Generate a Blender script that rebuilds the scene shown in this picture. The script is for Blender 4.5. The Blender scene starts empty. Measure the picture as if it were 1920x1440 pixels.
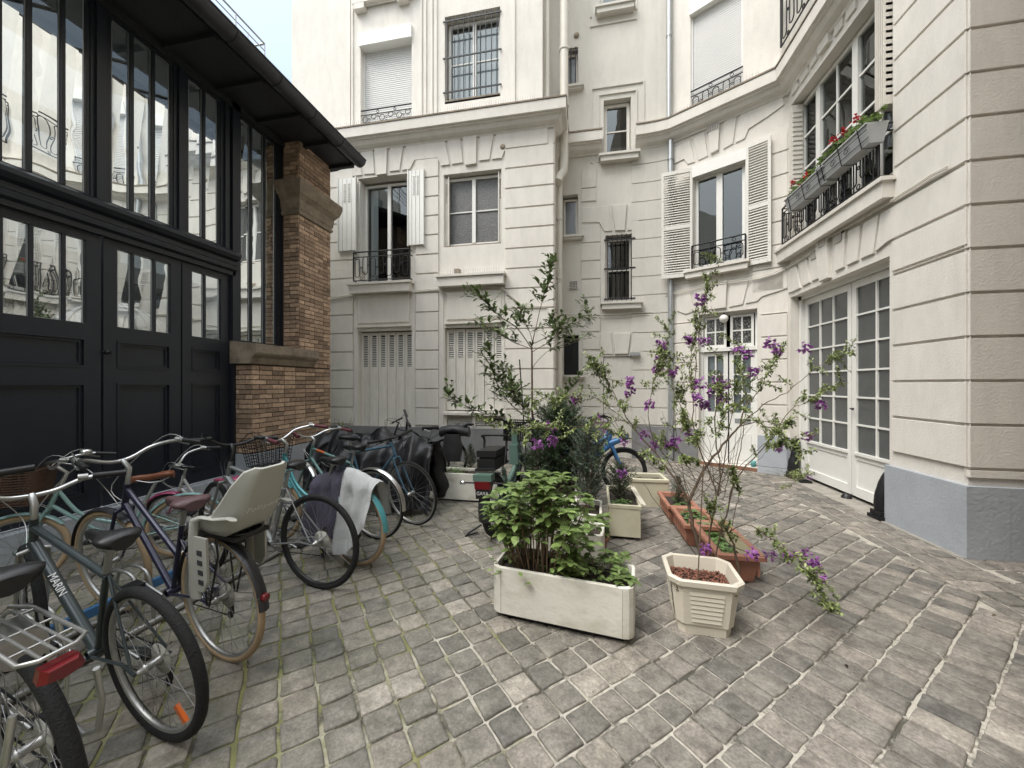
import bpy, math, random
from math import sin, cos, pi, radians, sqrt, atan2
from mathutils import Vector, Matrix, noise
random.seed(7)
sc = bpy.context.scene
COL = sc.collection
# ---------------------------------------------------------------- camera, sky, sun, exposure
FPX, CH = 700.0, 1.5
YAW = math.atan(135 / 700.0)
CY, SY = cos(YAW), sin(YAW)
cam = bpy.data.cameras.new('camera')
cam.sensor_width = 36; cam.lens = 36 * FPX / 1920; cam.clip_start = .05; cam.clip_end = 500
camo = bpy.data.objects.new('camera', cam); COL.objects.link(camo)
camo.location = (0, 0, CH); camo.rotation_euler = (pi / 2, 0, YAW)
sc.camera = camo
world = bpy.data.worlds.new('World'); sc.world = world; world.use_nodes = True
wn = world.node_tree; wn.nodes.clear()
SUN_EL, SUN_AZ = radians(58), radians(228)
sky = wn.nodes.new('ShaderNodeTexSky'); sky.sky_type = 'NISHITA'; sky.sun_disc = False
sky.sun_elevation = SUN_EL; sky.sun_rotation = SUN_AZ; sky.air_density = 1.4; sky.dust_density = 3
tc = wn.nodes.new('ShaderNodeTexCoord'); nz = wn.nodes.new('ShaderNodeTexNoise')
nz.inputs['Scale'].default_value = 2.2; nz.inputs['Detail'].default_value = 5
rmp = wn.nodes.new('ShaderNodeValToRGB')
rmp.color_ramp.elements[0].position = .25; rmp.color_ramp.elements[0].color = (.62, .62, .62, 1)
rmp.color_ramp.elements[1].position = .75; rmp.color_ramp.elements[1].color = (.97, .97, .97, 1)
mx = wn.nodes.new('ShaderNodeMixRGB'); mx.inputs[2].default_value = (12.2, 12.9, 13.4, 1)
bg = wn.nodes.new('ShaderNodeBackground'); bg.inputs['Strength'].default_value = .12
wo = wn.nodes.new('ShaderNodeOutputWorld')
L = wn.links.new
L(tc.outputs['Generated'], nz.inputs['Vector']); L(nz.outputs['Fac'], rmp.inputs[0]); 
gd = wn.nodes.new('ShaderNodeVectorMath'); gd.operation = 'DOT_PRODUCT'; gd.inputs[1].default_value = Vector((-.62, .55, .56)).normalized(); L(tc.outputs['Generated'], gd.inputs[0])
gm = wn.nodes.new('ShaderNodeMapRange'); gm.inputs['From Min'].default_value = .86; gm.inputs['From Max'].default_value = .985; gm.inputs['To Min'].default_value = 1; gm.inputs['To Max'].default_value = .17; L(gd.outputs['Value'], gm.inputs['Value'])
gx = wn.nodes.new('ShaderNodeMath'); gx.operation = 'MULTIPLY'; L(rmp.outputs[0], gx.inputs[0]); L(gm.outputs[0], gx.inputs[1])
L(gx.outputs[0], mx.inputs[0])
L(sky.outputs[0], mx.inputs[1])
# an overcast sky is about three times as bright overhead as at the horizon
sx = wn.nodes.new('ShaderNodeSeparateXYZ'); L(tc.outputs['Generated'], sx.inputs[0])
gr = wn.nodes.new('ShaderNodeMapRange'); gr.inputs['From Min'].default_value = 0; gr.inputs['From Max'].default_value = 1; gr.inputs['To Min'].default_value = .22; gr.inputs['To Max'].default_value = 1.3; L(sx.outputs['Z'], gr.inputs['Value'])
mg = wn.nodes.new('ShaderNodeMixRGB'); mg.blend_type = 'MULTIPLY'; mg.inputs[0].default_value = 1; L(mx.outputs[0], mg.inputs[1]); L(gr.outputs[0], mg.inputs[2])
L(mg.outputs[0], bg.inputs['Color']); L(bg.outputs[0], wo.inputs['Surface'])
sd = bpy.data.lights.new('sun', 'SUN'); sd.energy = 1.3; sd.angle = radians(30); sd.color = (1, .94, .86)
so = bpy.data.objects.new('sun', sd); COL.objects.link(so)
so.rotation_euler = (pi / 2 - SUN_EL, 0, pi - SUN_AZ)
sc.view_settings.view_transform = 'Standard'; sc.view_settings.look = 'None'
sc.view_settings.exposure = 1.2; sc.view_settings.gamma = 1
try:
    sc.cycles.max_bounces = 8; sc.cycles.transparent_max_bounces = 12; sc.cycles.use_denoising = True
    sc.cycles.caustics_reflective = False; sc.cycles.caustics_refractive = False
except Exception: pass

# ---------------------------------------------------------------- measuring helpers
def P(px, py, d):
    s = (px - 960) / FPX; u = (720 - py) / FPX
    return Vector((d * (s * CY - SY), d * (s * SY + CY), CH + u * d))
def G(px, py, z=0):
    return P(px, py, (CH - z) * FPX / (py - 720))
R = random.uniform

# ---------------------------------------------------------------- mesh builder
class MB:
    def __init__(s): s.v = []; s.f = []; s.r = []; s.sm = []; s.c = .5
    def add(s, vs, fs, smooth=False):
        b = len(s.v); s.v.extend([tuple(p) for p in vs])
        for f in fs: s.f.append([b + i for i in f]); s.r.append(s.c); s.sm.append(smooth)
    def quad(s, a, b, c, d): s.add([a, b, c, d], [(0, 1, 2, 3)])
    def box(s, p0, p1, M=None):
        x0, y0, z0 = p0; x1, y1, z1 = p1
        vs = [Vector(p) for p in ((x0,y0,z0),(x1,y0,z0),(x1,y1,z0),(x0,y1,z0),(x0,y0,z1),(x1,y0,z1),(x1,y1,z1),(x0,y1,z1))]
        if M: vs = [M @ p for p in vs]
        s.add(vs, [(0,3,2,1),(4,5,6,7),(0,1,5,4),(1,2,6,5),(2,3,7,6),(3,0,4,7)])
    def tube(s, pts, r, n=8, cap=True, closed=False):
        pts = [Vector(p) for p in pts]; m = len(pts)
        if m < 2: return
        rs = r if isinstance(r, (list, tuple)) else [r] * m
        tg = []
        for i in range(m):
            a = pts[i - 1] if (i or closed) else pts[i]
            b = pts[(i + 1) % m] if (i < m - 1 or closed) else pts[i]
            t = b - a
            tg.append(t.normalized() if t.length > 1e-9 else Vector((0, 0, 1)))
        up = Vector((0, 0, 1)) if abs(tg[0].z) < .9 else Vector((1, 0, 0))
        nn = tg[0].cross(up).normalized()
        vs = []
        for i in range(m):
            nn = (nn - tg[i] * nn.dot(tg[i]))
            nn = nn.normalized() if nn.length > 1e-6 else tg[i].orthogonal().normalized()
            bb = tg[i].cross(nn)
            for k in range(n):
                a = 2 * pi * k / n
                vs.append(pts[i] + (nn * cos(a) + bb * sin(a)) * rs[i])
        fs = []
        for i in range(m if closed else m - 1):
            j = (i + 1) % m
            for k in range(n):
                q = (k + 1) % n
                fs.append((i * n + k, i * n + q, j * n + q, j * n + k))
        s.add(vs, fs, True)
        if cap and not closed:
            s.add([vs[k] for k in range(n)], [tuple(range(n))[::-1]])
            s.add([vs[(m - 1) * n + k] for k in range(n)], [tuple(range(n))])
    def lathe(s, prof, c=(0, 0, 0), n=24, axis='z', M=None):
        vs = []
        for r, h in prof:
            for k in range(n):
                a = 2 * pi * k / n
                p = Vector((r * cos(a), r * sin(a), h))
                if axis == 'y': p = Vector((r * cos(a), h, r * sin(a)))
                if M: p = M @ p
                vs.append(Vector(c) + p)
        fs = []
        for i in range(len(prof) - 1):
            for k in range(n):
                q = (k + 1) % n
                fs.append((i * n + k, i * n + q, (i + 1) * n + q, (i + 1) * n + k))
        s.add(vs, fs, True)
    def grid(s, rows, smooth=True, closed=False):
        m = len(rows); n = len(rows[0]); vs = [p for r in rows for p in r]; fs = []
        for i in range(m - 1):
            for k in range(n if closed else n - 1):
                q = (k + 1) % n
                fs.append((i * n + k, i * n + q, (i + 1) * n + q, (i + 1) * n + k))
        s.add(vs, fs, smooth)
    def prism(s, poly, off, inset=0, side=None):
        # poly: list of Vector, off: Vector extrusion; top ring optionally inset (a small bevel)
        n = len(poly); c = sum(poly, Vector()) / n
        a = [p.copy() for p in poly]; b = [p + off * (.8 if inset else 1) for p in poly]
        vs = a + b; fs = [(i, (i + 1) % n, n + (i + 1) % n, n + i) for i in range(n)]
        if inset:
            vs += [p + off + (c - p).normalized() * inset * 1.3 for p in poly]
            fs += [(n + i, n + (i + 1) % n, 2 * n + (i + 1) % n, 2 * n + i) for i in range(n)]
            fs.append(tuple(range(2 * n, 3 * n)))
        else: fs.append(tuple(range(n, 2 * n)))
        fs.append(tuple(range(n))[::-1])
        s.add(vs, fs)
        if side is not None:
            k = len(fs)
            for i in range(n): s.r[len(s.r) - k + i] = side

ROOTS = {}
def thing(name, label, cat, loc=(0, 0, 0), rot=(0, 0, 0), group=None, world_verts=True, kind=None):
    o = bpy.data.objects.new(name, None); COL.objects.link(o); o.empty_display_size = .1
    o.location = loc; o.rotation_euler = rot
    o['label'] = label; o['category'] = cat
    if group: o['group'] = group
    if kind: o['kind'] = kind
    ROOTS[o.name] = (Vector(loc), world_verts)
    return o
def root_of(o):
    while o.parent: o = o.parent
    return o
def obj(name, mb, mat, parent=None, label=None, loc=None):
    """links a builder as one mesh object; things built in world coordinates are shifted to their thing's base"""
    off = Vector((0, 0, 0))
    if parent:
        rl, wv = ROOTS.get(root_of(parent).name, (Vector(), True))
        if wv: off = rl
    elif loc is not None: off = Vector(loc)
    me = bpy.data.meshes.new(name)
    vs = [(v[0] - off.x, v[1] - off.y, v[2] - off.z) for v in mb.v]
    me.from_pydata(vs, [], mb.f)
    me.polygons.foreach_set('use_smooth', mb.sm)
    at = me.attributes.new('rnd', 'FLOAT', 'FACE'); at.data.foreach_set('value', mb.r)
    me.update()
    o = bpy.data.objects.new(name, me); COL.objects.link(o)
    if isinstance(mat, (list, tuple)):
        for m in mat: me.materials.append(m)
    else: me.materials.append(mat)
    if parent: o.parent = parent
    if loc is not None and not parent:
        o.location = loc
        ROOTS[o.name] = (Vector(loc), True)
    if label: o['label'] = label
    return o
def tag(o, label, cat, group=None, kind=None):
    o['label'] = label; o['category'] = cat
    if group: o['group'] = group
    if kind: o['kind'] = kind
    return o

# ---------------------------------------------------------------- materials
def mat(name, col, rough=.6, metal=0, var=0, vs=4, bump=0, bs=40, rnd=0, col2=None, spec=None, stretch=None, thr=None, sub=0, coat=0):
    m = bpy.data.materials.new(name); m.use_nodes = True; t = m.node_tree; b = t.nodes['Principled BSDF']; l = t.links.new
    b.inputs['Roughness'].default_value = rough; b.inputs['Metallic'].default_value = metal
    b.inputs['Base Color'].default_value = (*col, 1)
    if spec is not None: b.inputs['Specular IOR Level'].default_value = spec
    if coat: b.inputs['Coat Weight'].default_value = coat
    src = None
    tcn = t.nodes.new('ShaderNodeTexCoord'); vec = tcn.outputs['Object']
    if stretch:
        mp = t.nodes.new('ShaderNodeMapping'); mp.inputs['Scale'].default_value = stretch; l(vec, mp.inputs['Vector']); vv = mp.outputs[0]
    else: vv = vec
    if var or col2:
        n = t.nodes.new('ShaderNodeTexNoise'); n.inputs['Scale'].default_value = vs; n.inputs['Detail'].default_value = 6; n.inputs['Roughness'].default_value = .65
        l(vv, n.inputs['Vector'])
        rp = t.nodes.new('ShaderNodeValToRGB'); lo, hi = thr or (.3, .7)
        rp.color_ramp.elements[0].position = lo; rp.color_ramp.elements[1].position = hi
        c2 = col2 or tuple(min(1, c * (1 + var)) for c in col); c1 = col if col2 else tuple(c * (1 - var) for c in col)
        rp.color_ramp.elements[0].color = (*c1, 1); rp.color_ramp.elements[1].color = (*c2, 1)
        l(n.outputs['Fac'], rp.inputs[0]); src = rp.outputs[0]
    if rnd:
        a = t.nodes.new('ShaderNodeAttribute'); a.attribute_name = 'rnd'
        mr = t.nodes.new('ShaderNodeMapRange'); mr.inputs['To Min'].default_value = 1 - rnd; mr.inputs['To Max'].default_value = 1 + rnd
        l(a.outputs['Fac'], mr.inputs['Value'])
        mm = t.nodes.new('ShaderNodeMixRGB'); mm.blend_type = 'MULTIPLY'; mm.inputs[0].default_value = 1
        if src: l(src, mm.inputs[1])
        else: mm.inputs[1].default_value = (*col, 1)
        l(mr.outputs[0], mm.inputs[2]); src = mm.outputs[0]
    if src: l(src, b.inputs['Base Color'])
    if bump:
        n2 = t.nodes.new('ShaderNodeTexNoise'); n2.inputs['Scale'].default_value = bs; n2.inputs['Detail'].default_value = 4
        l(vec, n2.inputs['Vector'])
        bp = t.nodes.new('ShaderNodeBump'); bp.inputs['Strength'].default_value = bump; bp.inputs['Distance'].default_value = .01
        l(n2.outputs['Fac'], bp.inputs['Height']); l(bp.outputs[0], b.inputs['Normal'])
    if sub: b.inputs['Subsurface Weight'].default_value = sub
    return m
def glassmat(name, refl, tint=(.75, .8, .8), rough=0.0, wav=0.0):
    m = bpy.data.materials.new(name); m.use_nodes = True; t = m.node_tree; t.nodes.clear(); l = t.links.new
    o = t.nodes.new('ShaderNodeOutputMaterial'); mx = t.nodes.new('ShaderNodeMixShader')
    tr = t.nodes.new('ShaderNodeBsdfTransparent'); tr.inputs[0].default_value = (*tint, 1)
    g = t.nodes.new('ShaderNodeBsdfGlossy'); g.inputs['Roughness'].default_value = rough; g.inputs[0].default_value = (.93, .97, .97, 1)
    lw = t.nodes.new('ShaderNodeLayerWeight'); lw.inputs['Blend'].default_value = .35
    mr = t.nodes.new('ShaderNodeMapRange'); mr.inputs['To Min'].default_value = refl; mr.inputs['To Max'].default_value = min(1, refl + .3)
    l(lw.outputs['Fresnel'], mr.inputs['Value']); l(mr.outputs[0], mx.inputs[0]); l(tr.outputs[0], mx.inputs[1]); l(g.outputs[0], mx.inputs[2])
    if wav:
        tcn = t.nodes.new('ShaderNodeTexCoord'); n = t.nodes.new('ShaderNodeTexNoise'); n.inputs['Scale'].default_value = 2.5; n.inputs['Detail'].default_value = 1
        bp = t.nodes.new('ShaderNodeBump'); bp.inputs['Strength'].default_value = wav; bp.inputs['Distance'].default_value = .02
        l(tcn.outputs['Object'], n.inputs['Vector']); l(n.outputs['Fac'], bp.inputs['Height']); l(bp.outputs[0], g.inputs['Normal'])
    l(mx.outputs[0], o.inputs[0])
    return m
def plaster(name, col, dirt, amt=.35):
    m = mat(name, col, .85, var=.05, vs=1.3, bump=.35, bs=55); t = m.node_tree; l = t.links.new; b = t.nodes['Principled BSDF']
    src = b.inputs['Base Color'].links[0].from_socket
    g = t.nodes.new('ShaderNodeNewGeometry'); mp = t.nodes.new('ShaderNodeMapping'); mp.inputs['Scale'].default_value = (4, 4, 1.1); l(g.outputs['Position'], mp.inputs['Vector'])
    n = t.nodes.new('ShaderNodeTexNoise'); n.inputs['Scale'].default_value = 1.6; n.inputs['Detail'].default_value = 8; n.inputs['Roughness'].default_value = .7
    l(mp.outputs[0], n.inputs['Vector'])
    rp = t.nodes.new('ShaderNodeValToRGB'); rp.color_ramp.elements[0].position = .42; rp.color_ramp.elements[0].color = (0, 0, 0, 1)
    rp.color_ramp.elements[1].position = .8; rp.color_ramp.elements[1].color = (amt, amt, amt, 1); l(n.outputs['Fac'], rp.inputs[0])
    mm = t.nodes.new('ShaderNodeMixRGB'); l(rp.outputs[0], mm.inputs[0]); l(src, mm.inputs[1]); mm.inputs[2].default_value = (*dirt, 1)
    # fine chips in the render coat
    n3 = t.nodes.new('ShaderNodeTexNoise'); n3.inputs['Scale'].default_value = 38; n3.inputs['Detail'].default_value = 3
    l(g.outputs['Position'], n3.inputs['Vector'])
    r3 = t.nodes.new('ShaderNodeValToRGB'); r3.color_ramp.elements[0].position = .70; r3.color_ramp.elements[1].position = .74
    r3.color_ramp.elements[1].color = (.35, .35, .35, 1); r3.color_ramp.elements[0].color = (0, 0, 0, 1); l(n3.outputs['Fac'], r3.inputs[0])
    m2 = t.nodes.new('ShaderNodeMixRGB'); l(r3.outputs[0], m2.inputs[0]); l(mm.outputs[0], m2.inputs[1]); m2.inputs[2].default_value = (*dirt, 1)
    l(m2.outputs[0], b.inputs['Base Color'])
    return m
M = {}
M['plaster'] = plaster('cream_render', (.70, .667, .612), (.40, .375, .33), .34)
M['plaster_a'] = plaster('yellowed_render', (.62, .595, .54), (.40, .37, .32), .30)
M['plinth'] = mat('grey_plinth_paint', (.36, .385, .42), .75, var=.10, vs=3, bump=.5, bs=35)
M['plinth_c'] = mat('dull_grey_plinth_paint', (.20, .20, .205), .8, var=.15, vs=3, bump=.5, bs=35)
M['whitewood'] = mat('white_gloss_paint', (.74, .735, .70), .45, var=.03, vs=8)
M['oldwhite'] = mat('weathered_white_paint', (.71, .68, .62), .6, var=.10, vs=14, stretch=(1, 1, .25), bump=.2, bs=60)
M['peeling'] = mat('peeling_white_paint', (.70, .68, .63), .7, col2=(.34, .29, .23), vs=26, thr=(.60, .70), stretch=(1, 1, .5), bump=.3, bs=60)
M['shutter_grey'] = mat('roller_shutter_slats', (.66, .66, .645), .5, var=.02)
M['iron'] = mat('black_wrought_iron', (.012, .012, .014), .5, metal=.3)
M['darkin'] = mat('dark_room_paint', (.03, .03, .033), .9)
M['zinc'] = mat('zinc_pipe', (.42, .44, .45), .4, metal=.6, var=.1, vs=9)
M['pipe'] = mat('cream_painted_pipe', (.63, .60, .53), .55, var=.05, vs=7)
M['navy'] = mat('blue_black_joinery_paint', (.013, .0165, .024), .40, var=.1, vs=5)
M['roof'] = mat('dark_roof_boards', (.016, .017, .021), .6, bump=.3, bs=20)
M['gutter'] = mat('aged_zinc_gutter', (.045, .047, .055), .45, metal=.4, var=.25, vs=6)
M['brick'] = mat('yellow_brown_brick', (.50, .36, .25), .85, col2=(.28, .185, .13), vs=22, rnd=.42, bump=.8, bs=45, thr=(.35, .75))
M['mortar'] = mat('old_mortar', (.10, .075, .055), .95, var=.2, vs=20, bump=.5, bs=60)
M['stone'] = mat('soot_stained_stone', (.32, .265, .20), .9, col2=(.13, .105, .08), vs=6, bump=.6, bs=30, thr=(.35, .8))
M['curtain'] = mat('white_net_curtain', (.7, .72, .74), .9)
M['frost'] = mat('frosted_grey_glass', (.075, .08, .082), .2, var=.10, vs=5, bump=.15, bs=120, spec=.8)
M['bubble'] = mat('bubbled_glass', (.10, .10, .097), .22, var=.3, vs=30, bump=.9, bs=70)
M['lace'] = mat('lace_curtained_glass', (.05, .05, .05), .15, col2=(.28, .27, .25), vs=45, thr=(.5, .6))
M['win'] = glassmat('window_glass', .10, (.62, .66, .66), 0, .08)
M['doorglass'] = glassmat('studio_door_glass', .5, (.9, .95, .94), 0, .10)
M['atelier'] = glassmat('old_reflective_glass', .88, (.85, .92, .9), 0, .10)
M['soil'] = mat('potting_soil', (.035, .026, .02), 1, var=.5, vs=60, bump=1, bs=50)
M['bark_chip'] = mat('red_brown_clay_pebbles', (.17, .07, .045), .9, rnd=.6)
M['black'] = mat('black_plastic', (.010, .010, .011), .45, bump=.1, bs=80)
M['rubber'] = mat('tyre_rubber', (.006, .006, .0065), .85, bump=.6, bs=120)
M['tan'] = mat('tan_tyre_rubber', (.36, .26, .16), .8, var=.1, bump=.3, bs=100)
M['chrome'] = mat('polished_aluminium', (.62, .62, .62), .28, metal=1)
M['alu'] = mat('dull_aluminium', (.42, .42, .41), .42, metal=.85, var=.1, vs=30)
M['spoke'] = mat('steel_spokes', (.30, .30, .31), .4, metal=.7)
M['redlens'] = mat('red_reflector_plastic', (.13, .006, .009), .3, coat=.2)
M['orange'] = mat('orange_reflector_plastic', (.65, .13, .02), .3, coat=.5)
M['label_white'] = mat('white_lettering', (.68, .68, .66), .5)

# ---------------------------------------------------------------- walls
class Wall:
    def __init__(s, p0, p1):
        s.o = Vector((p0[0], p0[1], 0)); d = Vector((p1[0] - p0[0], p1[1] - p0[1], 0)); s.len = d.length
        s.u = d.normalized(); s.n = Vector((s.u.y, -s.u.x, 0))
    def pt(s, u, z, n=0): return s.o + s.u * u + s.n * n + Vector((0, 0, z))
    def off(s, n):
        w = Wall((0, 0), (1, 0)); w.o = s.o + s.n * n; w.u = s.u; w.n = s.n; w.len = s.len; return w
    def px(s, x, y=720):
        r = P(x, y, 1) - Vector((0, 0, CH))
        # (o - C) . n = t * r . n
        t = s.o.dot(s.n) / r.dot(s.n)
        p = r * t
        return ((p - s.o).dot(s.u), CH + p.z)
    def U(s, x): return s.px(x)[0]
    def Z(s, x, y): return s.px(x, y)[1]
    def box(s, mb, u0, u1, z0, z1, n0, n1):
        vs = [s.pt(u, z, n) for n in (n1, n0) for (u, z) in ((u0, z0), (u1, z0), (u1, z1), (u0, z1))]
        mb.add(vs, [(0, 1, 2, 3), (5, 4, 7, 6), (4, 0, 3, 7), (1, 5, 6, 2), (3, 2, 6, 7), (4, 5, 1, 0)])
    def base(s, mb, u0, u1, z0, z1, ops=(), back=.0):
        us = sorted({u0, u1, *[o[0] for o in ops], *[o[1] for o in ops]}); us = [u for u in us if u0 - 1e-6 <= u <= u1 + 1e-6]
        zs = sorted({z0, z1, *[o[2] for o in ops], *[o[3] for o in ops]}); zs = [z for z in zs if z0 - 1e-6 <= z <= z1 + 1e-6]
        for i in range(len(us) - 1):
            for k in range(len(zs) - 1):
                cu = (us[i] + us[i + 1]) / 2; cz = (zs[k] + zs[k + 1]) / 2
                if any(o[0] < cu < o[1] and o[2] < cz < o[3] for o in ops): continue
                mb.quad(s.pt(us[i], zs[k]), s.pt(us[i + 1], zs[k]), s.pt(us[i + 1], zs[k + 1]), s.pt(us[i], zs[k + 1]))
        for o in ops:
            a, b, c, d, dep = o
            mb.quad(s.pt(a, c, -dep), s.pt(a, c), s.pt(a, d), s.pt(a, d, -dep))
            mb.quad(s.pt(b, c), s.pt(b, c, -dep), s.pt(b, d, -dep), s.pt(b, d))
            mb.quad(s.pt(a, d), s.pt(b, d), s.pt(b, d, -dep), s.pt(a, d, -dep))
            mb.quad(s.pt(a, c, -dep), s.pt(b, c, -dep), s.pt(b, c), s.pt(a, c))
    def slab(s, mb, poly, t=.028, n0=0, gap=.0135, inset=.005):
        c0 = sum(p[0] for p in poly) / len(poly); c1 = sum(p[1] for p in poly) / len(poly)
        # shrink every edge by the gap: move vertices towards the centre along both axes
        q = []
        m = len(poly)
        for i in range(m):
            a = Vector(poly[i - 1]); b = Vector(poly[i]); c = Vector(poly[(i + 1) % m])
            e1 = (b - a).normalized(); e2 = (c - b).normalized()
            n1 = Vector((-e1.y, e1.x)); n2 = Vector((-e2.y, e2.x))
            k = 1 + n1.dot(n2)
            mvec = (n1 + n2) / max(k, .3)
            sgn = 1 if area(poly) > 0 else -1
            q.append(b + mvec * gap * sgn)
        pl = [Vector(p) for p in poly]
        if area(poly) < 0: q = q[::-1]; pl = pl[::-1]
        mb.c = R(.30, .70); mb.prism([s.pt(p.x, p.y, n0) for p in q], s.n * t, inset, side=0)
        # the dirty bed of the joint round the block
        n = len(q); mb.c = 0; mb.add([s.pt(p.x, p.y, n0 + .002) for p in q] + [s.pt(p.x, p.y, n0 + .002) for p in pl], [(n + i, n + (i + 1) % n, (i + 1) % n, i) for i in range(n)]); mb.c = .5
    def slabpx(s, mb, pts, **k): s.slab(mb, [s.px(*p) for p in pts], **k)
    def rows(s, mb, u0, u1, zs, z0=None, z1=None, **k):
        for a, b in zip(zs[:-1], zs[1:]):
            if z0 is not None and b <= z0 + .02: continue
            if z1 is not None and a >= z1 - .02: continue
            aa = max(a, z0) if z0 is not None else a; bb = min(b, z1) if z1 is not None else b
            s.slab(mb, [(u0, aa), (u1, aa), (u1, bb), (u0, bb)], **k)
def area(p): return sum(p[i - 1][0] * p[i][1] - p[i][0] * p[i - 1][1] for i in range(len(p))) / 2

def window(w, u0, u1, z0, z1, dep, parent, cols=(1, 1), rows=1, fw=.05, mun=.022, glass=None, frame=None, curtain=None, stile=.07, name='window', label=None, room=True, th=.05, fix_low=None):
    """frame with len(cols) leaves, each cols[i] panes wide and rows high"""
    fr = MB(); n1 = -dep + th; n0 = -dep
    w.box(fr, u0, u0 + fw, z0, z1, n0, n1); w.box(fr, u1 - fw, u1, z0, z1, n0, n1)
    w.box(fr, u0 + fw, u1 - fw, z0, z0 + fw * 1.3, n0, n1); w.box(fr, u0 + fw, u1 - fw, z1 - fw, z1, n0, n1)
    L0, L1 = u0 + fw, u1 - fw; tot = sum(cols); nl = len(cols)
    wid = (L1 - L0 - stile * (nl - 1)); c = L0; zz0, zz1 = z0 + fw * 1.3, z1 - fw
    for i, k in enumerate(cols):
        e = c + wid * k / tot
        for j in range(1, k):
            x = c + (e - c) * j / k
            w.box(fr, x - mun / 2, x + mun / 2, zz0, zz1, n0 + .012, n1 - .012)
        for j in range(1, rows):
            z = zz0 + (zz1 - zz0) * j / rows
            w.box(fr, c, e, z - mun / 2, z + mun / 2, n0 + .014, n1 - .010)
        if i < nl - 1: w.box(fr, e, e + stile, zz0, zz1, n0 + .004, n1 + .012)
        c = e + stile
    fo = obj(name, fr, frame or M['whitewood'], parent, label)
    g = MB(); g.quad(w.pt(L0, zz0, n0 + .02), w.pt(L1, zz0, n0 + .02), w.pt(L1, zz1, n0 + .02), w.pt(L0, zz1, n0 + .02))
    obj('pane', g, glass or M['win'], fo)
    if curtain:
        cu = MB(); rws = []
        for zz in (zz0, zz1):
            rws.append([w.pt(L0 + (L1 - L0) * i / 60, zz, n0 - .06 + .018 * sin(i * 1.3 + sin(i * .7))) for i in range(61)])
        cu.grid(rws); obj('curtain', cu, curtain, fo)
    return fo

def railing(w, u0, u1, z0, z1, n, parent, rings=True, step=.17, ret=True, r=.009, dense=False):
    mb = MB()
    def T(pts, rr=r): mb.tube([w.pt(*p) for p in pts], rr, 6)
    T([(u0, z1, n), (u1, z1, n)], r * 1.5); T([(u0, z0, n), (u1, z0, n)], r * 1.2)
    zt = z1 - (.10 if not dense else .08); T([(u0, zt, n), (u1, zt, n)])
    if ret:
        for u in (u0, u1):
            T([(u, z0, n), (u, z1, n)], r * 1.4)
            for z in (z0, z1, zt): T([(u, z, n), (u, z, 0)])
    k = max(2, int((u1 - u0) / step)); st = (u1 - u0) / k
    for i in range(k):
        c = u0 + st * (i + .5); hw = st * .30; lo = z0 + .07; hi = zt - .03; hh = hw
        if i % 2: lo, hi = z0 + .12, zt
        pts = [(c + hw * cos(a), hi - hh + hh * sin(a), n) for a in [pi * j / 8 for j in range(9)]]
        pts += [(c - hw * cos(a), lo + hh - hh * sin(a), n) for a in [pi * j / 8 for j in range(9)]]
        mb.tube([w.pt(*p) for p in pts], r * .85, 5, closed=True)
        if rings and i < k - 1:
            cc = c + st / 2; rr = .028; zz = zt + .05 if i % 2 else z0 + .045
            mb.tube([w.pt(cc + rr * cos(a), zz + rr * sin(a), n) for a in [2 * pi * j / 10 for j in range(10)]], r * .7, 5, closed=True)
            cz = (lo + hi) / 2
            mb.tube([w.pt(cc + .02 * cos(a), cz + .02 * sin(a), n) for a in [2 * pi * j / 8 for j in range(8)]], r * .7, 5, closed=True)
        if dense: T([(c, z0, n), (c, zt, n)], r * .8)
    return obj('railing', mb, M['iron'], parent)

def sill(w, u0, u1, z0, z1, n1, parent, m=None):
    mb = MB(); w.box(mb, u0 + .03, u1 - .03, z0, z1 - .045, 0, n1 - .03); w.box(mb, u0, u1, z1 - .045, z1, 0, n1)
    return obj('sill', mb, m or M['plaster'], parent)
def spikes(w, u0, u1, z, n, parent, h=.10):
    mb = MB(); u = u0
    while u < u1:
        for k in (-.4, 0, .4): mb.tube([w.pt(u, z, n), w.pt(u + R(-.01, .01) + k * .03, z + h, n + k * .05)], .0012, 3, cap=False)
        u += .045
    return obj('bird_spikes', mb, M['spoke'], parent)
def vent(w, x, y, s, parent, n=.03, sh=None):
    u, z = w.px(x, y); h = sh or s; mb = MB(); w.box(mb, u - s / 2, u + s / 2, z - h / 2, z + h / 2, 0, n)
    o = obj('vent', mb, M['darkin'], parent); m2 = MB(); k = 5
    for i in range(k + 1):
        a = u - s / 2 + s * i / k; w.box(m2, a - .004, a + .004, z - h / 2, z + h / 2, n, n + .006)
        b = z - h / 2 + h * i / k; w.box(m2, u - s / 2, u + s / 2, b - .004, b + .004, n + .001, n + .007)
    obj('grille', m2, M['plaster'], o); return o
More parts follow.
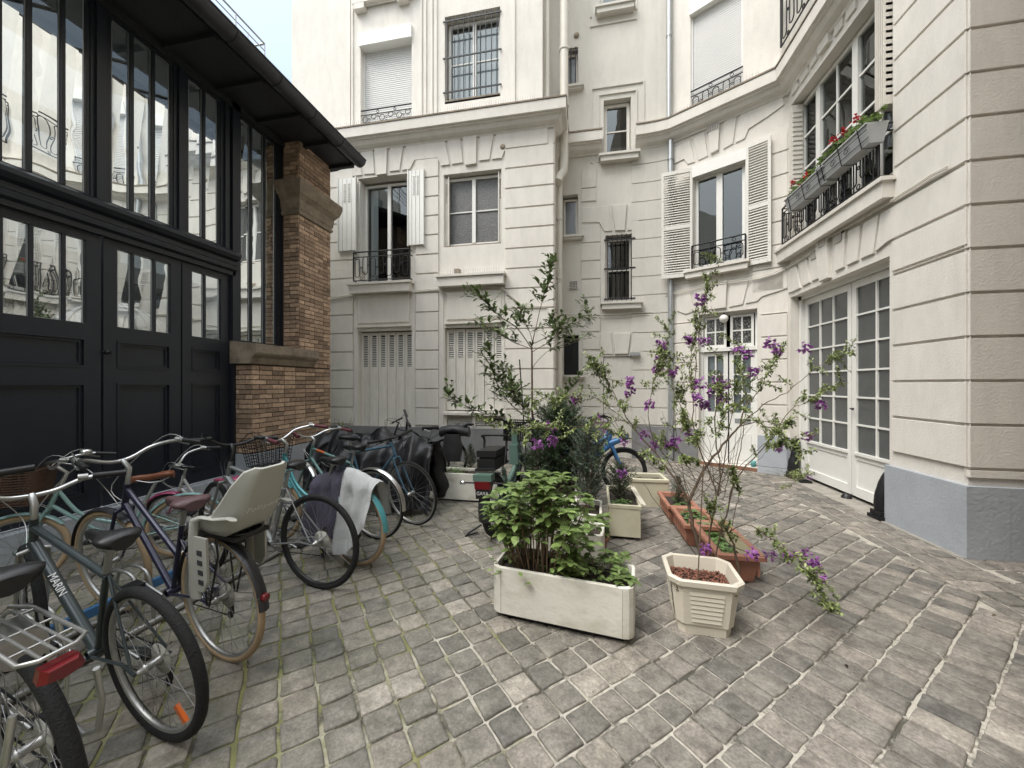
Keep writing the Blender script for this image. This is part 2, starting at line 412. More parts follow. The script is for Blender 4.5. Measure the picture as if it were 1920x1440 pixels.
# ================================================================ GROUND
def mossmat():
    m = mat('sand_and_moss_joints', (.43, .40, .345), .95, var=.2, vs=30, bump=.6, bs=60); t = m.node_tree; l = t.links.new; b = t.nodes['Principled BSDF']
    src = b.inputs['Base Color'].links[0].from_socket; g = t.nodes.new('ShaderNodeNewGeometry')
    sp = t.nodes.new('ShaderNodeSeparateXYZ'); l(g.outputs['Position'], sp.inputs[0])
    mr = t.nodes.new('ShaderNodeMapRange'); mr.inputs['From Min'].default_value = .9; mr.inputs['From Max'].default_value = -1.6; mr.inputs['To Min'].default_value = -.18; mr.inputs['To Max'].default_value = .22
    l(sp.outputs['X'], mr.inputs['Value'])
    n = t.nodes.new('ShaderNodeTexNoise'); n.inputs['Scale'].default_value = 2.6; n.inputs['Detail'].default_value = 7; n.inputs['Roughness'].default_value = .7; l(g.outputs['Position'], n.inputs['Vector'])
    ad = t.nodes.new('ShaderNodeMath'); l(n.outputs['Fac'], ad.inputs[0]); l(mr.outputs[0], ad.inputs[1])
    rp = t.nodes.new('ShaderNodeValToRGB'); rp.color_ramp.elements[0].position = .50; rp.color_ramp.elements[1].position = .68; l(ad.outputs[0], rp.inputs[0])
    mm = t.nodes.new('ShaderNodeMixRGB'); l(rp.outputs[0], mm.inputs[0]); l(src, mm.inputs[1]); mm.inputs[2].default_value = (.185, .185, .075, 1)
    # darker, dirt filled joints here and there
    n2 = t.nodes.new('ShaderNodeTexNoise'); n2.inputs['Scale'].default_value = 1.7; n2.inputs['Detail'].default_value = 8; n2.inputs['Roughness'].default_value = .75
    mp = t.nodes.new('ShaderNodeMapping'); mp.inputs['Location'].default_value = (5, 3, 0); l(g.outputs['Position'], mp.inputs[0]); l(mp.outputs[0], n2.inputs[0])
    r2 = t.nodes.new('ShaderNodeValToRGB'); r2.color_ramp.elements[0].position = .5; r2.color_ramp.elements[1].position = .58; l(n2.outputs['Fac'], r2.inputs[0])
    m2 = t.nodes.new('ShaderNodeMixRGB'); l(r2.outputs[0], m2.inputs[0]); l(mm.outputs[0], m2.inputs[1]); m2.inputs[2].default_value = (.075, .07, .055, 1)
    l(m2.outputs[0], b.inputs['Base Color']); return m
def stonemat():
    m = bpy.data.materials.new('sandstone_setts'); m.use_nodes = True; t = m.node_tree; l = t.links.new; b = t.nodes['Principled BSDF']
    a = t.nodes.new('ShaderNodeAttribute'); a.attribute_name = 'rnd'
    rp = t.nodes.new('ShaderNodeValToRGB'); cr = rp.color_ramp
    cols = [(0, (.14, .132, .118)), (.25, (.185, .171, .149)), (.5, (.215, .197, .171)), (.7, (.24, .214, .185)), (.88, (.285, .256, .219)), (1, (.34, .308, .265))]
    while len(cr.elements) < len(cols): cr.elements.new(.5)
    for e, (p, c) in zip(cr.elements, cols): e.position = p; e.color = (*c, 1)
    l(a.outputs['Fac'], rp.inputs[0])
    g = t.nodes.new('ShaderNodeNewGeometry')
    def nzz(sc_, d=6, r=.65, loc=0):
        n = t.nodes.new('ShaderNodeTexNoise'); n.inputs['Scale'].default_value = sc_; n.inputs['Detail'].default_value = d; n.inputs['Roughness'].default_value = r
        mp = t.nodes.new('ShaderNodeMapping'); mp.inputs['Location'].default_value = (loc, loc, 0); l(g.outputs['Position'], mp.inputs[0]); l(mp.outputs[0], n.inputs[0]); return n
    def mix(kind, f, c1, c2):
        q = t.nodes.new('ShaderNodeMixRGB'); q.blend_type = kind
        if isinstance(f, float): q.inputs[0].default_value = f
        else: l(f, q.inputs[0])
        for i, c in ((1, c1), (2, c2)):
            if isinstance(c, tuple): q.inputs[i].default_value = (*c, 1)
            else: l(c, q.inputs[i])
        return q.outputs[0]
    def ramp(s, p0, p1, v0=0., v1=1.):
        q = t.nodes.new('ShaderNodeValToRGB'); q.color_ramp.elements[0].position = p0; q.color_ramp.elements[1].position = p1
        q.color_ramp.elements[0].color = (v0, v0, v0, 1); q.color_ramp.elements[1].color = (v1, v1, v1, 1); l(s, q.inputs[0]); return q.outputs[0]
    c = mix('MULTIPLY', 1., rp.outputs[0], ramp(nzz(70, 8, .75).outputs['Fac'], .3, .72, .52, 1.45))
    c = mix('MULTIPLY', 1., c, ramp(nzz(11, 6, .6, 2).outputs['Fac'], .32, .7, .62, 1.32))
    c = mix('MIX', ramp(nzz(4, 7, .7, 4).outputs['Fac'], .56, .75, 0, .45), c, (.42, .39, .33))      # pale scuffs
    c = mix('MIX', ramp(nzz(9, 7, .7, 8).outputs['Fac'], .62, .72, 0, .6), c, (.06, .057, .05))       # dark stains
    sp = t.nodes.new('ShaderNodeSeparateXYZ'); l(g.outputs['Position'], sp.inputs[0])
    mr = t.nodes.new('ShaderNodeMapRange'); mr.inputs['From Min'].default_value = .6; mr.inputs['From Max'].default_value = -2.2; mr.inputs['To Min'].default_value = 0; mr.inputs['To Max'].default_value = .34
    l(sp.outputs['X'], mr.inputs['Value'])
    f = mix('MULTIPLY', 1., mr.outputs[0], ramp(nzz(3, 6, .7, 11).outputs['Fac'], .4, .65))
    c = mix('MIX', f, c, (.17, .175, .09))                                                            # thin algae on the left half
    l(c, b.inputs['Base Color'])
    rr = ramp(nzz(6, 4, .6, 15).outputs['Fac'], .3, .7, .55, .85); l(rr, b.inputs['Roughness'])
    n1 = nzz(90, 6, .7, 1); n2 = nzz(18, 5, .6, 3)
    b1 = t.nodes.new('ShaderNodeBump'); b1.inputs['Strength'].default_value = .55; b1.inputs['Distance'].default_value = .006; l(n1.outputs['Fac'], b1.inputs['Height'])
    b2 = t.nodes.new('ShaderNodeBump'); b2.inputs['Strength'].default_value = .6; b2.inputs['Distance'].default_value = .012; l(n2.outputs['Fac'], b2.inputs['Height']); l(b1.outputs[0], b2.inputs['Normal'])
    l(b2.outputs[0], b.inputs['Normal']); return m
M['joint'] = mossmat(); M['setts'] = stonemat()
g = MB(); g.quad((-60, -60, -.0065), (60, -60, -.0065), (60, 60, -.0065), (-60, 60, -.0065))
go = obj('ground', g, M['joint']); go['kind'] = 'structure'
# setts: every stone a cushion with rounded corners, slightly tilted, one of many greys
A42 = radians(42.5); ea = Vector((cos(A42), sin(A42), 0)); eb = Vector((sin(A42), -cos(A42), 0)); SO = Vector((.0113, 1.587, 0))
stones = MB()
def sett(c, ex, ey, hx, hy, tone=None):
    cr = min(hx, hy) * R(.06, .20); rings = []; dz = R(-.003, .003); tx, ty = R(-.011, .011), R(-.011, .011)
    j = [(R(-.004, .004), R(-.004, .004)) for _ in range(4)]
    base = []
    for i, (sx, sy) in enumerate(((1, 1), (-1, 1), (-1, -1), (1, -1))):
        X = sx * hx + j[i][0]; Y = sy * hy + j[i][1]; k = cr * R(.5, 1.5)
        pr = [(X - sx * k, Y), (X - sx * k * .3, Y - sy * k * .3), (X, Y - sy * k)]
        if sx * sy > 0: pr = pr[::-1]
        base += pr
    # edge midpoints, a little wavy
    b2 = []
    for i, p in enumerate(base):
        b2.append(p)
        if i % 3 == 2:
            q = base[(i + 1) % 12]; b2.append(((p[0] + q[0]) / 2 + R(-.004, .004), (p[1] + q[1]) / 2 + R(-.004, .004)))
    base = b2[::-1] if True else b2
    n = len(base); vs = []
    for sc_, z in ((1.0, -.010), (.99, -.001), (.955, .0030), (.80, .0045)):
        for (x, y) in base:
            p = c + ex * (x * sc_) + ey * (y * sc_); vs.append(Vector((p.x, p.y, z + dz + tx * x + ty * y)))
    fs = []
    for k in range(3):
        for i in range(n):
            q = (i + 1) % n; fs.append((k * n + i, k * n + q, (k + 1) * n + q, (k + 1) * n + i))
    fs.append(tuple(3 * n + i for i in range(n)))
    stones.c = tone if tone is not None else min(1, max(0, random.gauss(.48, .25)))
    ax = vs[1] - vs[0]; nn = (vs[n] - vs[0])
    # face winding must look up
    a, b_, c_ = vs[3 * n], vs[3 * n + 4], vs[3 * n + 8]
    if (b_ - a).cross(c_ - a).z < 0: fs = [f[::-1] for f in fs]
    stones.add(vs, fs, True)
def inside(p):
    if p.x > 2.66 or p.x < -4.6 or p.y < .2 or p.y > 7.95: return False
    if p.y > 7.86 - max(0, p.x - 1.6) * .62: return False
    s_ = p.x / p.y if p.y > .3 else 9
    if p.y < 1.6 and (s_ > 1.5 or s_ < -3.2): return False
    return True
# squares left of the seam
q = .156
for i in range(-50, 60):
    for k in range(-60, 0):
        c = SO + ea * ((i + .5 + .06 * sin(k * 3.1)) * q) + eb * ((k + .5) * q)
        if inside(c): sett(c, ea, eb, q / 2 - .0062 + R(-.002, .002), q / 2 - .0062 + R(-.002, .002))
# longer stones in rows right of the seam
off = 0
for k in range(0, 34):
    w = min(.205, .150 + .010 * k); f = min(1, k / 5); t = -6 + R(0, .1)
    while t < 8:
        l_ = R(.142 - .022 * f, .158 - .016 * f)
        c = SO + ea * (t + l_ / 2) + eb * (off + w / 2)
        if inside(c): sett(c, ea, eb, l_ / 2 - .0055, w / 2 - .0062)
        t += l_
    off += w
# border rows along the right-hand wall
for (x0, x1, l0, l1) in ((2.69, 2.80, .16, .26), (2.81, 2.99, .12, .2), (3.00, 3.17, .14, .24)):
    t = .9
    while t < 7.3:
        l_ = R(l0, l1); c = Vector(((x0 + x1) / 2, t + l_ / 2, 0))
        if t < 7.86 - (x1 - 1.6) * .68 and x0 / max(t, .3) < 1.3: sett(c, Vector((0, 1, 0)), Vector((1, 0, 0)), l_ / 2 - .005, (x1 - x0) / 2 - .006)
        t += l_
for i in range(12):
    for k in range(15):
        x = 3.27 + i * .17 + (k % 2) * .05; y = 1.0 + k * .2
        if y < 3.85: sett(Vector((x, y, 0)), Vector((1, .1, 0)).normalized(), Vector((-.1, 1, 0)).normalized(), .078, .092)
so_ = obj('paving', stones, M['setts']); so_['kind'] = 'structure'
# cement strip in front of the garage door and the wall foot
st = MB(); st.prism([Vector(p) for p in ((3.185, 3.9, -.01), (3.6, 3.9, -.01), (3.6, 6.9, -.01), (3.185, 6.95, -.01))], Vector((0, 0, .012)))
o = obj('cement_strip', st, mat('pale_cement', (.36, .34, .30), .9, col2=(.2, .185, .16), vs=9, bump=.7, bs=40, thr=(.35, .8))); o['kind'] = 'structure'

# ================================================================ MAIN BUILDING
BLK = thing('apartment_building', 'cream rendered apartment building wrapping round two sides of the courtyard behind the plants', 'building', (0, 7.5, 0))
YC = 6.9; XC = -.56; YA = 7.9
WC = Wall((-6.2, YC), (XC, YC)); WS = Wall((XC, YC), (XC, YA)); WA = Wall((XC, YA), (.95, YA))
AP = [(.95, YA), (1.2, 7.895), (1.45, 7.87), (1.68, 7.82)]
WD = Wall((1.68, 7.82), (3.28, 6.85)); WR = Wall((3.28, 6.85), (3.28, 3.94)); WF = Wall((3.28, 3.94), (4.6, 3.94))
PL = .65; ZT = 6.24
ZR = [PL + .377 * k for k in range(0, 15)]
ZQ = [.768 + .38 * k for k in range(0, 15)]
def uw(w, x0, x1): return w.U(x0), w.U(x1)
def rect(w, x0, x1, yt, yb, xr=None):
    """opening from pixel columns and the rows measured at column xr"""
    xr = xr if xr is not None else (x0 + x1) / 2
    return (w.U(x0), w.U(x1), w.Z(xr, yb), w.Z(xr, yt))
# ---- block front
M1 = rect(WC, 672, 770, 330, 529, 720); M2 = rect(WC, 832, 940, 322, 460, 886)
G1 = rect(WC, 672, 772, 620, 806, 720); G2 = rect(WC, 834, 943, 613, 772, 886); G3 = rect(WC, 836, 944, 778, 799, 886)
wb = MB()
WC.base(wb, 0, WC.len, 0, ZT + .3, [(*M1, .28), (*M2, .22), (*G1, .16), (*G2, .16), (*G3, .08)])
uL0, uL1 = 0, WC.U(664); uM0, uM1 = uw(WC, 779, 824); uR0, uR1 = WC.U(946), WC.len + .026
z0 = lambda y, x=800: WC.Z(x, y)
zs = [PL + .03] + ZR[1:15] ; zt = ZR[14]
WC.rows(wb, uL0, uL1, zs); WC.rows(wb, uM0, uM1, [z for z in zs if z <= ZR[14] + .01]); WC.rows(wb, uR0, uR1, [z for z in zs if z <= ZR[14] - .1 + .11])
k3 = lambda L_: [(540 + x / 2.743, y / 2.743) for x, y in L_]
for poly in ([(445,762),(518,752),(513,902),(457,910)], [(372,778),(441,765),(451,899),(392,903)], [(120,830),(366,780),(388,905),(335,912),(300,935),(120,955)],
             [(525,752),(600,745),(578,882),(522,889)], [(607,744),(809,714),(838,852),(788,859),(770,817),(652,830),(630,875),(585,882)],
             [(816,712),(890,703),(905,842),(842,852)], [(897,700),(976,690),(974,850),(912,860)], [(984,690),(1063,683),(1040,827),(980,834)],
             [(1071,682),(1340,652),(1340,744),(1122,770),(1100,820),(1046,826)]):
    key = poly in ([(445,762),(518,752),(513,902),(457,910)], [(897,700),(976,690),(974,850),(912,860)])
    WC.slabpx(wb, k3(poly)[::-1], t=.045 if key else .026)
# framed panels over the ground-floor openings and flat pilaster strips
for (a, b, c, d) in ((671, 769, 551, 607), (837, 942, 545, 600)):
    r = rect(WC, a, b, c, d)
    WC.slab(wb, [(r[0], r[2]), (r[1], r[2]), (r[1], r[3]), (r[0], r[3])], t=.035, inset=.02)
    WC.box(wb, r[0] - .02, r[1] + .03, r[2] - .07, r[2] - .035, 0, .06)
for a, b in ((664.5, 671), (772.5, 778.5), (824.5, 832), (940.5, 946)):
    WC.box(wb, *uw(WC, a, b), PL, M1[2] - .2, 0, .014)
# ---- corner return
WS.base(wb, 0, 1, 0, ZT + .3)
WS.rows(wb, -.026, .98, zs + [ZT])
obj('block_wall', wb, M['plaster'], BLK)
# ---- upper storeys of the block
WU = WC.off(-.12); uo = WU.U(1017)
U1 = rect(WU, 676, 772, 58, 238, 724); U2 = rect(WU, 834, 938, 22, 184, 886)
ub = MB(); TOP = 13.5
U3 = (U2[0], U2[1], U2[2] + 3.1, U2[3] + 3.1); U4 = (U1[0], U1[1], U1[2] + 3.1, U1[3] + 3.1)
WU.base(ub, 0, uo, ZT, TOP, [(*U1, .25), (*U2, .25), (*U3, .25), (*U4, .25)])
ub.quad(WU.pt(uo, ZT), WU.pt(uo, ZT, -1.1), WU.pt(uo, TOP, -1.1), WU.pt(uo, TOP))
for a, b in ((655, 658), (660, 663), (789, 792), (796, 800), (809, 812), (815, 820), (962, 966)):
    WU.box(ub, *uw(WU, a, b), 6.6, TOP, 0, .03)
for (a, b, y0, y1) in ((669, 688, 17, 28), (749, 768, 0, 12)):
    WU.box(ub, *uw(WU, a, b), WU.Z(a, y1), WU.Z(a, y0), 0, .12)
ub.tube([WU.pt(*WU.px(x, y), .04) for x, y in ((678, 20), (690, 12), (740, 2), (752, -6), (765, -6))], .035, 6)
for k in range(2):
    WU.box(ub, U1[0] - .12, U1[1] + .12, 9.3 + k * 3.1, 9.42 + k * 3.1, 0, .12)
ub.quad(WU.pt(0, ZT, 0), WU.pt(0, TOP, 0), WU.pt(0, TOP, -3), WU.pt(0, ZT, -3))
ub.quad(WC.pt(0, 0, 0), WC.pt(0, ZT + .3, 0), WC.pt(0, ZT + .3, -3), WC.pt(0, 0, -3))
obj('upper_block_wall', ub, M['plaster'], BLK)
# ---- recess with the stair windows
def R2(a, b, t, bt): return rect(WA, a, b, t, bt)
A1 = R2(1057, 1084, 90, 165); A2 = R2(1055, 1084, 365, 443); A3 = R2(1057, 1085, 628, 703)
D1 = R2(1132, 1183, 185, 292); D2 = R2(1135, 1188, 440, 567); D3 = R2(1125, 1175, -60, 17); DO = (WA.U(1131), WA.U(1204), 0.02, WA.Z(1165, 668))
A4 = (A1[0], A1[1], A1[2] + 3, A1[3] + 3); D4 = (D3[0], D3[1], D3[2] + 3, D3[3] + 3)
ab = MB()
WA.base(ab, 0, WA.len, 0, TOP, [(*o, .2) for o in (A1, A2, A3, D1, D2, D3, A4)] + [(*DO, .09)])
WA.base(ab, -.35, 0, ZT - .1, TOP)
for p, q_ in zip(AP[:-1], AP[1:]):
    w_ = Wall(p, q_); w_.base(ab, 0, w_.len, 0, TOP)
    for a, b in zip(zs[:-1], zs[1:]): w_.box(ab, 0, w_.len, a + .008, b - .008, 0, .02)
    w_.box(ab, 0, w_.len, zs[-1] + .008, ZT, 0, .02)
X0, X1 = WA.U(1049), WA.U(1190)
def rowsA(u0, u1, a=None, b=None): WA.rows(ab, u0, u1, zs, a, b, t=.02)
rowsA(0, A2[0] - .03, A3[3] + .1, A2[3] + .3); rowsA(A2[1] + .05, D2[0] - .09, A3[3] + .05, 4.80)
rowsA(A3[1] + .06, DO[0] - .05, PL + .03, 2.16); rowsA(DO[1] + .05, WA.len, PL + .03, 2.16)
rowsA(D2[1] + .1, WA.len, 2.53, 4.80)
rowsA(A2[1] + .05, D1[0] - .14, 5.27, ZT); rowsA(D1[1] + .14, WA.len, 5.27, ZT); rowsA(0, A2[0] - .03, 5.55, ZT)
k7 = lambda L_: [(820 + x / 4.8, 460 + y / 4.8) for x, y in L_]
WA.slabpx(ab, k7([(1590, 985), (1720, 985), (1745, 785), (1580, 785)]), t=.04); WA.slabpx(ab, k7([(1300, 940), (1480, 940), (1480, 985), (1590, 985), (1570, 785), (1300, 785)]), t=.02)
WA.slabpx(ab, k7([(1730, 985), (1850, 985), (1860, 940), (2100, 935), (2100, 780), (1755, 785)]), t=.02)
WA.slabpx(ab, k3([(1680, 1192), (1735, 1190), (1745, 1048), (1660, 1056)]), t=.035)
WA.slabpx(ab, k3([(1508, 1150), (1600, 1148), (1625, 1195), (1672, 1192), (1652, 1057), (1508, 1068)]), t=.02)
WA.slabpx(ab, k3([(1742, 1190), (1782, 1187), (1808, 1133), (1915, 1130), (1915, 1040), (1752, 1048)]), t=.02)
# mouldings round the landing windows
def surround(w, o, m1, m2, n=.025):
    u0, u1, a, b = o
    w.box(ab, u0 - m1, u0 - m1 + .03, a - .1, b + m2, 0, n); w.box(ab, u1 + m1 - .03, u1 + m1, a - .1, b + m2, 0, n); w.box(ab, u0 - m1, u1 + m1, b + m2 - .03, b + m2 + .0, 0, n + .002)
surround(WA, D1, .26, .28); surround(WA, D1, .12, .13); surround(WA, D3, .2, .2)
WA.box(ab, D3[0] - .2, D3[1] + .2, D3[2] - .3, D3[2] - .27, 0, .025)
obj('recess_wall', ab, M['plaster_a'], BLK)
# ---- angled wall
DM = (WD.U(1302), WD.U(1397), WD.Z(1350, 497), WD.Z(1350, 297)); DU = (WD.U(1295), WD.U(1393), WD.Z(1345, 190), WD.Z(1345, -30))
DD = (WD.U(1310), WD.U(1420), .06, WD.Z(1365, 584)); DU2 = (DU[0], DU[1], DU[2] + 3.1, DU[3] + 3.1)
db = MB(); WD.base(db, 0, WD.len, 0, TOP, [(*DM, .13), (*DU, .14), (*DD, .2), (*DU2, .14)])
WD.rows(db, .02, DD[0] - .04, ZQ, PL + .03, 2.70, t=.02); WD.rows(db, DD[1] + .04, WD.len + .0, ZQ, PL + .03, 2.70, t=.02)
WD.rows(db, DM[1] + .1, WD.len + .02, ZQ, 3.05, 5.7, t=.02); WD.rows(db, .02, DM[0] - .06, ZQ, 3.43, 5.3, t=.02)
k5 = lambda L_: [(1100 + x / 2.743, y / 2.743) for x, y in L_]
k6 = lambda L_: [(1220 + x / 2.743, 380 + y / 2.743) for x, y in L_]
for L_, t_ in (([(545, 712), (610, 675), (628, 805), (572, 832)], .02), ([(620, 668), (690, 630), (684, 775), (636, 800)], .045), ([(702, 622), (778, 590), (757, 742), (700, 775)], .02),
               ([(786, 588), (1010, 470), (1022, 540), (940, 600), (835, 668), (815, 718), (762, 742)], .02), ([(440, 765), (535, 715), (562, 835), (520, 850), (500, 825), (445, 850)], .02)):
    WD.slabpx(db, k5(L_)[::-1], t=t_)
for L_, t_ in (([(215, 458), (300, 430), (320, 550), (240, 570), (235, 560)], .02), ([(305, 425), (400, 395), (393, 545), (325, 553)], .045), ([(405, 410), (510, 398), (478, 527), (400, 543)], .02),
               ([(516, 397), (690, 345), (690, 450), (575, 487), (548, 512), (484, 524)], .02), ([(132, 470), (208, 458), (232, 560), (180, 578), (132, 560)], .02)):
    WD.slabpx(db, k6(L_)[::-1], t=t_)
obj('angled_wall', db, M['plaster'], BLK)
# ---- right-hand wall with the big window and the garage, and its pier
RW = (WR.U(1482), WR.U(1674), 3.74, 6.0); RG = (WR.U(1482), WR.U(1668), 0.0, 2.90)
rb = MB(); WR.base(rb, 0, WR.len, 0, TOP, [(*RW, .22), (*RG, .20)])
e = WR.len
WR.rows(rb, RG[1] + .05, e + .026, ZQ, PL + .03, 2.70); WR.rows(rb, RW[1] + .03, e + .026, ZQ, 3.428, 6.1); WR.rows(rb, RG[1] + .05, e + .026, ZQ, 2.70, 3.048)
k8 = lambda L_: L_
for L_, t_ in (([(708, 335), (755, 312), (780, 440), (738, 462), (712, 470)], .026), ([(762, 308), (812, 278), (830, 412), (787, 436)], .026), ([(818, 275), (860, 245), (878, 392), (835, 410)], .026),
               ([(860, 195), (928, 155), (938, 388), (885, 412)], .055), ([(950, 170), (1015, 140), (1005, 335), (955, 360)], .026), ([(1022, 140), (1095, 105), (1078, 300), (1015, 330)], .026),
               ([(1102, 100), (1190, 50), (1160, 265), (1085, 297)], .026)):
    WR.slabpx(rb, k6(L_)[::-1], t=t_)
uk = WR.px(1220 + 1160 / 2.743, 380 + 262 / 2.743); ut = WR.px(1220 + 1190 / 2.743, 380 + 50 / 2.743)
WR.slab(rb, [(uk[0], uk[1]), (RG[1] - .02, uk[1] + .05), (RG[1] + .05, 3.05), (e + .026, 3.05), (e + .026, 3.42), (ut[0] + .0, 3.42)], t=.026)
for L_, t_ in (([(1032, 390), (1075, 330), (1100, 440), (1062, 500)], .026), ([(1080, 322), (1135, 235), (1150, 370), (1105, 440)], .026), ([(1142, 225), (1190, 160), (1195, 300), (1155, 365)], .026),
               ([(1198, 90), (1262, 20), (1268, 210), (1205, 295)], .055), ([(1275, 25), (1335, -60), (1328, 130), (1280, 200)], .026), ([(1340, -60), (1405, -130), (1395, 40), (1338, 120)], .026)):
    WR.slabpx(rb, k5(L_)[::-1], t=t_)
WR.rows(rb, .0, RW[0] - .03, ZQ, 3.05, 5.6)
WF.base(rb, 0, 1.4, 0, TOP)
WF.rows(rb, -.026, 1.4, [PL + .03] + ZQ + [ZQ[-1] + .38])
obj('street_side_wall', rb, M['plaster'], BLK)
# ---- painted plinth
def plinth(w, a, b, z1, n0, n1, mt='plinth'):
    m = MB(); w.box(m, a, b, 0, z1, n0, n1); obj('plinth', m, M[mt], BLK)
plinth(WC, 0, WC.len + .05, PL, 0, .05, 'plinth_c'); plinth(WS, 0, 1.0, PL - .002, 0, .048, 'plinth_c')
plinth(WA, A3[0] - .3, DO[0] - .02, PL, 0, .04, 'plinth_c'); plinth(WA, DO[1] + .02, WA.len, PL, 0, .04, 'plinth_c')
pb = MB()
for p, q_ in zip(AP[:-1], AP[1:]): w_ = Wall(p, q_); w_.box(pb, 0, w_.len, 0, PL, 0, .04)
obj('plinth', pb, M['plinth_c'], BLK)
plinth(WD, 0, DD[0] - .01, PL, 0, .04, 'plinth_c'); plinth(WD, DD[1] + .01, WD.len + .02, PL - .02, 0, .05)
plinth(WR, -.03, RG[0] - .005, PL - .022, -.2, .048); plinth(WR, RG[1] + .01, e + .055, PL - .03, -.25, .055); plinth(WF, 0, 1.4, PL - .032, 0, .05)
# ---- cornice: a profile carried round the corners
CP = [(0, 6.22), (.03, 6.22), (.045, 6.25), (.08, 6.265), (.12, 6.29), (.155, 6.335), (.165, 6.36), (.20, 6.365), (.205, 6.39), (.245, 6.395), (.25, 6.575), (.235, 6.60), (-.14, 6.635)]
def sweep(mb, path, prof, caps=True):
    n = len(path); secs = []
    for i in range(n):
        p = Vector(path[i]).to_3d(); dirs = []
        if i: dirs.append((Vector(path[i]) - Vector(path[i - 1])).normalized())
        if i < n - 1: dirs.append((Vector(path[i + 1]) - Vector(path[i])).normalized())
        nn = [Vector((d.y, -d.x)) for d in dirs]
        m = nn[0] if len(nn) == 1 else (nn[0] + nn[1]) / (1 + nn[0].dot(nn[1]))
        secs.append([Vector((p.x + m.x * a, p.y + m.y * a, z)) for a, z in prof])
    mb.grid(secs, smooth=False)
    if caps: mb.add(secs[0], [tuple(range(len(prof)))]); mb.add(secs[-1], [tuple(range(len(prof)))[::-1]])
cb = MB()
sweep(cb, [(-6.2, YC), (XC, YC), (XC, YA), tuple(WA.pt(WA.U(1129), 0).xy)], CP)
sweep(cb, [tuple(WA.pt(WA.U(1190), 0).xy), *AP[1:], (3.28, 6.85), (3.28, 3.94), (4.68, 3.94)], CP)
obj('cornice', cb, M['plaster'], BLK)
# zinc strip lying along the top edge of the cornice
zb = MB()
for path in ([(-6.2, YC), (XC, YC), (XC, YA), tuple(WA.pt(WA.U(1129), 0).xy)], [tuple(WA.pt(WA.U(1190), 0).xy), *AP[1:], (3.28, 6.85), (3.28, 3.94)]):
    sweep(zb, path, [(.262, 6.585), (.262, 6.612), (.22, 6.622), (.22, 6.60)], False)
obj('cornice_flashing', zb, M['stone'], BLK)
spikes(WC.off(.22), WC.U(640), WC.len, 6.61, 0, BLK, .10); spikes(WD.off(.2), .1, 1.5, 6.61, 0, BLK, .10)

# ---- windows of the block
window(WC, M1[0] + .02, M1[1] - .02, M1[2], M1[3] - .05, .26, BLK, (1, 1), 1, curtain=None, label='tall white casement window behind an iron railing, curtain at one side')
o = MB(); rws = []
for zz in (M1[2] + .1, M1[3] - .1): rws.append([WC.pt(M1[0] + .08 + .016 * i, zz, -.34 + .02 * sin(i * 1.9)) for i in range(12)])
o.grid(rws); obj('curtain', o, M['curtain'], BLK)
railing(WC, M1[0] - .03, M1[1] + .03, WC.Z(720, 527), WC.Z(720, 474), .12, BLK)
sill(WC, WC.U(660), WC.U(777), WC.Z(718, 551), WC.Z(718, 532), .2, BLK)
window(WC, M2[0] + .02, M2[1] - .02, M2[2] + .03, M2[3] - .03, .18, BLK, (1, 1), 2, glass=M['bubble'], label='two-leaf window of four bubbled grey panes')
sill(WC, WC.U(823), WC.U(950), WC.Z(886, 538), WC.Z(886, 517), .2, BLK)
m = MB(); WC.box(m, M2[0] + .02, M2[1] - .02, M2[2] - .03, M2[2] + .03, -.18, -.02); obj('wood_sill', m, M['stone'], BLK)
spikes(WC, WC.U(845), WC.U(940), WC.Z(886, 517), .14, BLK, .09)
m = MB(); u, z = WC.px(860, 512); WC.box(m, u - .05, u + .05, z - .05, z + .05, .02, .12); obj('vent_box', m, M['stone'], BLK)
# folded metal shutters beside the two windows
def foldleaf(w, u0, u1, z0, z1, n0, n1, slots=((0.55, .95),)):
    """one pleated metal leaf from (u0,n0) to (u1,n1)"""
    mb = MB(); k = 4; du = (u1 - u0) / k
    for i in range(k):
        a = u0 + du * i; b = u0 + du * (i + 1); na = n0 + (n1 - n0) * i / k; nb = n0 + (n1 - n0) * (i + 1) / k
        lo, hi = min(a, b) + .004, max(a, b) - .004
        w.box(mb, lo, hi, z0, z1, min(na, nb) - .012, min(na, nb) + .012)
        if i in (1, 2):
            zz = z1 - .12
            while zz > z1 - .62 * (z1 - z0) * .55:
                w.box(mb, lo + .02, hi - .02, zz, zz + .012, min(na, nb) + .012, min(na, nb) + .024); zz -= .035
    for a in (u0, u1): w.box(mb, a - .008, a + .008, z0 - .02, z1 + .02, n0 - .02, n0 + .03)
    return mb
for (xa, xb, yt, yb) in ((638, 671, 338, 472), (768, 797, 323, 461)):
    xm = (xa + xb) / 2
    obj('shutter', foldleaf(WC, WC.U(xa), WC.U(xb), WC.Z(xm, yb), WC.Z(xm, yt), .06, .06), M['whitewood'], BLK)
for (xa, xb) in ((832.5, 840), (934, 940)):
    obj('shutter', foldleaf(WC, WC.U(xa), WC.U(xb), M2[2] - .05, M2[3] - .05, -.06, -.06), M['oldwhite'], BLK)
m = MB()
for a, b in ((-.25, .03),):
    for i in range(3): WC.box(m, M1[0] + .01, M1[0] + .03, M1[2] + .3, M1[3] - .05, -.24 + i * .08, -.17 + i * .08)
obj('shutter', m, M['whitewood'], BLK, label='narrow folded shutter leaves lying in the window reveal')
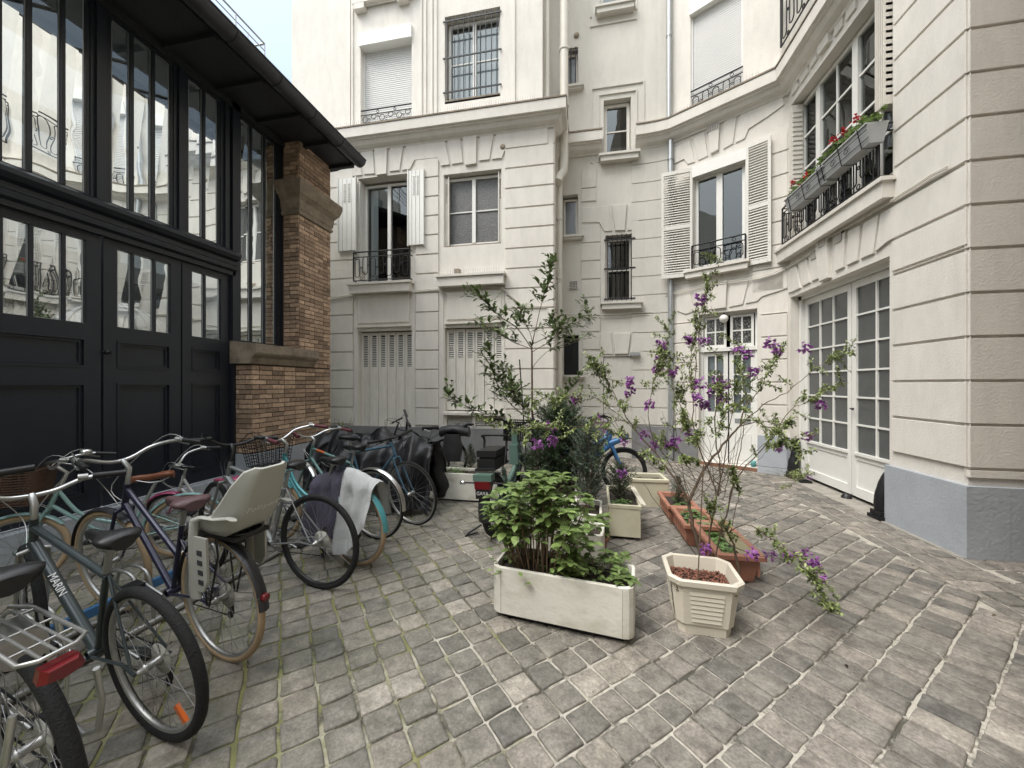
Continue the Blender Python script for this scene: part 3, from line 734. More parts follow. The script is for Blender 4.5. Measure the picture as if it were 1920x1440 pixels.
# closed panelled shutters at ground level
def closed_shutters(w, r, dep, n, parent, split=None):
    so_ = MB(); u0, u1, a, b = r; st_ = (u1 - u0) / n; zl = b - (b - a) * .36
    bk = MB(); w.box(bk, u0 + .01, u1 - .01, a + .02, b - .02, -dep - .03, -dep - .015)
    for i in range(n):
        x0, x1 = u0 + st_ * i + .006, u0 + st_ * (i + 1) - .006; fr = st_ * .2
        w.box(so_, x0, x0 + fr, a + .02, b - .02, -dep, -dep + .03); w.box(so_, x1 - fr, x1, a + .02, b - .02, -dep, -dep + .03)
        w.box(so_, x0 + fr, x1 - fr, a + .02, zl, -dep, -dep + .022); w.box(so_, x0 + fr, x1 - fr, b - .08, b - .02, -dep, -dep + .028)
        z = zl + .012
        while z < b - .1:
            vs = [w.pt(x0 + fr, z, -dep + .024), w.pt(x1 - fr, z, -dep + .024), w.pt(x1 - fr, z + .020, -dep + .006), w.pt(x0 + fr, z + .020, -dep + .006)]
            so_.quad(*vs); z += .036
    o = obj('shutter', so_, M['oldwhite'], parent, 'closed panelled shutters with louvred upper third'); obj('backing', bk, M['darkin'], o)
closed_shutters(WC, G1, .13, 6, BLK); closed_shutters(WC, G2, .13, 6, BLK)
m = MB(); mid = (G3[0] + G3[1]) / 2
for a, b in ((G3[0] + .03, mid - .03), (mid + .03, G3[1] - .03)):
    for i in range(5):
        z = G3[2] + .02 + i * (G3[3] - G3[2] - .03) / 5
        m.quad(WC.pt(a, z, -.01), WC.pt(b, z, -.01), WC.pt(b, z + .035, -.05), WC.pt(a, z + .035, -.05))
WC.box(m, G3[0], G3[0] + .03, G3[2], G3[3], -.07, .02); WC.box(m, mid - .03, mid + .03, G3[2], G3[3], -.07, .02); WC.box(m, G3[1] - .03, G3[1], G3[2], G3[3], -.07, .02)
WC.box(m, G3[0] - .03, G3[1] + .03, G3[3], G3[3] + .05, 0, .10)
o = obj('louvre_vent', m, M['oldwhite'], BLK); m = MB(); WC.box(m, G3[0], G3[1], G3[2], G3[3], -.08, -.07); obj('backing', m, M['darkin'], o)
# upper block windows: roller shutter and barred window
def roller(w, r, dep, parent, boxh=.22, down=0):
    u0, u1, a, b = r; m = MB(); w.box(m, u0 - .01, u1 + .01, b - boxh, b, -dep + .04, .06)
    o = obj('roller_box', m, M['whitewood'], parent)
    m = MB(); z = a + down; st_ = .042
    while z < b - boxh:
        m.add([w.pt(u0 + .02, z, -dep + .05), w.pt(u1 - .02, z, -dep + .05), w.pt(u1 - .02, z + .008, -dep + .064), w.pt(u0 + .02, z + .008, -dep + .064), w.pt(u1 - .02, z + .034, -dep + .064), w.pt(u0 + .02, z + .034, -dep + .064), w.pt(u1 - .02, z + st_, -dep + .05), w.pt(u0 + .02, z + st_, -dep + .05)],
              [(0, 1, 2, 3), (3, 2, 4, 5), (5, 4, 6, 7)]); z += st_
    w.box(m, u0, u0 + .03, a, b - boxh, -dep + .03, -dep + .09); w.box(m, u1 - .03, u1, a, b - boxh, -dep + .03, -dep + .09)
    obj('roller_shutter', m, M['shutter_grey'], parent)
roller(WU, U1, .2, BLK, .26)
railing(WU, U1[0], U1[1], WU.Z(724, 229), WU.Z(724, 200), -.02, BLK, ret=False, step=.19)
window(WU, U2[0] + .02, U2[1] - .02, U2[2] + .03, U2[3] - .03, .22, BLK, (1, 1), 2, curtain=M['curtain'], label='white casement window with net curtains behind iron bars')
def bars(w, r, n, parent, k=9, hz=(.12, .5, .93), over=.04, top=.0):
    m = MB(); u0, u1, a, b = r
    for i in range(k):
        u = u0 + (u1 - u0) * (i + .5) / k; m.tube([w.pt(u, a + .03, n), w.pt(u, b + top, n)], .009, 5)
    for h in hz:
        z = a + (b - a) * h; w.box(m, u0 - over, u1 + over, z - .013, z + .013, n - .006, n + .010)
    return obj('window_bars', m, M['iron'], parent)
bars(WU, U2, .02, BLK, 10, (.10, .5, .93), .03, -.03)
m = MB(); WU.box(m, U2[0], U2[1], U2[2] - .04, U2[2] + .03, -.2, .0); obj('wood_sill', m, M['stone'], BLK)
for r in (U3, U4): window(WU, r[0] + .02, r[1] - .02, r[2], r[3], .22, BLK, (1, 1), 2, curtain=M['curtain'])
# recess windows
for r, rr in ((A1, 1), (A2, 1), (A4, 1)):
    window(WA, r[0] + .01, r[1] - .01, r[2], r[3] - .04, .17, BLK, (1,), rr, fw=.045, glass=M['frost'], frame=M['oldwhite'], label='narrow cream framed stair window')
    sill(WA, r[0] - .08, r[1] + .12, r[2] - .09, r[2] - .005, .12, BLK, M['plaster_a'])
bars(WA, A1, .01, BLK, 3, (.9,), 0)
m = MB(); WA.box(m, A3[0], A3[1], A3[2], A3[3], -.15, -.12); mo = obj('window', m, M['iron'], BLK, 'narrow dark metal window with a round vent beside the entrance')
m = MB(); uc = (A3[0] + A3[1]) / 2
m.tube([WA.pt(uc + .06 * cos(a), A3[3] - .2 + .06 * sin(a), -.11) for a in [2 * pi * j / 14 for j in range(14)]], .008, 5, closed=True); m.tube([WA.pt(uc, A3[2], -.11), WA.pt(uc, A3[3] - .26, -.11)], .006, 5)
WA.box(m, A3[0], A3[1], A3[3] - .09, A3[3] - .06, -.14, -.08); obj('window_bars', m, M['black'], mo)
sill(WA, A3[0] - .06, A3[1] + .12, A3[2] - .09, A3[2] - .005, .12, BLK, M['plaster_a'])
for r, lab, gl in ((D1, 'stair window with two dark panes in a moulded surround', M['frost']), (D3, 'stair window at the top edge', M['frost']), (D4, 'stair window', M['frost'])):
    window(WA, r[0] + .01, r[1] - .01, r[2], r[3] - .02, .18, BLK, (1,), 2, fw=.06, glass=M['win'], frame=M['oldwhite'], label=lab)
window(WA, D2[0] + .01, D2[1] - .01, D2[2], D2[3] - .02, .18, BLK, (1,), 2, fw=.06, glass=M['win'], frame=M['oldwhite'], label='barred stair window over the entrance')
bars(WA, D2, .02, BLK, 6, (.05, .5, .93), .03)
for r in (D1, D2, D3): sill(WA, r[0] - .10, r[1] + .16, r[2] - .15, r[2] - .005, .17, BLK, M['plaster_a']); spikes(WA, r[0] - .1, r[1] + .12, r[2], .12, BLK, .09)
# entrance door of the recess
m = MB(); WA.box(m, DO[0] + .01, DO[1] - .01, .03, DO[3] - .01, -.07, -.03)
WA.box(m, DO[0] + .12, DO[1] - .12, .15, .9, -.03, -.018); WA.box(m, DO[0] + .12, DO[1] - .12, 1.05, DO[3] - .15, -.03, -.018)
eo = obj('door', m, M['plaster_a'], BLK, 'flush cream entrance door'); m = MB(); m.tube([WA.pt(DO[0] + .1, 1.0, -.03), WA.pt(DO[0] + .1, 1.0, .03), WA.pt(DO[0] + .2, 1.0, .03)], .01, 6); obj('handle', m, M['chrome'], eo)
# pipes
m = MB(); bp = (XC + .18, YA - .14)
m.tube([(bp[0], bp[1] - .45, TOP), (bp[0], bp[1] - .45, 5.85), (bp[0] - .01, bp[1] - .47, 5.62), (bp[0] - .08, bp[1] - .52, 5.5), (bp[0] - .11, bp[1] - .6, 5.35)], .082, 12)
for z in (6.9, 8.0): m.lathe([(.095, -.03), (.095, .03)], (bp[0], bp[1] - .45, z), 14)
obj('drainpipe', m, M['pipe'], BLK, 'thick cream painted downpipe with an elbow below the cornice')
m = MB(); q2 = (XC + .10, YC + .38); m.tube([(q2[0], q2[1], 5.45), (q2[0], q2[1], 0)], .052, 10)
for z in (1.2, 2.4, 3.55, 4.7): m.lathe([(.06, -.03), (.066, 0), (.06, .03)], (q2[0], q2[1], z), 12)
obj('drainpipe', m, M['pipe'], BLK, 'thin cream downpipe running to the ground')
m = MB(); p = WU.pt(uo + .07, 0, -.2); m.tube([(p.x, p.y, 6.6), (p.x, p.y, TOP)], .045, 10); obj('drainpipe', m, M['pipe'], BLK, 'slim cream pipe above the cornice')
pw = Vector((1.63, 7.74, 0)); m = MB(); m.tube([(pw.x, pw.y, 6.6), (pw.x, pw.y, TOP)], .045, 12); m.tube([(pw.x + .03, pw.y, .0), (pw.x + .03, pw.y, 6.25)], .05, 12)
for z in (8.3,): m.lathe([(.055, -.02), (.055, .02)], (pw.x, pw.y, z), 12)
for z in (2.1, 5.9): m.lathe([(.06, -.03), (.06, .03)], (pw.x + .03, pw.y, z), 12)
obj('drainpipe', m, M['zinc'], BLK, 'grey zinc downpipe at the bend of the wall')
# ---- angled wall openings
roller(WD, DU, .12, BLK, .30); railing(WD, DU[0], DU[1], WD.Z(1345, 192), WD.Z(1345, 148), -.0, BLK, ret=False, step=.17)
window(WD, DM[0], DM[1], DM[2], DM[3] - .2, .11, BLK, (1, 1), 1, fw=.055, stile=.10, label='white two-leaf window between louvred shutters')
m = MB(); WD.box(m, DM[0] - .03, DM[1] + .03, DM[3] - .21, DM[3], -.09, .07); obj('roller_box', m, M['whitewood'], BLK)
railing(WD, DM[0] - .02, DM[1] + .02, WD.Z(1349, 498), WD.Z(1349, 453), .09, BLK, step=.16)
sill(WD, WD.U(1286), WD.U(1408), DM[2] - .17, DM[2] - .02, .17, BLK)
def louvred(w, u0, u1, z0, z1, label):
    m = MB(); f = .045; w.box(m, u0, u0 + f, z0, z1, -.018, .018); w.box(m, u1 - f, u1, z0, z1, -.018, .018)
    zm = (z0 + z1) / 2 - .1
    for z in (z0, zm, z1 - .07): w.box(m, u0 + f, u1 - f, z, z + .07, -.018, .018)
    for a, b in ((z0 + .07, zm), (zm + .07, z1 - .07)):
        k = int((b - a) / .045)
        for i in range(k):
            z = a + (b - a) * (i + .15) / k
            vs = [w.pt(u, z + dz, n) for u in (u0 + f, u1 - f) for dz, n in ((0, .016), (.010, .016), (.036, -.016), (.026, -.016))]
            m.add(vs, [(0, 4, 5, 1), (1, 5, 6, 2), (2, 6, 7, 3), (3, 7, 4, 0)])
    return obj('shutter', m, M['peeling'], BLK, label)
h0 = WD.pt(DM[0] - .02, 0, .05); WLs = Wall((h0.x - .50, h0.y + .10), (h0.x, h0.y)); ul = WLs.U(1240)
WLs = Wall(tuple((WLs.o + WLs.u * ul).xy), (h0.x, h0.y)); louvred(WLs, 0, WLs.len, WLs.Z(1265, 521), WLs.Z(1265, 321), 'open louvred shutter with flaking paint, left of the window')
h1 = WD.pt(DM[1] + .02, 0, .05); WRs = Wall((h1.x, h1.y), (h1.x + .45, h1.y - .33)); ur = WRs.U(1446); louvred(WRs, 0, ur, WRs.Z(1400, 499), WRs.Z(1400, 272), 'open louvred shutter with flaking paint, right of the window')
# house door under it
u0, u1, a, b = DD; zt_ = WD.Z(1365, 655); m = MB(); dn = -.18
WD.box(m, u0, u1, zt_ - .02, zt_ + .05, dn, dn + .09)
for x in (u0, u1 - .05): WD.box(m, x, x + .05, a, b, dn, dn + .06)
WD.box(m, u0 + .05, u1 - .05, b - .05, b, dn, dn + .06)
do = obj('door_frame', m, M['whitewood'], BLK); md = (u0 + u1) / 2
for i, (x0, x1) in enumerate(((u0 + .05, md - .012), (md + .012, u1 - .05))):
    window(WD, x0 + .02, x1 - .02, zt_ + .05, b - .06, -dn - .02, BLK, (2,), 2, fw=.04, glass=M['lace'], mun=.025, name='transom_window', th=.04)
    m = MB(); WD.box(m, x0, x1, a, .72, dn, dn + .035); WD.box(m, x0 + .06, x1 - .06, .15, .62, dn + .035, dn + .045)
    WD.box(m, x0, x0 + .07, .72, zt_ - .03, dn, dn + .035); WD.box(m, x1 - .07, x1, .72, zt_ - .03, dn, dn + .035); WD.box(m, x0 + .07, x1 - .07, zt_ - .1, zt_ - .03, dn, dn + .035)
    WD.box(m, x0 + .07, x1 - .07, .72, .98, dn, dn + .034)
    for k in (1, 2): z = .98 + (zt_ - 1.08) * k / 3; WD.box(m, x0 + .07, x1 - .07, z - .012, z + .012, dn + .005, dn + .03)
    xm_ = (x0 + x1) / 2; WD.box(m, xm_ - .012, xm_ + .012, .98, zt_ - .1, dn + .005, dn + .031)
    lf = obj('door', m, M['whitewood'], BLK, 'white half-glazed door leaf with net curtain')
    m = MB(); m.quad(WD.pt(x0 + .06, .97, dn + .012), WD.pt(x1 - .06, .97, dn + .012), WD.pt(x1 - .06, zt_ - .09, dn + .012), WD.pt(x0 + .06, zt_ - .09, dn + .012)); obj('pane', m, M['win'], lf)
    m = MB(); m.grid([[WD.pt(x0 + .05 + (x1 - x0 - .1) * q_ / 50, z, dn - .03 + .012 * sin(q_ * 1.25)) for q_ in range(51)] for z in (.95, zt_ - .08)]); obj('curtain', m, M['curtain'], lf)
    if i:
        m = MB(); WD.box(m, x0 + .09, x1 - .07, .80, .88, dn + .034, dn + .042); WD.box(m, xm_ - .03, xm_ + .06, .83, .845, dn + .042, dn + .048); obj('letter_slot', m, M['zinc'], lf)
        m = MB(); m.lathe([(.0, 0), (.025, .005), (.028, .03), (.012, .05), (0, .052)], tuple(WD.pt(x0 + .035, 1.02, dn + .03)), 10, M=Matrix.Rotation(pi / 2, 4, WD.u)); obj('handle', m, M['stone'], lf)
m = MB(); WD.box(m, u0 - .0, u1, 0, .055, -.2, .03); obj('doorstep', m, mat('red_brown_step', (.22, .11, .07), .8, var=.2), BLK)
# ---- garage
GW = WR.off(-.17); m = MB(); L0, L1 = RG[0] + .01, RG[1] - .01; sp_ = GW.U(1597); Zt = RG[3]
WR.box(m, L0, L0 + .06, .0, Zt, -.2, -.12); WR.box(m, L1 - .03, L1, 0, Zt, -.2, -.12); WR.box(m, L0, L1, Zt - .06, Zt, -.2, -.12)
go2 = obj('garage_frame', m, M['whitewood'], BLK)
for (x0, x1, nc, lab) in ((L0 + .065, sp_ - .006, 3, 'white garage door leaf with three columns of panes'), (sp_ + .006, L1 - .035, 2, 'white garage door leaf with two columns of panes')):
    m = MB(); n0, n1 = -.04, .0; gb, gt = .62, Zt - .16
    GW.box(m, x0, x0 + .075, .05, Zt - .07, n0, n1); GW.box(m, x1 - .075, x1, .05, Zt - .07, n0, n1)
    GW.box(m, x0 + .075, x1 - .075, .05, .17, n0, n1 + .004); GW.box(m, x0 + .075, x1 - .075, .17, gb - .1, n0, n1 - .016); GW.box(m, x0 + .075, x1 - .075, gb - .1, gb - .03, n0, n1 - .004)
    GW.box(m, x0 + .06, x1 - .06, gb - .035, gb, n0, n1 + .022); GW.box(m, x0 + .075, x1 - .075, gt, Zt - .07, n0, n1)
    for c in range(1, nc): x = x0 + .075 + (x1 - x0 - .15) * c / nc; GW.box(m, x - .012, x + .012, gb, gt, n0 + .01, n1 - .004)
    for r_ in range(1, 6): z = gb + (gt - gb) * r_ / 6; GW.box(m, x0 + .075, x1 - .075, z - .011, z + .011, n0 + .01, n1 - .002)
    lf = obj('garage_door', m, M['whitewood'], BLK, lab)
    m = MB(); m.quad(*[GW.pt(a_, b_, n0 + .016) for a_, b_ in ((x0 + .07, gb), (x1 - .07, gb), (x1 - .07, gt), (x0 + .07, gt))]); obj('pane', m, M['frost'], lf)
    if nc == 2: m = MB(); m.tube([GW.pt(x0 + .03, 1.18, 0), GW.pt(x0 + .03, 1.18, .04), GW.pt(x0 + .10, 1.17, .05)], .009, 6); obj('handle', m, M['iron'], lf)
m = MB(); p = GW.pt(sp_, .02, .06); m.lathe([(.0, .06), (.03, .05), (.05, .02), (.06, -.01)], (p.x, p.y, .01), 10); obj('door_stop', m, M['black'], BLK)
# ---- big window over the garage
window(WR, RW[0] + .02, RW[1] - .02, RW[2] + .08, RW[3] - .02, .2, BLK, (1, 2, 2), 4, fw=.06, stile=.10, mun=.028, label='wide white window of small panes above the garage')
m = MB()
for zz, nn_ in ((4.0, 0), ):
    pass
sill(WR, WR.U(1466), WR.U(1690) - .02, 3.50, 3.72, .17, BLK); bo = MB()
railing(WR, RW[0] + .03, RW[1] + .0, 3.76, 4.33, .13, BLK, step=.15, dense=True)
def metalfold(w, u, z0, z1, n0, k, sgn):
    m = MB()
    for i in range(k):
        a = u + sgn * .03 * i; w.box(m, min(a, a + sgn * .008), max(a, a + sgn * .008), z0, z1, n0, n0 + .17)
        zz = z0 + .1
        while zz < z1 - .06:
            w.box(m, min(a, a + sgn * .02), max(a, a + sgn * .02), zz, zz + .03, n0 + .02, n0 + .15); zz += .075
    obj('shutter', m, M['oldwhite'], BLK, 'folded metal shutter in the window reveal')
metalfold(WR, RW[0] + .02, 3.85, 5.95, -.14, 3, 1); metalfold(WR, RW[1] - .02, 4.55, 5.98, -.10, 5, -1)
# upper window of that wall, just its railing shows
railing(WR.off(.12), WR.U(1480), WR.U(1680), 7.0, 7.9, .0, BLK, step=.2, ret=True, r=.012)
# ---- cables
def cable(w, pts, f, n=.04, r=.010, m=None):
    mb = MB(); q_ = [w.pt(*w.px(*f(p)), n) if f else w.pt(*w.px(*p), n) for p in pts]; mb.tube(q_, r, 6); obj('cable', mb, m or M['pipe'], BLK)
k4 = lambda p: (540 + p[0] / 2.743, 420 + p[1] / 2.743)
for dy in (0, 7): cable(WC, [(60, 408 + dy), (212, 385 + dy), (340, 365 + dy), (655, 345 + dy), (790, 333 + dy), (1040, 320 + dy), (1095, 326 + dy), (1130, 350 + dy), (1170, 392 + dy), (1205, 425 + dy), (1330, 424 + dy)], k4, .045, .008)
cable(WA, [(1380, 462), (1560, 470), (1590, 480), (1603, 510), (1603, 640), (1620, 670)], k4, .03, .009); cable(WA, [(1560, 468), (1700, 466), (1915, 452)], k4, .035, .008); cable(WA, [(1400, 478), (1640, 480), (1915, 466)], k4, .035, .006)
kk6 = lambda p: (1220 + p[0] / 2.743, 380 + p[1] / 2.743)
for dy in (0, 9): cable(WD, [(20, 490 + dy), (130, 462 + dy), (300, 420 + dy), (400, 408 + dy), (560, 385 + dy), (640, 362 + dy), (695, 335 + dy)], kk6, .05, .006)
for dy in (0, 8): cable(WR, [(715, 330 + dy), (800, 280 + dy), (925, 190 + dy), (935, 172 + dy), (1060, 105 + dy), (1190, 30 + dy), (1290, -30 + dy), (1480, -150 + dy), (1560, -190 + dy)], kk6, .05, .007)
for x, y, s in ((1536, 470, .16), (1555, 452, .16), (1582, 444, .16)): vent(WR, x - 6, y + 6 if x < 1540 else y, s * .8, BLK, .06 if x in (1555,) else .035)
for x, y in ((1528, 72), (1541, 38)): vent(WR, x, y, .15, BLK, .035, .13)
vent(WD, 1338, 241, .2, BLK, .05, .1); vent(WA, 1075, 535, .16, BLK, .025); vent(WA, 1103, 603, .12, BLK, .025)
for w_, x, y in ((WC, 943, 277), (WA, 1081, 67)):
    m = MB(); u, z = w_.px(x, y); m.lathe([(0, .035), (.05, .032), (.055, .02), (.055, 0)], tuple(w_.pt(u, z)), 14, M=Matrix.Rotation(pi / 2, 4, w_.u)); obj('vent', m, M['stone'], BLK)
# dark rooms behind the windows
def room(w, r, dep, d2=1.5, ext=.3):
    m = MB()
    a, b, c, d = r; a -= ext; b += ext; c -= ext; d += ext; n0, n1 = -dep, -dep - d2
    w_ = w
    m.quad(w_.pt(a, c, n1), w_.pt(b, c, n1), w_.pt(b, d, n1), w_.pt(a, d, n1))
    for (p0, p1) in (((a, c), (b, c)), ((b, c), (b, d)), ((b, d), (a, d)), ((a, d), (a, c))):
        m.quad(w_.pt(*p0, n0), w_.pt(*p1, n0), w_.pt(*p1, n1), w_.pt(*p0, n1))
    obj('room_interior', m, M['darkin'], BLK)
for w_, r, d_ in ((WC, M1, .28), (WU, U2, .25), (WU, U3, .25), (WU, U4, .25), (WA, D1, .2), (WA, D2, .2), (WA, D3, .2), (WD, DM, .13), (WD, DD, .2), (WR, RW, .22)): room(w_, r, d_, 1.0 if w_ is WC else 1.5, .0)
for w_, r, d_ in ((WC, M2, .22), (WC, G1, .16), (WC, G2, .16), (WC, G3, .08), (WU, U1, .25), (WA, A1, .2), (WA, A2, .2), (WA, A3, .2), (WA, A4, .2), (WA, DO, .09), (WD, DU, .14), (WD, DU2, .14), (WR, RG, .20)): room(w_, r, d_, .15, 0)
# things fixed to or standing at the walls
m = MB(); u, z = WD.px(1356, 597); c = WD.pt(u, z, -.04); m.lathe([(.075 * sin(a), -.075 * cos(a)) for a in [pi * j / 10 for j in range(11)]], tuple(c), 16)
lt = thing('wall_lamp', 'white globe lamp over the half-glazed house door', 'lamp', tuple(WD.pt(u, z, -.1))); obj('globe', m, mat('opal_glass', (.78, .77, .73), .25), lt)
m = MB(); m.tube([WD.pt(u, z + .06, -.18), WD.pt(u, z + .075, -.04)], .025, 8); obj('bracket', m, M['iron'], lt)
m = MB(); u, z = WA.px(1190, 664); WA.box(m, u - .09, u + .09, z - .035, z + .03, 0, .11); lt = thing('wall_lamp', 'small grey box lamp above the cream entrance door', 'lamp', tuple(WA.pt(u, z, 0))); obj('housing', m, M['zinc'], lt)
m = MB(); WA.box(m, u - .07, u + .07, z - .045, z - .035, .01, .1); obj('diffuser', m, M['whitewood'], lt)
u, z = WA.px(1109, 676); m = MB(); WA.box(m, u - .065, u + .065, z - .075, z + .075, .02, .035); sg = thing('letter_sign', 'square black plaque with a white letter A beside the entrance', 'sign', tuple(WA.pt(u, z, .02))); obj('plaque', m, M['black'], sg)
m = MB(); fw_ = .017
def stroke(mb, w, a, b, n, t=.016):
    a = Vector(a); b = Vector(b); d = (b - a).normalized(); q_ = Vector((-d.y, d.x)) * t / 2
    mb.prism([w.pt(*(a - q_), n), w.pt(*(b - q_), n), w.pt(*(b + q_), n), w.pt(*(a + q_), n)], w.n * .003)
stroke(m, WA, (u - .035, z - .045), (u, z + .045), .036); stroke(m, WA, (u + .035, z - .045), (u, z + .045), .0362); stroke(m, WA, (u - .02, z - .015), (u + .02, z - .015), .0364, .012)
obj('letter', m, M['label_white'], sg)

random.seed(99); m = MB()
for i in range(420):
    k = random.random()
    if k < .55: x, y = random.gauss(0, .35) - .1, random.gauss(2.25, .12)
    elif k < .75: x, y = random.gauss(.72, .2), random.gauss(2.35, .1)
    else: x, y = R(-2.5, 3), R(1, 6.5)
    s_ = R(.002, .006) if k < .75 or random.random() < .7 else R(.01, .018); a = R(0, 6.3); c = Vector((x, y, .007)); e1 = Vector((cos(a), sin(a), 0)) * s_; e2 = Vector((-sin(a), cos(a), 0)) * s_ * .5; m.c = R(0, 1)
    m.add([c - e1, c - e2 + Vector((0, 0, s_ * .3)), c + e1, c + e2 + Vector((0, 0, s_ * .4)), c + Vector((0, 0, s_ * .6))], [(0, 1, 4), (1, 2, 4), (2, 3, 4), (3, 0, 4)])
tag(obj('ground_litter', m, mat('soil_crumbs_and_leaf_bits', (.07, .05, .03), .95, rnd=.7)), 'crumbs of soil and bits of dead leaf scattered on the setts', 'litter', kind='stuff')
# ================================================================ STUDIO BUILDING ON THE LEFT
ATL = thing('studio_building', 'low studio building with blue-black glazed doors and a brown brick pier', 'building', (-5, 3, 0))
WL = Wall((-4.75, 0), (-4.75, 1)); WB = Wall((-4.45, 0), (-4.45, 1))
n_ = MB(); U = WL.U
H0, HL0, HL1, HT = .27, 3.0, 3.30, 5.26
W1 = (U(205), U(326)); W2 = (U(351), U(414)); W3 = (U(448), U(520)); W0 = (-.35, U(170))
lA = (-.7, U(189)); lB = (U(194), U(339)); lC = (U(342), U(429))
yE = 5.19
# upper wall with window openings, strip window at the right
ops = [(W0[0], W0[1], 3.34, HT, .07), (W1[0], W1[1], 3.34, HT, .07), (W2[0], W2[1], 3.34, HT, .07), (W3[0], W3[1], 2.10, HT, .07)]
WL.base(n_, -6, U(431), HL1, 5.6, ops[:3]); WL.base(n_, U(431), yE + .03, 1.9, 5.45, ops[3:])
WL.base(n_, -6, -.7, 0, HL1)
# posts standing proud between the windows
for a, b in ((U(171), U(203)), (U(328), U(349)), (U(416), U(432))): WL.box(n_, a + .03, b - .03, HL1, 5.5, 0, .025)
WL.box(n_, U(431), U(446), H0 - .0, 5.5, -.02, .05)
obj('joinery_wall', n_, M['navy'], ATL)
n_ = MB()
# transom: a moulded beam
prof = [(0, 2.98), (.05, 2.98), (.05, 3.03), (.09, 3.05), (.10, 3.10), (.07, 3.12), (.07, 3.17), (.12, 3.19), (.15, 3.23), (.15, 3.27), (.11, 3.30), (.06, 3.31), (.02, 3.34), (0, 3.34)]
secs = [[WL.pt(u, z, a) for a, z in prof] for u in (-6, U(436))]
n_.grid(secs, smooth=False); n_.add(secs[1], [tuple(range(len(prof)))[::-1]]); obj('transom', n_, M['navy'], ATL)
# door leaves
def leaf(x0, x1, mull, name, lab):
    m = MB(); st_ = .11; n0, n1 = -.05, 0
    gz0, gz1 = 2.09, 2.90
    WL.box(m, x0, x0 + st_, H0, HL0 - .0, n0, n1); WL.box(m, x1 - st_, x1, H0, HL0, n0, n1)
    for a, b in ((H0, .42), (1.51, 1.66), (1.95, gz0), (gz1, HL0)): WL.box(m, x0 + st_, x1 - st_, a, b, n0, n1)
    for a, b in ((.42, 1.51), (1.66, 1.95)):
        WL.box(m, x0 + st_, x1 - st_, a, b, n0, -.03)
        u0, u1 = x0 + st_, x1 - st_
        for k, (w_, d_) in enumerate(((.0, -.004), (.025, -.014))):      # stepped moulding round the sunk panel
            for (p, q_, r_, s_) in ((u0 + w_, u1 - w_, a + w_, a + w_ + .022), (u0 + w_, u1 - w_, b - w_ - .022, b - w_), (u0 + w_, u0 + w_ + .022, a + w_ + .022, b - w_ - .022), (u1 - w_ - .022, u1 - w_, a + w_ + .022, b - w_ - .022)):
                WL.box(m, p, q_, r_, s_, -.03, d_ + (.012 if k == 0 else 0))
    for c in mull: WL.box(m, c - .013, c + .013, gz0, gz1, n0 + .005, n1 - .006)
    o = obj('door', m, M['navy'], ATL, lab)
    cuts = [x0 + st_] + list(mull) + [x1 - st_]
    for a, b in zip(cuts[:-1], cuts[1:]):
        m = MB(); t1, t2 = R(-.004, .004), R(-.004, .004)
        m.quad(WL.pt(a, gz0, -.028 + t1), WL.pt(b, gz0, -.028 - t1), WL.pt(b, gz1, -.028 + t2), WL.pt(a, gz1, -.028 - t2)); obj('pane', m, M['doorglass'], o)
    # light putty line round each pane
    m = MB()
    for a, b in zip(cuts[:-1], cuts[1:]):
        for u in (a + .016, b - .020): WL.box(m, u, u + .005, gz0, gz1, -.026, -.020)
        WL.box(m, a, b, gz0, gz0 + .006, -.026, -.019)
    obj('putty', m, M['zinc'], o); return o
leaf(lA[0], lA[1], [-.7 + .7, U(2) - .42, U(2), U(60), U(121)][1:], 'door', 'tall panelled door leaf with glazed top, at the left edge')
dB = leaf(lB[0], lB[1], [U(250), U(291)], 'door', 'middle panelled door leaf with glazed top')
leaf(lC[0], lC[1], [U(385)], 'door', 'narrow panelled door leaf next to the brick pier')
m = MB(); m.lathe([(0, .06), (.02, .055), (.026, .03), (.012, .01), (.02, 0)], tuple(WL.pt(lB[0] + .01, 1.82, 0)), 12, M=Matrix.Rotation(pi / 2, 4, 'Y')); obj('handle', m, M['iron'], dB)
# upper windows
def upwin(x0, x1, mull, z0, z1, lab, wig=0):
    m = MB(); f = .02
    WL.box(m, x0, x0 + f, z0, z1, -.06, -.01); WL.box(m, x1 - f, x1, z0, z1, -.06, -.01); WL.box(m, x0 + f, x1 - f, z0, z0 + f, -.06, -.01); WL.box(m, x0 + f, x1 - f, z1 - f, z1, -.06, -.01)
    for c in mull: WL.box(m, c - .014, c + .014, z0 + f, z1 - f, -.055, -.004)
    o = obj('window', m, M['navy'], ATL, lab); cuts = [x0 + f] + list(mull) + [x1 - f]
    for a, b in zip(cuts[:-1], cuts[1:]):
        m = MB(); t1, t2 = R(-.004, .004), R(-.005, .005)
        m.quad(WL.pt(a, z0, -.035 + t1), WL.pt(b, z0, -.035 - t1), WL.pt(b, z1, -.035 + t2), WL.pt(a, z1, -.035 - t2)); obj('pane', m, M['atelier'], o)
    m = MB()
    for a, b in zip(cuts[:-1], cuts[1:]):
        for u in (a + .016, b - .020): WL.box(m, u, u + .005, z0 + f, z1 - f, -.034, -.028)
    obj('putty', m, M['zinc'], o)
upwin(W0[0], W0[1], [U(0) - .72, U(0) - .36, U(0), U(57), U(120)], 3.34, HT, 'tall studio window at the left edge')
upwin(W1[0], W1[1], [U(249), U(289)], 3.34, HT, 'studio window of three tall panes')
upwin(W2[0], W2[1], [U(384)], 3.34, HT, 'studio window of two tall panes')
upwin(W3[0], W3[1], [U(472), U(497)], 2.10, HT, 'full height studio window next to the brick pier')
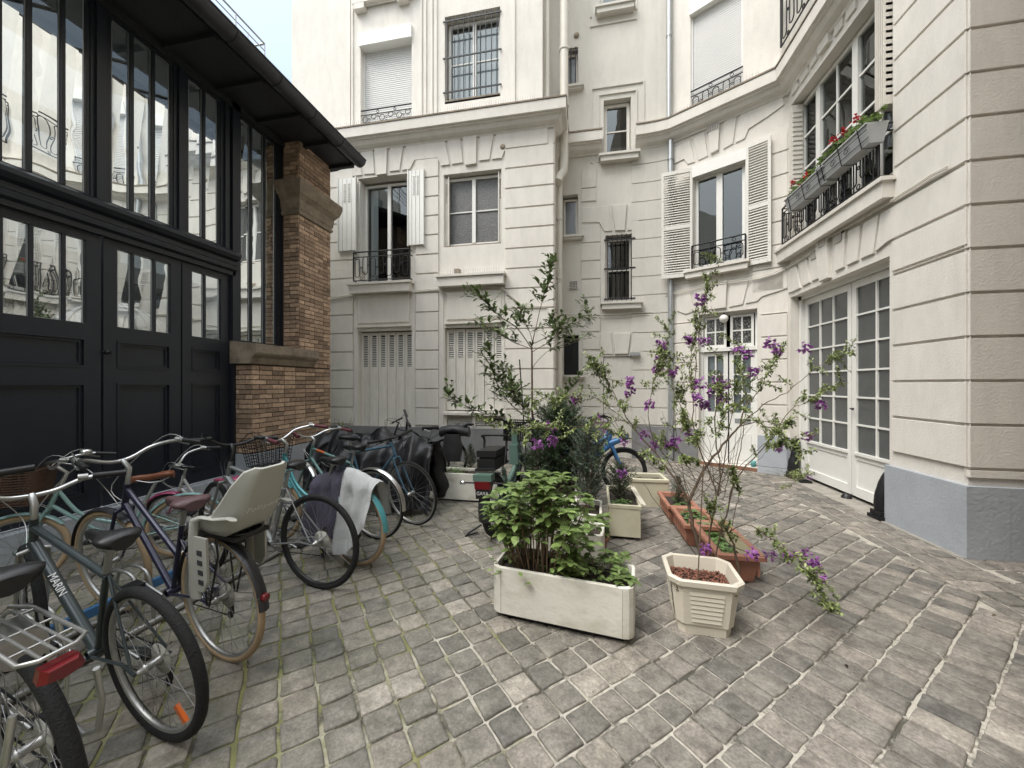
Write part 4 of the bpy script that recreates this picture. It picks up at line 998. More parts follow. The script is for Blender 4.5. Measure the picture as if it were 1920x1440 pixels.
# brickwork: single bricks in a running bond, over a mortar core
bk = MB(); co = MB()
def bricks(w, u0, u1, z0, z1, bw=.22, bh=.056, j=.011, flip=0):
    z = z0; k = flip
    while z + bh * .6 < z1:
        u = u0 - (bw / 2 if k % 2 else 0); h = min(bh, z1 - z)
        while u < u1 - .01:
            L_ = bw if not (k % 2 == 0 and random.random() < .25) else bw / 2
            a, b = max(u, u0), min(u + L_ - j, u1)
            if b - a > .015:
                bk.c = R(0, 1) ** 1.1; n1 = .012 + R(-.003, .003)
                w.box(bk, a, b, z + R(-.001, .001), z + h - .001, -.02, n1)
            u += L_
        z += bh + j; k += 1
Y0, Y1, YT = 4.335, 5.92, 5.92
WBf = Wall((-4.76, Y0), (-4.45, Y0)); WBu = Wall((-4.72, yE), (-4.45, yE))
bricks(WB, Y0, Y1, .56, 1.78); bricks(WBf, 0, .31, .56, 1.78, flip=1)
bricks(WB, yE, Y1, 1.78, 4.2); bricks(WBu, 0, .27, 2.06, 4.2, flip=1)
bricks(WB, yE, Y1, 4.72, 5.40); bricks(WBu, 0, .27, 4.72, 5.40, flip=1)
WB.box(co, Y0, Y1, 0, 1.78, -.6, 0); WB.box(co, yE, Y1, 1.78, 5.42, -.6, 0)
mo_ = obj('brick_pier', bk, M['brick'], ATL); obj('mortar', co, M['mortar'], mo_)
m = MB(); WB.box(m, Y0 - .02, Y1 + .02, 0, .54, -.35, .03); obj('plinth', m, M['plinth'], ATL)
m = MB(); WL.box(m, -6, Y0 - .03, 0, H0 - .02, -.2, .10); obj('threshold', m, M['plinth'], ATL)
m = MB(); prof = [(-.3, 1.78), (.03, 1.78), (.045, 1.83), (.05, 1.86), (.10, 1.90), (.115, 1.93), (.115, 2.05), (-.3, 2.09)]
secs = [[WB.pt(u, z, a) for a, z in prof] for u in (Y0 - .06, 5.5)]; m.grid(secs, smooth=False)
for i, s_ in enumerate(secs): m.add(s_, [tuple(range(len(prof)))[::1 if i == 0 else -1]])
obj('stone_sill', m, M['stone'], ATL)
m = MB(); capp = [(0, 4.2), (.03, 4.2), (.04, 4.24), (.02, 4.26), (.04, 4.30), (.05, 4.42), (.09, 4.48), (.11, 4.50), (.13, 4.56), (.15, 4.64), (.15, 4.70), (.10, 4.73), (0, 4.76)]
sweep(m, [(-4.9, yE), (-4.45, yE), (-4.45, Y1), (-5.2, Y1)], capp); obj('stone_capital', m, M['stone'], ATL)
# end wall, floor and inside of the studio
inm = mat('studio_inside_wall', (.50, .52, .52), .9)
m = MB(); WB.box(m, Y1 - .12, Y1 - .02, 0, 5.6, -5, -.6)
m.quad((-9.5, -6, .3), (-9.5, 5.8, .3), (-9.5, 5.8, 5.6), (-9.5, -6, 5.6)); m.quad((-4.85, -6, .02), (-9.5, -6, .02), (-9.5, 5.8, .02), (-4.85, 5.8, .02)); m.quad((-4.85, -6, 5.45), (-5.7, -6, 5.6), (-5.7, 5.8, 5.6), (-4.85, 5.8, 5.45)); m.quad((-8.6, -6, 6), (-9.5, -6, 6), (-9.5, 5.8, 6), (-8.6, 5.8, 6)); m.quad((-4.85, -6, 0), (-9.5, -6, 0), (-9.5, -6, 6), (-4.85, -6, 6))
obj('inner_walls', m, inm, ATL)
m = MB()  # gallery floor and inside frames seen through the glass
m.box((-7.2, -6, 3.1), (-7.0, 5.7, 3.35)); m.box((-9.4, -6, 3.1), (-7.2, 5.7, 3.2))
for y in (-1, .8, 2.6, 4.4): m.box((-7.15, y, .02), (-7.03, y + .12, 5.5))
obj('gallery', m, inm, ATL)
# roof, eaves, gutter
GX, GZ = -3.93, 5.38; m = MB(); rz = lambda x: GZ + .07 + (GX - x) * .38
for xa, xb in ((GX - .02, -5.75), (-8.5, -9.5)):      # the strip between is an added skylight, letting light inside
    m.add([(xa, -6, rz(xa)), (xa, 5.97, rz(xa)), (xb, 5.97, rz(xb)), (xb, -6, rz(xb)), (xa, -6, rz(xa) - .10), (xa, 5.97, rz(xa) - .10), (xb, 5.97, rz(xb) - .1), (xb, -6, rz(xb) - .1)], [(0, 1, 2, 3), (7, 6, 5, 4), (0, 4, 5, 1), (1, 5, 6, 2), (3, 2, 6, 7), (0, 3, 7, 4)])
for k in range(14): y = -6 + k * .9; m.tube([(-5.7, y, rz(-5.7)), (-8.55, y, rz(-8.55))], .03, 5)
m.add([(-4.0, 5.96, rz(-4) - .1), (-5.2, 5.96, rz(-5.2) - .1), (-5.2, 5.96, 5.3), (-4.35, 5.96, 5.3)], [(0, 1, 2, 3), (3, 2, 1, 0)])
y = -5.9
m.box((-4.76, -6, 5.28), (-4.70, 5.93, 5.7)); m.box((-4.72, -6, 5.36), (-4.0, 5.95, 5.385))
while y < 5.9: m.box((-4.9, y, 5.31), (-3.98, y + .06, 5.365)); y += .62
obj('roof', m, M['roof'], ATL)
m = MB(); gp = [(.11 * cos(a), .11 * sin(a)) for a in [pi + pi * j / 10 for j in range(11)]]
secs = [[Vector((GX + .05 + a, y, GZ + .05 + b)) for a, b in gp] for y in (-6, 5.97)]; m.grid(secs); secs2 = [[Vector((GX + .05 + a * .93, y, GZ + .05 + b * .93)) for a, b in gp[::-1]] for y in (-6, 5.97)]; m.grid(secs2)
m.tube([(GX + .16, -6, GZ + .055), (GX + .16, 5.97, GZ + .055)], .012, 6); m.add([secs[1][i] for i in range(11)], [tuple(range(11)), tuple(range(11))[::-1]])
y = .4
while y < 5.9: m.tube([(GX + .05 + .115 * cos(a), y, GZ + .05 + .115 * sin(a)) for a in [pi + pi * j / 8 for j in range(9)]], .008, 5); y += .62
obj('gutter', m, M['gutter'], ATL)
# roof terrace railing
m = MB(); T = P(496, 108, 6.49); xr, zr = T.x, T.z + .24; ye = T.y
for dz in (0, -.12, -.24, -.36): m.tube([(xr, -1, zr + dz), (xr, ye, zr + dz)], .010 if dz else .016, 6)
y = ye
while y > -1: m.tube([(xr, y, rz(xr) - .02), (xr, y, zr)], .012, 6); y -= .55
m.tube([(xr, ye, zr), (xr - 1.2, ye, zr)], .016, 6); obj('terrace_railing', m, M['zinc'], ATL)
# things inside the studio
m = MB(); dr = .62; dc = WL.pt(U(297) * 1.0, 0, 0); DCX, DCY = -6.1, 3.85
m.lathe([(dr * cos(a), dr * sin(a)) for a in [pi / 2 * j / 10 for j in range(11)]], (DCX, DCY, 1.95), 40)
dl = thing('dome_cloche', 'large ribbed grey woven dome seen through the studio door glass', 'ornament', (DCX, DCY, .02)); obj('dome', m, mat('grey_woven_dome', (.34, .38, .42), .8, var=.4, vs=60, stretch=(1, 1, .2), bump=.8, bs=60), dl)
m = MB()
for k in range(24):
    a = 2 * pi * k / 24; m.tube([(DCX + dr * 1.005 * cos(a) * cos(b), DCY + dr * 1.005 * sin(a) * cos(b), 1.95 + dr * 1.005 * sin(b)) for b in [pi / 2 * j / 8 for j in range(9)]], .009, 4)
obj('ribs', m, mat('dark_grey_ribs', (.15, .17, .19), .8), dl)
m = MB(); m.box((DCX - .5, DCY - .5, 1.86), (DCX + .5, DCY + .5, 1.95))
for sx in (-.45, .42):
    for sy in (-.45, .42): m.box((DCX + sx, DCY + sy, .02), (DCX + sx + .04, DCY + sy + .04, 1.87))
obj('stand', m, M['darkin'], dl)
for (a, b, rr, lab) in (((-5.05, 4.38, 2.1), (-5.15, 4.86, 5.3), .022, 'longer brown pole leaning inside the studio window'), ((-5.1, 4.72, 2.1), (-5.2, 4.97, 4.4), .018, 'shorter brown pole leaning inside the studio window')):
    m = MB(); m.tube([a, b], rr, 8); tag(obj('leaning_pole', m, mat('old_wood', (.14, .09, .06), .8, var=.3), loc=a), lab, 'pole')
m = MB(); WL.box(m, U(446), yE, 1.9, 2.09, -.6, -.08); obj('inner_ledge', m, inm, ATL)
# a pine-like house plant behind the left door glass
ip = thing('indoor_pine', 'dark needle-leaved plant behind the left studio door glass', 'plant', (-5.25, 2.05, .02)); m = MB(); nd = MB()
for k in range(16):
    b = Vector((-5.3, 1.95, 1.2)); t = Vector((R(-5.5, -4.95), R(1.3, 2.75), R(2.0, 2.95))); m.tube([b, (b + t) / 2 + Vector((0, 0, .1)), t], .006, 4)
    for i in range(90):
        f = R(.5, 1); c = b.lerp(t, f) + Vector((0, 0, .05)); d = (t - b).normalized() + Vector((R(-.9, .9), R(-.9, .9), R(-.6, .8))); d.normalize(); nd.c = R(0, 1); e_ = c + d * .11; s_ = d.orthogonal() * .0022; nd.add([c - s_, c + s_, e_], [(0, 1, 2)])
m.tube([(-5.3, 1.95, .3), (-5.3, 1.95, 1.3)], .03, 6)
obj('branches', m, mat('dark_bark', (.06, .045, .035), .9), ip); obj('needles', nd, mat('dark_green_needles', (.03, .055, .025), .7, rnd=.5), ip)
m = MB(); m.lathe([(.0, 0), (.15, 0), (.2, .35), (.18, .35), (.17, .3), (0, .3)], (-5.3, 1.95, .02), 16); obj('pot', m, M['black'], ip)

# added wing slanted just outside the view: shades the pier, shows in the glass
wg = thing('shade_wing', 'dark wing added beside and behind the viewpoint to shade the corner pier', 'building', (5, -3, 0))
m = MB(); m.prism([Vector((x, y, 0)) for x, y in ((3.74, 3.86), (3.16, 3.2), (2.25, 2.15), (1.4, 1.0), (1.3, -3), (6.2, -3), (6.2, 3.86))][::-1], Vector((0, 0, 13))); obj('wall', m, M['stone'], wg)
fb = thing('far_building', 'pale courtyard building across the open yard behind the viewpoint', 'building', (-3, -9, 0))
m = MB(); m.box((-9, -11, 0), (4, -9, 9)); obj('wall', m, M['plaster_a'], fb); m = MB()
for x in (-7, -4.4, -1.8, .8):
    for z in (1.2, 4.3, 7): m.box((x, -9.02, z), (x + 1.0, -8.97, z + 1.5))
obj('window', m, M['frost'], fb)
nb = thing('neighbour_building', 'grey rendered building beyond the studio roof, seen only in window reflections', 'building', (-12, 0, 0))
m = MB(); m.box((-12.5, -6, 0), (-10.6, 4.2, 12)); obj('wall', m, M['plaster_a'], nb)
m = MB()
for y in (-4, -2, 0, 2):
    for z in (7, 9.6): m.box((-10.62, y, z), (-10.55, y + .9, z + 1.6))
obj('window', m, M['frost'], nb)
# ================================================================ PLANTERS AND PLANTS
def leafmat(name, c, c2=None, rnd=.35, rough=.45, tl=.25):
    m = mat(name, c, rough, col2=c2, var=.25, vs=25, rnd=rnd, thr=(.35, .65)); t = m.node_tree; l = t.links.new; b = t.nodes['Principled BSDF']; out = t.nodes['Material Output']
    tr = t.nodes.new('ShaderNodeBsdfTranslucent'); mx_ = t.nodes.new('ShaderNodeMixShader'); mx_.inputs[0].default_value = tl
    src = b.inputs['Base Color'].links[0].from_socket; l(src, tr.inputs[0]); l(b.outputs[0], mx_.inputs[1]); l(tr.outputs[0], mx_.inputs[2]); l(mx_.outputs[0], out.inputs[0]); return m
M['hyd'] = leafmat('hydrangea_leaf', (.115, .185, .05), (.24, .32, .11), .45)
M['bay'] = leafmat('glossy_evergreen_leaf', (.055, .095, .03), (.15, .20, .07), .45, .3)
M['poly'] = leafmat('small_grey_green_leaf', (.14, .19, .065), (.31, .36, .14), .45)
M['purple'] = leafmat('purple_blossom', (.24, .06, .29), (.44, .19, .47), .35, .6)
M['conif'] = leafmat('conifer_needles', (.022, .045, .022), (.06, .095, .045), .5, .6, .1)
M['conif2'] = leafmat('blue_grey_needles', (.045, .075, .055), (.10, .14, .10), .4, .6, .1)
M['young'] = leafmat('fresh_ground_leaf', (.10, .20, .06), (.2, .3, .1), .4)
M['red'] = leafmat('red_geranium_petal', (.42, .012, .02), (.6, .03, .04), .3, .6)
M['bark'] = mat('grey_brown_bark', (.13, .095, .065), .9, var=.3, vs=30, bump=.5, bs=60)
M['stem'] = mat('dry_brown_stem', (.15, .10, .06), .8, var=.3, vs=30)
M['cream_pl'] = mat('cream_plastic', (.66, .61, .51), .5, var=.04, vs=5, bump=.1, bs=60)
M['white_pl'] = mat('weathered_white_planter', (.70, .68, .61), .65, col2=(.40, .37, .28), vs=3.5, thr=(.45, .85), bump=.25, bs=50, stretch=(1, 1, 2))
M['beige_pl'] = mat('beige_planter', (.56, .53, .40), .6, col2=(.42, .39, .28), vs=4, thr=(.5, .85))
M['terra'] = mat('terracotta_plastic', (.33, .15, .10), .6, var=.2, vs=6, bump=.15, bs=50)
def rv(s=1): return Vector((R(-1, 1), R(-1, 1), R(-1, 1))) * s
def leaf(mb, b, d, ln, wd, curve=.25, fold=.25, nseg=3, up=None, shape=None):
    d = d.normalized(); up = up or Vector((0, 0, 1)); sd = d.cross(up)
    if sd.length < .1: sd = d.orthogonal()
    sd = sd.normalized(); nn = sd.cross(d).normalized(); vs = [b]; sh = shape or [.72, 1, .62]
    for i in range(1, nseg + 1):
        t = i / (nseg + 1.0); c = b + d * ln * t - nn * curve * ln * t * t; w_ = wd * sh[i - 1] / 2
        vs += [c - sd * w_ + nn * w_ * fold, c, c + sd * w_ + nn * w_ * fold]
    vs.append(b + d * ln - nn * curve * ln)
    fs = [(0, 2, 1), (0, 3, 2)]
    for i in range(nseg - 1):
        k = 1 + 3 * i; fs += [(k, k + 1, k + 4, k + 3), (k + 1, k + 2, k + 5, k + 4)]
    k = 1 + 3 * (nseg - 1); e = len(vs) - 1; fs += [(k, k + 1, e), (k + 1, k + 2, e)]
    mb.c = R(0, 1); mb.add(vs, fs, True)
def smooth_path(pts, k=3, wob=0):
    out = []
    n = len(pts)
    for i in range(n - 1):
        p0 = pts[max(0, i - 1)]; p1 = pts[i]; p2 = pts[i + 1]; p3 = pts[min(n - 1, i + 2)]
        for j in range(k):
            t = j / k; a = .5 * ((2 * p1) + (p2 - p0) * t + (2 * p0 - 5 * p1 + 4 * p2 - p3) * t * t + (-p0 + 3 * p1 - 3 * p2 + p3) * t ** 3)
            out.append(a + rv(wob))
    out.append(pts[-1]); return out
def taper(n, a, b): return [a + (b - a) * i / (n - 1) for i in range(n)]
def box_planter(name, label, x0, y0, x1, y1, h, mt, ang=0, group=None, foot=.03, wall=.022, rim=0, round_=0, taper_=0, soil=.05, ribs=0, sm='soil'):
    """long open planter; (x0,y0)-(x1,y1) opposite corners before turning by ang about its centre"""
    cx, cy = (x0 + x1) / 2, (y0 + y1) / 2; hx, hy = abs(x1 - x0) / 2, abs(y1 - y0) / 2
    t = thing(name, label, 'planter', (cx, cy, 0), (0, 0, ang), group, world_verts=False)
    def ring(ax, ay, z, r):
        o = []
        r = max(r, .006)
        for sx, sy, a0 in ((1, 1, 0), (-1, 1, pi / 2), (-1, -1, pi), (1, -1, 1.5 * pi)):
            for j in range(4):
                a = a0 + pi / 2 * j / 3; o.append(Vector((sx * (ax - r) + r * cos(a), sy * (ay - r) + r * sin(a), z)))
        return o
    r0 = round_ or .01; m = MB(); tp = taper_
    secs = [ring(hx - tp, hy - tp, foot, r0), ring(hx - tp * .15, hy - tp * .15, h - .035 if rim else h - .004, r0)]
    if rim: secs += [ring(hx + rim, hy + rim, h - .033, r0), ring(hx + rim, hy + rim, h - .004, r0)]
    secs += [ring(hx + rim - .004, hy + rim - .004, h, r0), ring(hx - wall + rim * .3, hy - wall + rim * .3, h, r0 * .8), ring(hx - wall - .002, hy - wall - .002, h - .006, r0 * .8), ring(hx - wall - tp * .4, hy - wall - tp * .4, h - soil - .02, r0 * .8)]
    m.grid(secs, smooth=False, closed=True); m.add(secs[0], [tuple(range(16))[::-1]])
    if ribs:
        for sgn in (-1, 1):
            for i in range(ribs):
                y = -hy + 2 * hy * (i + .5) / ribs; xx = sgn * (hx - tp * .5); m.box((min(xx, xx + sgn * .008) - .004, y - hy / ribs * .55, foot + .05), (max(xx, xx + sgn * .008) + .004, y + hy / ribs * .55, h - .06))
    obj('shell', m, mt, t)
    if foot > .01:
        m = MB(); m.box((-hx + tp + .06, -hy + tp + .04, 0), (hx - tp - .06, hy - tp - .04, foot)); obj('foot', m, M['black'], t)
    m = MB(); z = h - soil; nx, ny = max(6, int(hx * 30)), max(6, int(hy * 30)); ax, ay = hx - wall - .004 - tp * .1, hy - wall - .004 - tp * .1
    m.grid([[Vector((ax * (2 * i / nx - 1), ay * (2 * j / ny - 1), z + R(-.008, .012))) for j in range(ny + 1)] for i in range(nx + 1)]); obj('soil', m, M[sm], t)
    return t
# front white planter and the ones behind it
GP = 'white and cream planters standing together in the courtyard'
c1 = G(921, 1150, .03); c2 = G(1190, 1208, .03)
ang1 = atan2(c2.y - c1.y, c2.x - c1.x); ln1 = (c2 - c1).length; dv = Vector((cos(ang1), sin(ang1), 0)); pv = Vector((-sin(ang1), cos(ang1), 0)); cc1 = c1 + dv * ln1 / 2 + pv * .17
pf = box_planter('planter', 'long weathered white planter with rounded ends holding the leafy hydrangea, nearest the camera', cc1.x - ln1 / 2, cc1.y - .17, cc1.x + ln1 / 2, cc1.y + .17, .335, M['white_pl'], ang1, GP, .045, .02, round_=.06, soil=.05)
m = MB()
for u in (-ln1 / 2 + .066, ln1 / 2 - .066): m.box((u - .0012, -.1712, .05), (u + .0012, -.169, .325))
obj('panel_seams', m, M['stone'], pf)
box_planter('planter', 'white planter half hidden behind the front hydrangea', -.42, 2.98, .16, 3.26, .33, M['white_pl'], radians(-6), GP, .03, round_=.03)
box_planter('planter', 'white planter under the slender evergreen tree', -.79, 3.95, -.47, 4.78, .33, M['white_pl'], radians(4), GP, .03)
box_planter('planter', 'white planter under the dark bushy conifer', -.38, 3.95, -.08, 4.65, .33, M['white_pl'], radians(2), GP, .03)
box_planter('planter', 'white planter under the thin grey-green conifer', -.10, 3.45, .17, 3.9, .32, M['white_pl'], radians(-3), GP, .03)
box_planter('planter', 'cream box planter with a folded lid edge and a young bushy yew', .245, 3.72, .545, 4.42, .34, M['beige_pl'], radians(-2), GP, .035, .018, rim=.006, soil=.04)
box_planter('planter', 'beige box planter with a loose lid standing behind the cream one', .56, 4.78, 1.0, 5.12, .34, M['beige_pl'], radians(3), GP, .0, .04, rim=.012, soil=.05)
m = MB(); m.prism([Vector(p) for p in ((.53, 3.74, .345), (.585, 3.74, .33), (.56, 4.40, .33), (.50, 4.40, .345))], Vector((0, 0, .012))); tag(obj('loose_board', m, M['cream_pl'], loc=(.54, 4.0, .345)), 'narrow cream board resting on the cream box planter', 'board')
a = G(832, 935, .03); b = G(905, 936, .03)
box_planter('planter', 'long white planter by the block wall, between the covered bikes and the cargo bike', a.x - .1, a.y, b.x + .25, a.y + .34, .36, M['white_pl'], 0, GP, .03, round_=.02, soil=.03)
TG = 'terracotta troughs in a row'
box_planter('trough', 'ribbed terracotta trough farthest back, holding a little conifer', .885, 4.2, 1.165, 4.72, .215, M['terra'], 0, TG, .01, .02, rim=.02, taper_=.03, ribs=7)
box_planter('trough', 'ribbed terracotta trough in the middle of the row', .915, 3.66, 1.205, 4.16, .215, M['terra'], 0, TG, .01, .02, rim=.02, taper_=.03, ribs=7)
tr3 = box_planter('trough', 'long terracotta trough with a cream inside, nearest the cream tub', 1.0, 3.06, 1.29, 3.76, .225, M['terra'], radians(1), TG, .01, .024, rim=.025, taper_=.04, soil=.11, ribs=9)
m = MB(); m.grid([[Vector((sx * (.145 - .03 - d_), sy * (.35 - .03 - d_), z)) for sx, sy in ((-1, -1), (1, -1), (1, 1), (-1, 1))] for z, d_ in ((.224, -.003), (.11, .018))], False, True); obj('liner', m, mat('cream_liner', (.50, .44, .29), .6), tr3)
# cream tub with ribbed panels
TC = Vector((.715, 2.52, 0)); tub = thing('tub', 'square cream plastic tub with stepped panels holding the purple flowering shrub', 'planter', tuple(TC), (0, 0, radians(-3)), world_verts=False); tub.scale = (1.05, 1.05, 1.02)
def oct_(hx, hy, z, ch): return [Vector(p) for p in ((hx, hy - ch, z), (hx - ch, hy, z), (-hx + ch, hy, z), (-hx, hy - ch, z), (-hx, -hy + ch, z), (-hx + ch, -hy, z), (hx - ch, -hy, z), (hx, -hy + ch, z))]
m = MB(); secs = [oct_(.135, .115, .0, .03), oct_(.142, .122, .06, .035), oct_(.150, .130, .065, .035), oct_(.178, .158, .30, .05), oct_(.196, .174, .305, .055), oct_(.200, .178, .335, .055), oct_(.193, .171, .342, .053), oct_(.175, .153, .338, .048), oct_(.170, .148, .31, .046), oct_(.158, .138, .24, .042)]
m.grid(secs, False, True); m.add(secs[0], [tuple(range(8))[::-1]])
for i in range(7):
    z = .085 + i * .027; k = (z - .065) / .235; hx = .150 + .028 * k; hy = .130 + .028 * k; w_ = .075 + .02 * k
    for s_ in (-1, 1):
        y = s_ * (hy + .003); m.add([(-w_, y, z), (w_, y, z), (w_, y + s_ * .0045, z + .003), (-w_, y + s_ * .0045, z + .003), (w_, y + s_ * .0035, z + .024), (-w_, y + s_ * .0035, z + .024)], [(0, 1, 2, 3), (3, 2, 4, 5)])
        x = s_ * (hx + .003); m.add([(x, -w_, z), (x, w_, z), (x + s_ * .0045, w_, z + .003), (x + s_ * .0045, -w_, z + .003), (x + s_ * .0035, w_, z + .024), (x + s_ * .0035, -w_, z + .024)], [(0, 1, 2, 3), (3, 2, 4, 5)])
obj('shell', m, M['cream_pl'], tub)
m = MB(); m.grid([[Vector((.158 * (2 * i / 8 - 1), .138 * (2 * j / 8 - 1), .262 + R(-.004, .004))) for j in range(9)] for i in range(9)]); obj('soil', m, M['soil'], tub)
m = MB()
for i in range(650):
    x, y = R(-.152, .152), R(-.132, .132); r_ = R(.005, .010); m.c = R(0, 1); c = Vector((x, y, .266 + R(0, .008))); p = [c + Vector(v) * r_ for v in ((1, 0, 0), (0, 1, 0), (-1, 0, 0), (0, -1, 0), (.1, .1, .8))]
    m.add(p, [(0, 1, 4), (1, 2, 4), (2, 3, 4), (3, 0, 4)])
obj('clay_pebbles', m, M['bark_chip'], tub)['kind'] = 'stuff'
# round terracotta pot with a young hydrangea
pc = G(1118, 1055); pot = thing('flower_pot', 'round terracotta pot with a young hydrangea behind the front planter', 'pot', (pc.x, pc.y + .1, 0), world_verts=False)
m = MB(); m.lathe([(0, 0), (.075, 0), (.10, .17), (.115, .17), (.118, .205), (.108, .208), (.10, .18), (0, .175)], n=28); obj('shell', m, M['terra'], pot)
# hydrangea: woody stems from the soil, leaf whorls at their ends
def hydrangea(name, label, base, spans, n, hgt, seed, lsz=(.055, .10), lowfill=20, sx=.5):
    random.seed(seed); t = thing(name, label, 'shrub', tuple(base)); st_ = MB(); lf = MB()
    for i in range(n):
        u, v = R(-1, 1), R(-1, 1); b = base + spans[0] * u * .55 + spans[1] * v * .5
        h = hgt * (1 - .45 * abs(u) ** 2) * R(.72, 1.05); tip = base + spans[0] * u * 1.05 + spans[1] * v * 1.1 + Vector((R(-.04, .04), R(-.05, .05), h))
        pts = smooth_path([b, b.lerp(tip, .5) + rv(.03) - spans[0] * u * .12, tip], 4); st_.tube(pts, taper(len(pts), .0042, .0018), 5)
        nodes = [(pts[-1], 6, 1.0), (pts[-3], 3, 1.1), (pts[-4], 3, .9), (pts[-5] if len(pts) > 5 else pts[-4], 2, .8)]
        for (p, k, s_) in nodes:
            a0 = R(0, 6.3)
            for j in range(k):
                a = a0 + 2 * pi * j / k + R(-.3, .3); el = R(-.25, .5) if k < 5 else R(-.1, .55); d = Vector((cos(a) * cos(el), sin(a) * cos(el), sin(el)))
                L_ = R(*lsz) * s_ * .88; leaf(lf, p + rv(.005), d, L_, L_ * R(.60, .78), R(.1, .5), .18, 3, shape=[.85, 1, .72])
    for i in range(lowfill):
        u, v = R(-1, 1), R(-1, 1); p = base + spans[0] * u + spans[1] * v + Vector((0, 0, R(.0, .08))); a = R(0, 6.3); L_ = R(*lsz) * .7
        leaf(lf, p, Vector((cos(a), sin(a), R(0, .6))), L_, L_ * .6, .4, .2, 3)
    obj('stems', st_, M['stem'], t); obj('foliage', lf, M['hyd'], t); random.seed(seed + 100); return t
hb = c1 + dv * .27 + pv * .17; hb.z = .28
hydrangea('hydrangea', 'big leafy green hydrangea filling the left of the white front planter', hb, (dv * .33, pv * .24), 88, .60, 3, lsz=(.05, .088), lowfill=60)
hb = c1 + dv * .62 + pv * .16; hb.z = .28
hydrangea('hydrangea', 'low trailing hydrangea spilling over the right end of the white front planter', hb, (dv * .23, pv * .13), 15, .17, 4, (.04, .075), 120)
hydrangea('hydrangea', 'young pale-leaved hydrangea in the round terracotta pot', Vector((pc.x, pc.y + .1, .18)), (Vector((.10, 0, 0)), Vector((0, .08, 0))), 9, .16, 5, (.07, .11), 4)
# slender evergreen tree
random.seed(11)
TD = 4.72; tb = P(1000, 906, TD); tb.z = .28
tree = thing('bay_tree', 'slender young evergreen tree with an open crown rising over the planters', 'tree', (tb.x, tb.y, .28)); tm = MB(); lf = MB()
def B(pts, r0, r1, dd=0, leaves=10, lsz=.088, start=.25, side=0, mb=None, wood=None, clump=0):
    ps = [P(x, y, TD + (dd * i / max(1, len(pts) - 1))) for i, (x, y) in enumerate(pts)]; sp_ = smooth_path(ps, 4, .004); (wood or tm).tube(sp_, taper(len(sp_), r0, r1), 6)
    n = len(sp_)
    leaves = int(leaves * 1.5)
    for i in range(leaves):
        f = start + (1 - start) * (i + R(0, 1)) / leaves; q_ = f * (n - 1); j = min(n - 2, int(q_)); p = sp_[j].lerp(sp_[j + 1], q_ - j); d = (sp_[j + 1] - sp_[j]).normalized()
        dd_ = (d * .6 + rv(.9)); dd_.z = dd_.z * .5 + .22; dd_.normalize()
        # a short twig with a few leaves
        if random.random() < .75:
            e = p + dd_ * R(.06, .24); (wood or tm).tube([p, e], .0018, 4)
            for k in range(5): leaf(lf, p.lerp(e, .35 + .16 * k), dd_ + rv(.7), R(.5, 1.05) * lsz, R(.40, .50) * lsz, .15, .25)
        else: leaf(lf, p, dd_, R(.7, 1.15) * lsz, R(.40, .50) * lsz, .15, .25)
    for k in range(5): leaf(lf, sp_[-1], (sp_[-1] - sp_[-2]).normalized() + rv(.5), R(.7, 1.1) * lsz, .44 * lsz, .1, .25)
B([(1000, 906), (999, 830), (998, 740), (997, 650)], .019, .011, 0, 0)
B([(997, 650), (1008, 600), (1022, 545), (1036, 487)], .007, .002, -.1, 26, start=.5)
B([(996, 652), (970, 615), (940, 595), (918, 575), (900, 552)], .007, .002, -.35, 34, start=.2)
B([(997, 655), (960, 640), (930, 622), (905, 608)], .005, .002, .3, 26, start=.2)
B([(998, 645), (1035, 628), (1070, 612), (1095, 596), (1108, 582)], .006, .002, .2, 26, start=.2)
B([(998, 660), (1030, 640), (1045, 622), (1035, 600)], .005, .002, -.3, 22, start=.2); B([(998, 690), (1025, 660), (1060, 650), (1100, 628)], .004, .0015, -.2, 8, start=.3)
B([(998, 640), (990, 615), (978, 590), (975, 575)], .005, .002, .1, 24, start=.2)
B([(998, 790), (960, 760), (935, 725), (922, 690), (918, 650)], .007, .002, -.2, 44, start=.25)
B([(998, 800), (955, 790), (910, 775), (870, 760), (838, 738)], .006, .002, -.3, 34, start=.3)
B([(998, 775), (975, 745), (950, 720), (940, 690)], .005, .002, .3, 30, start=.2); B([(998, 780), (1030, 760), (1060, 740), (1085, 705)], .005, .002, .2, 22, start=.3)
B([(998, 800), (985, 770), (965, 745), (960, 730)], .004, .002, -.4, 30, start=.2); B([(999, 810), (1030, 790), (1060, 775), (1075, 760)], .004, .002, -.2, 16, start=.3)
obj('trunk', tm, M['bark'], tree); obj('crown', lf, M['bay'], tree)
m = MB(); m.tube([P(990, 905, TD - .05), P(974, 674, TD - .05)], .008, 6); m.v = m.v; so2 = obj('stake', m, M['iron'], loc=tuple(P(990, 905, TD - .05))); tag(so2, 'thin black stake leaning beside the slender evergreen tree', 'stake')
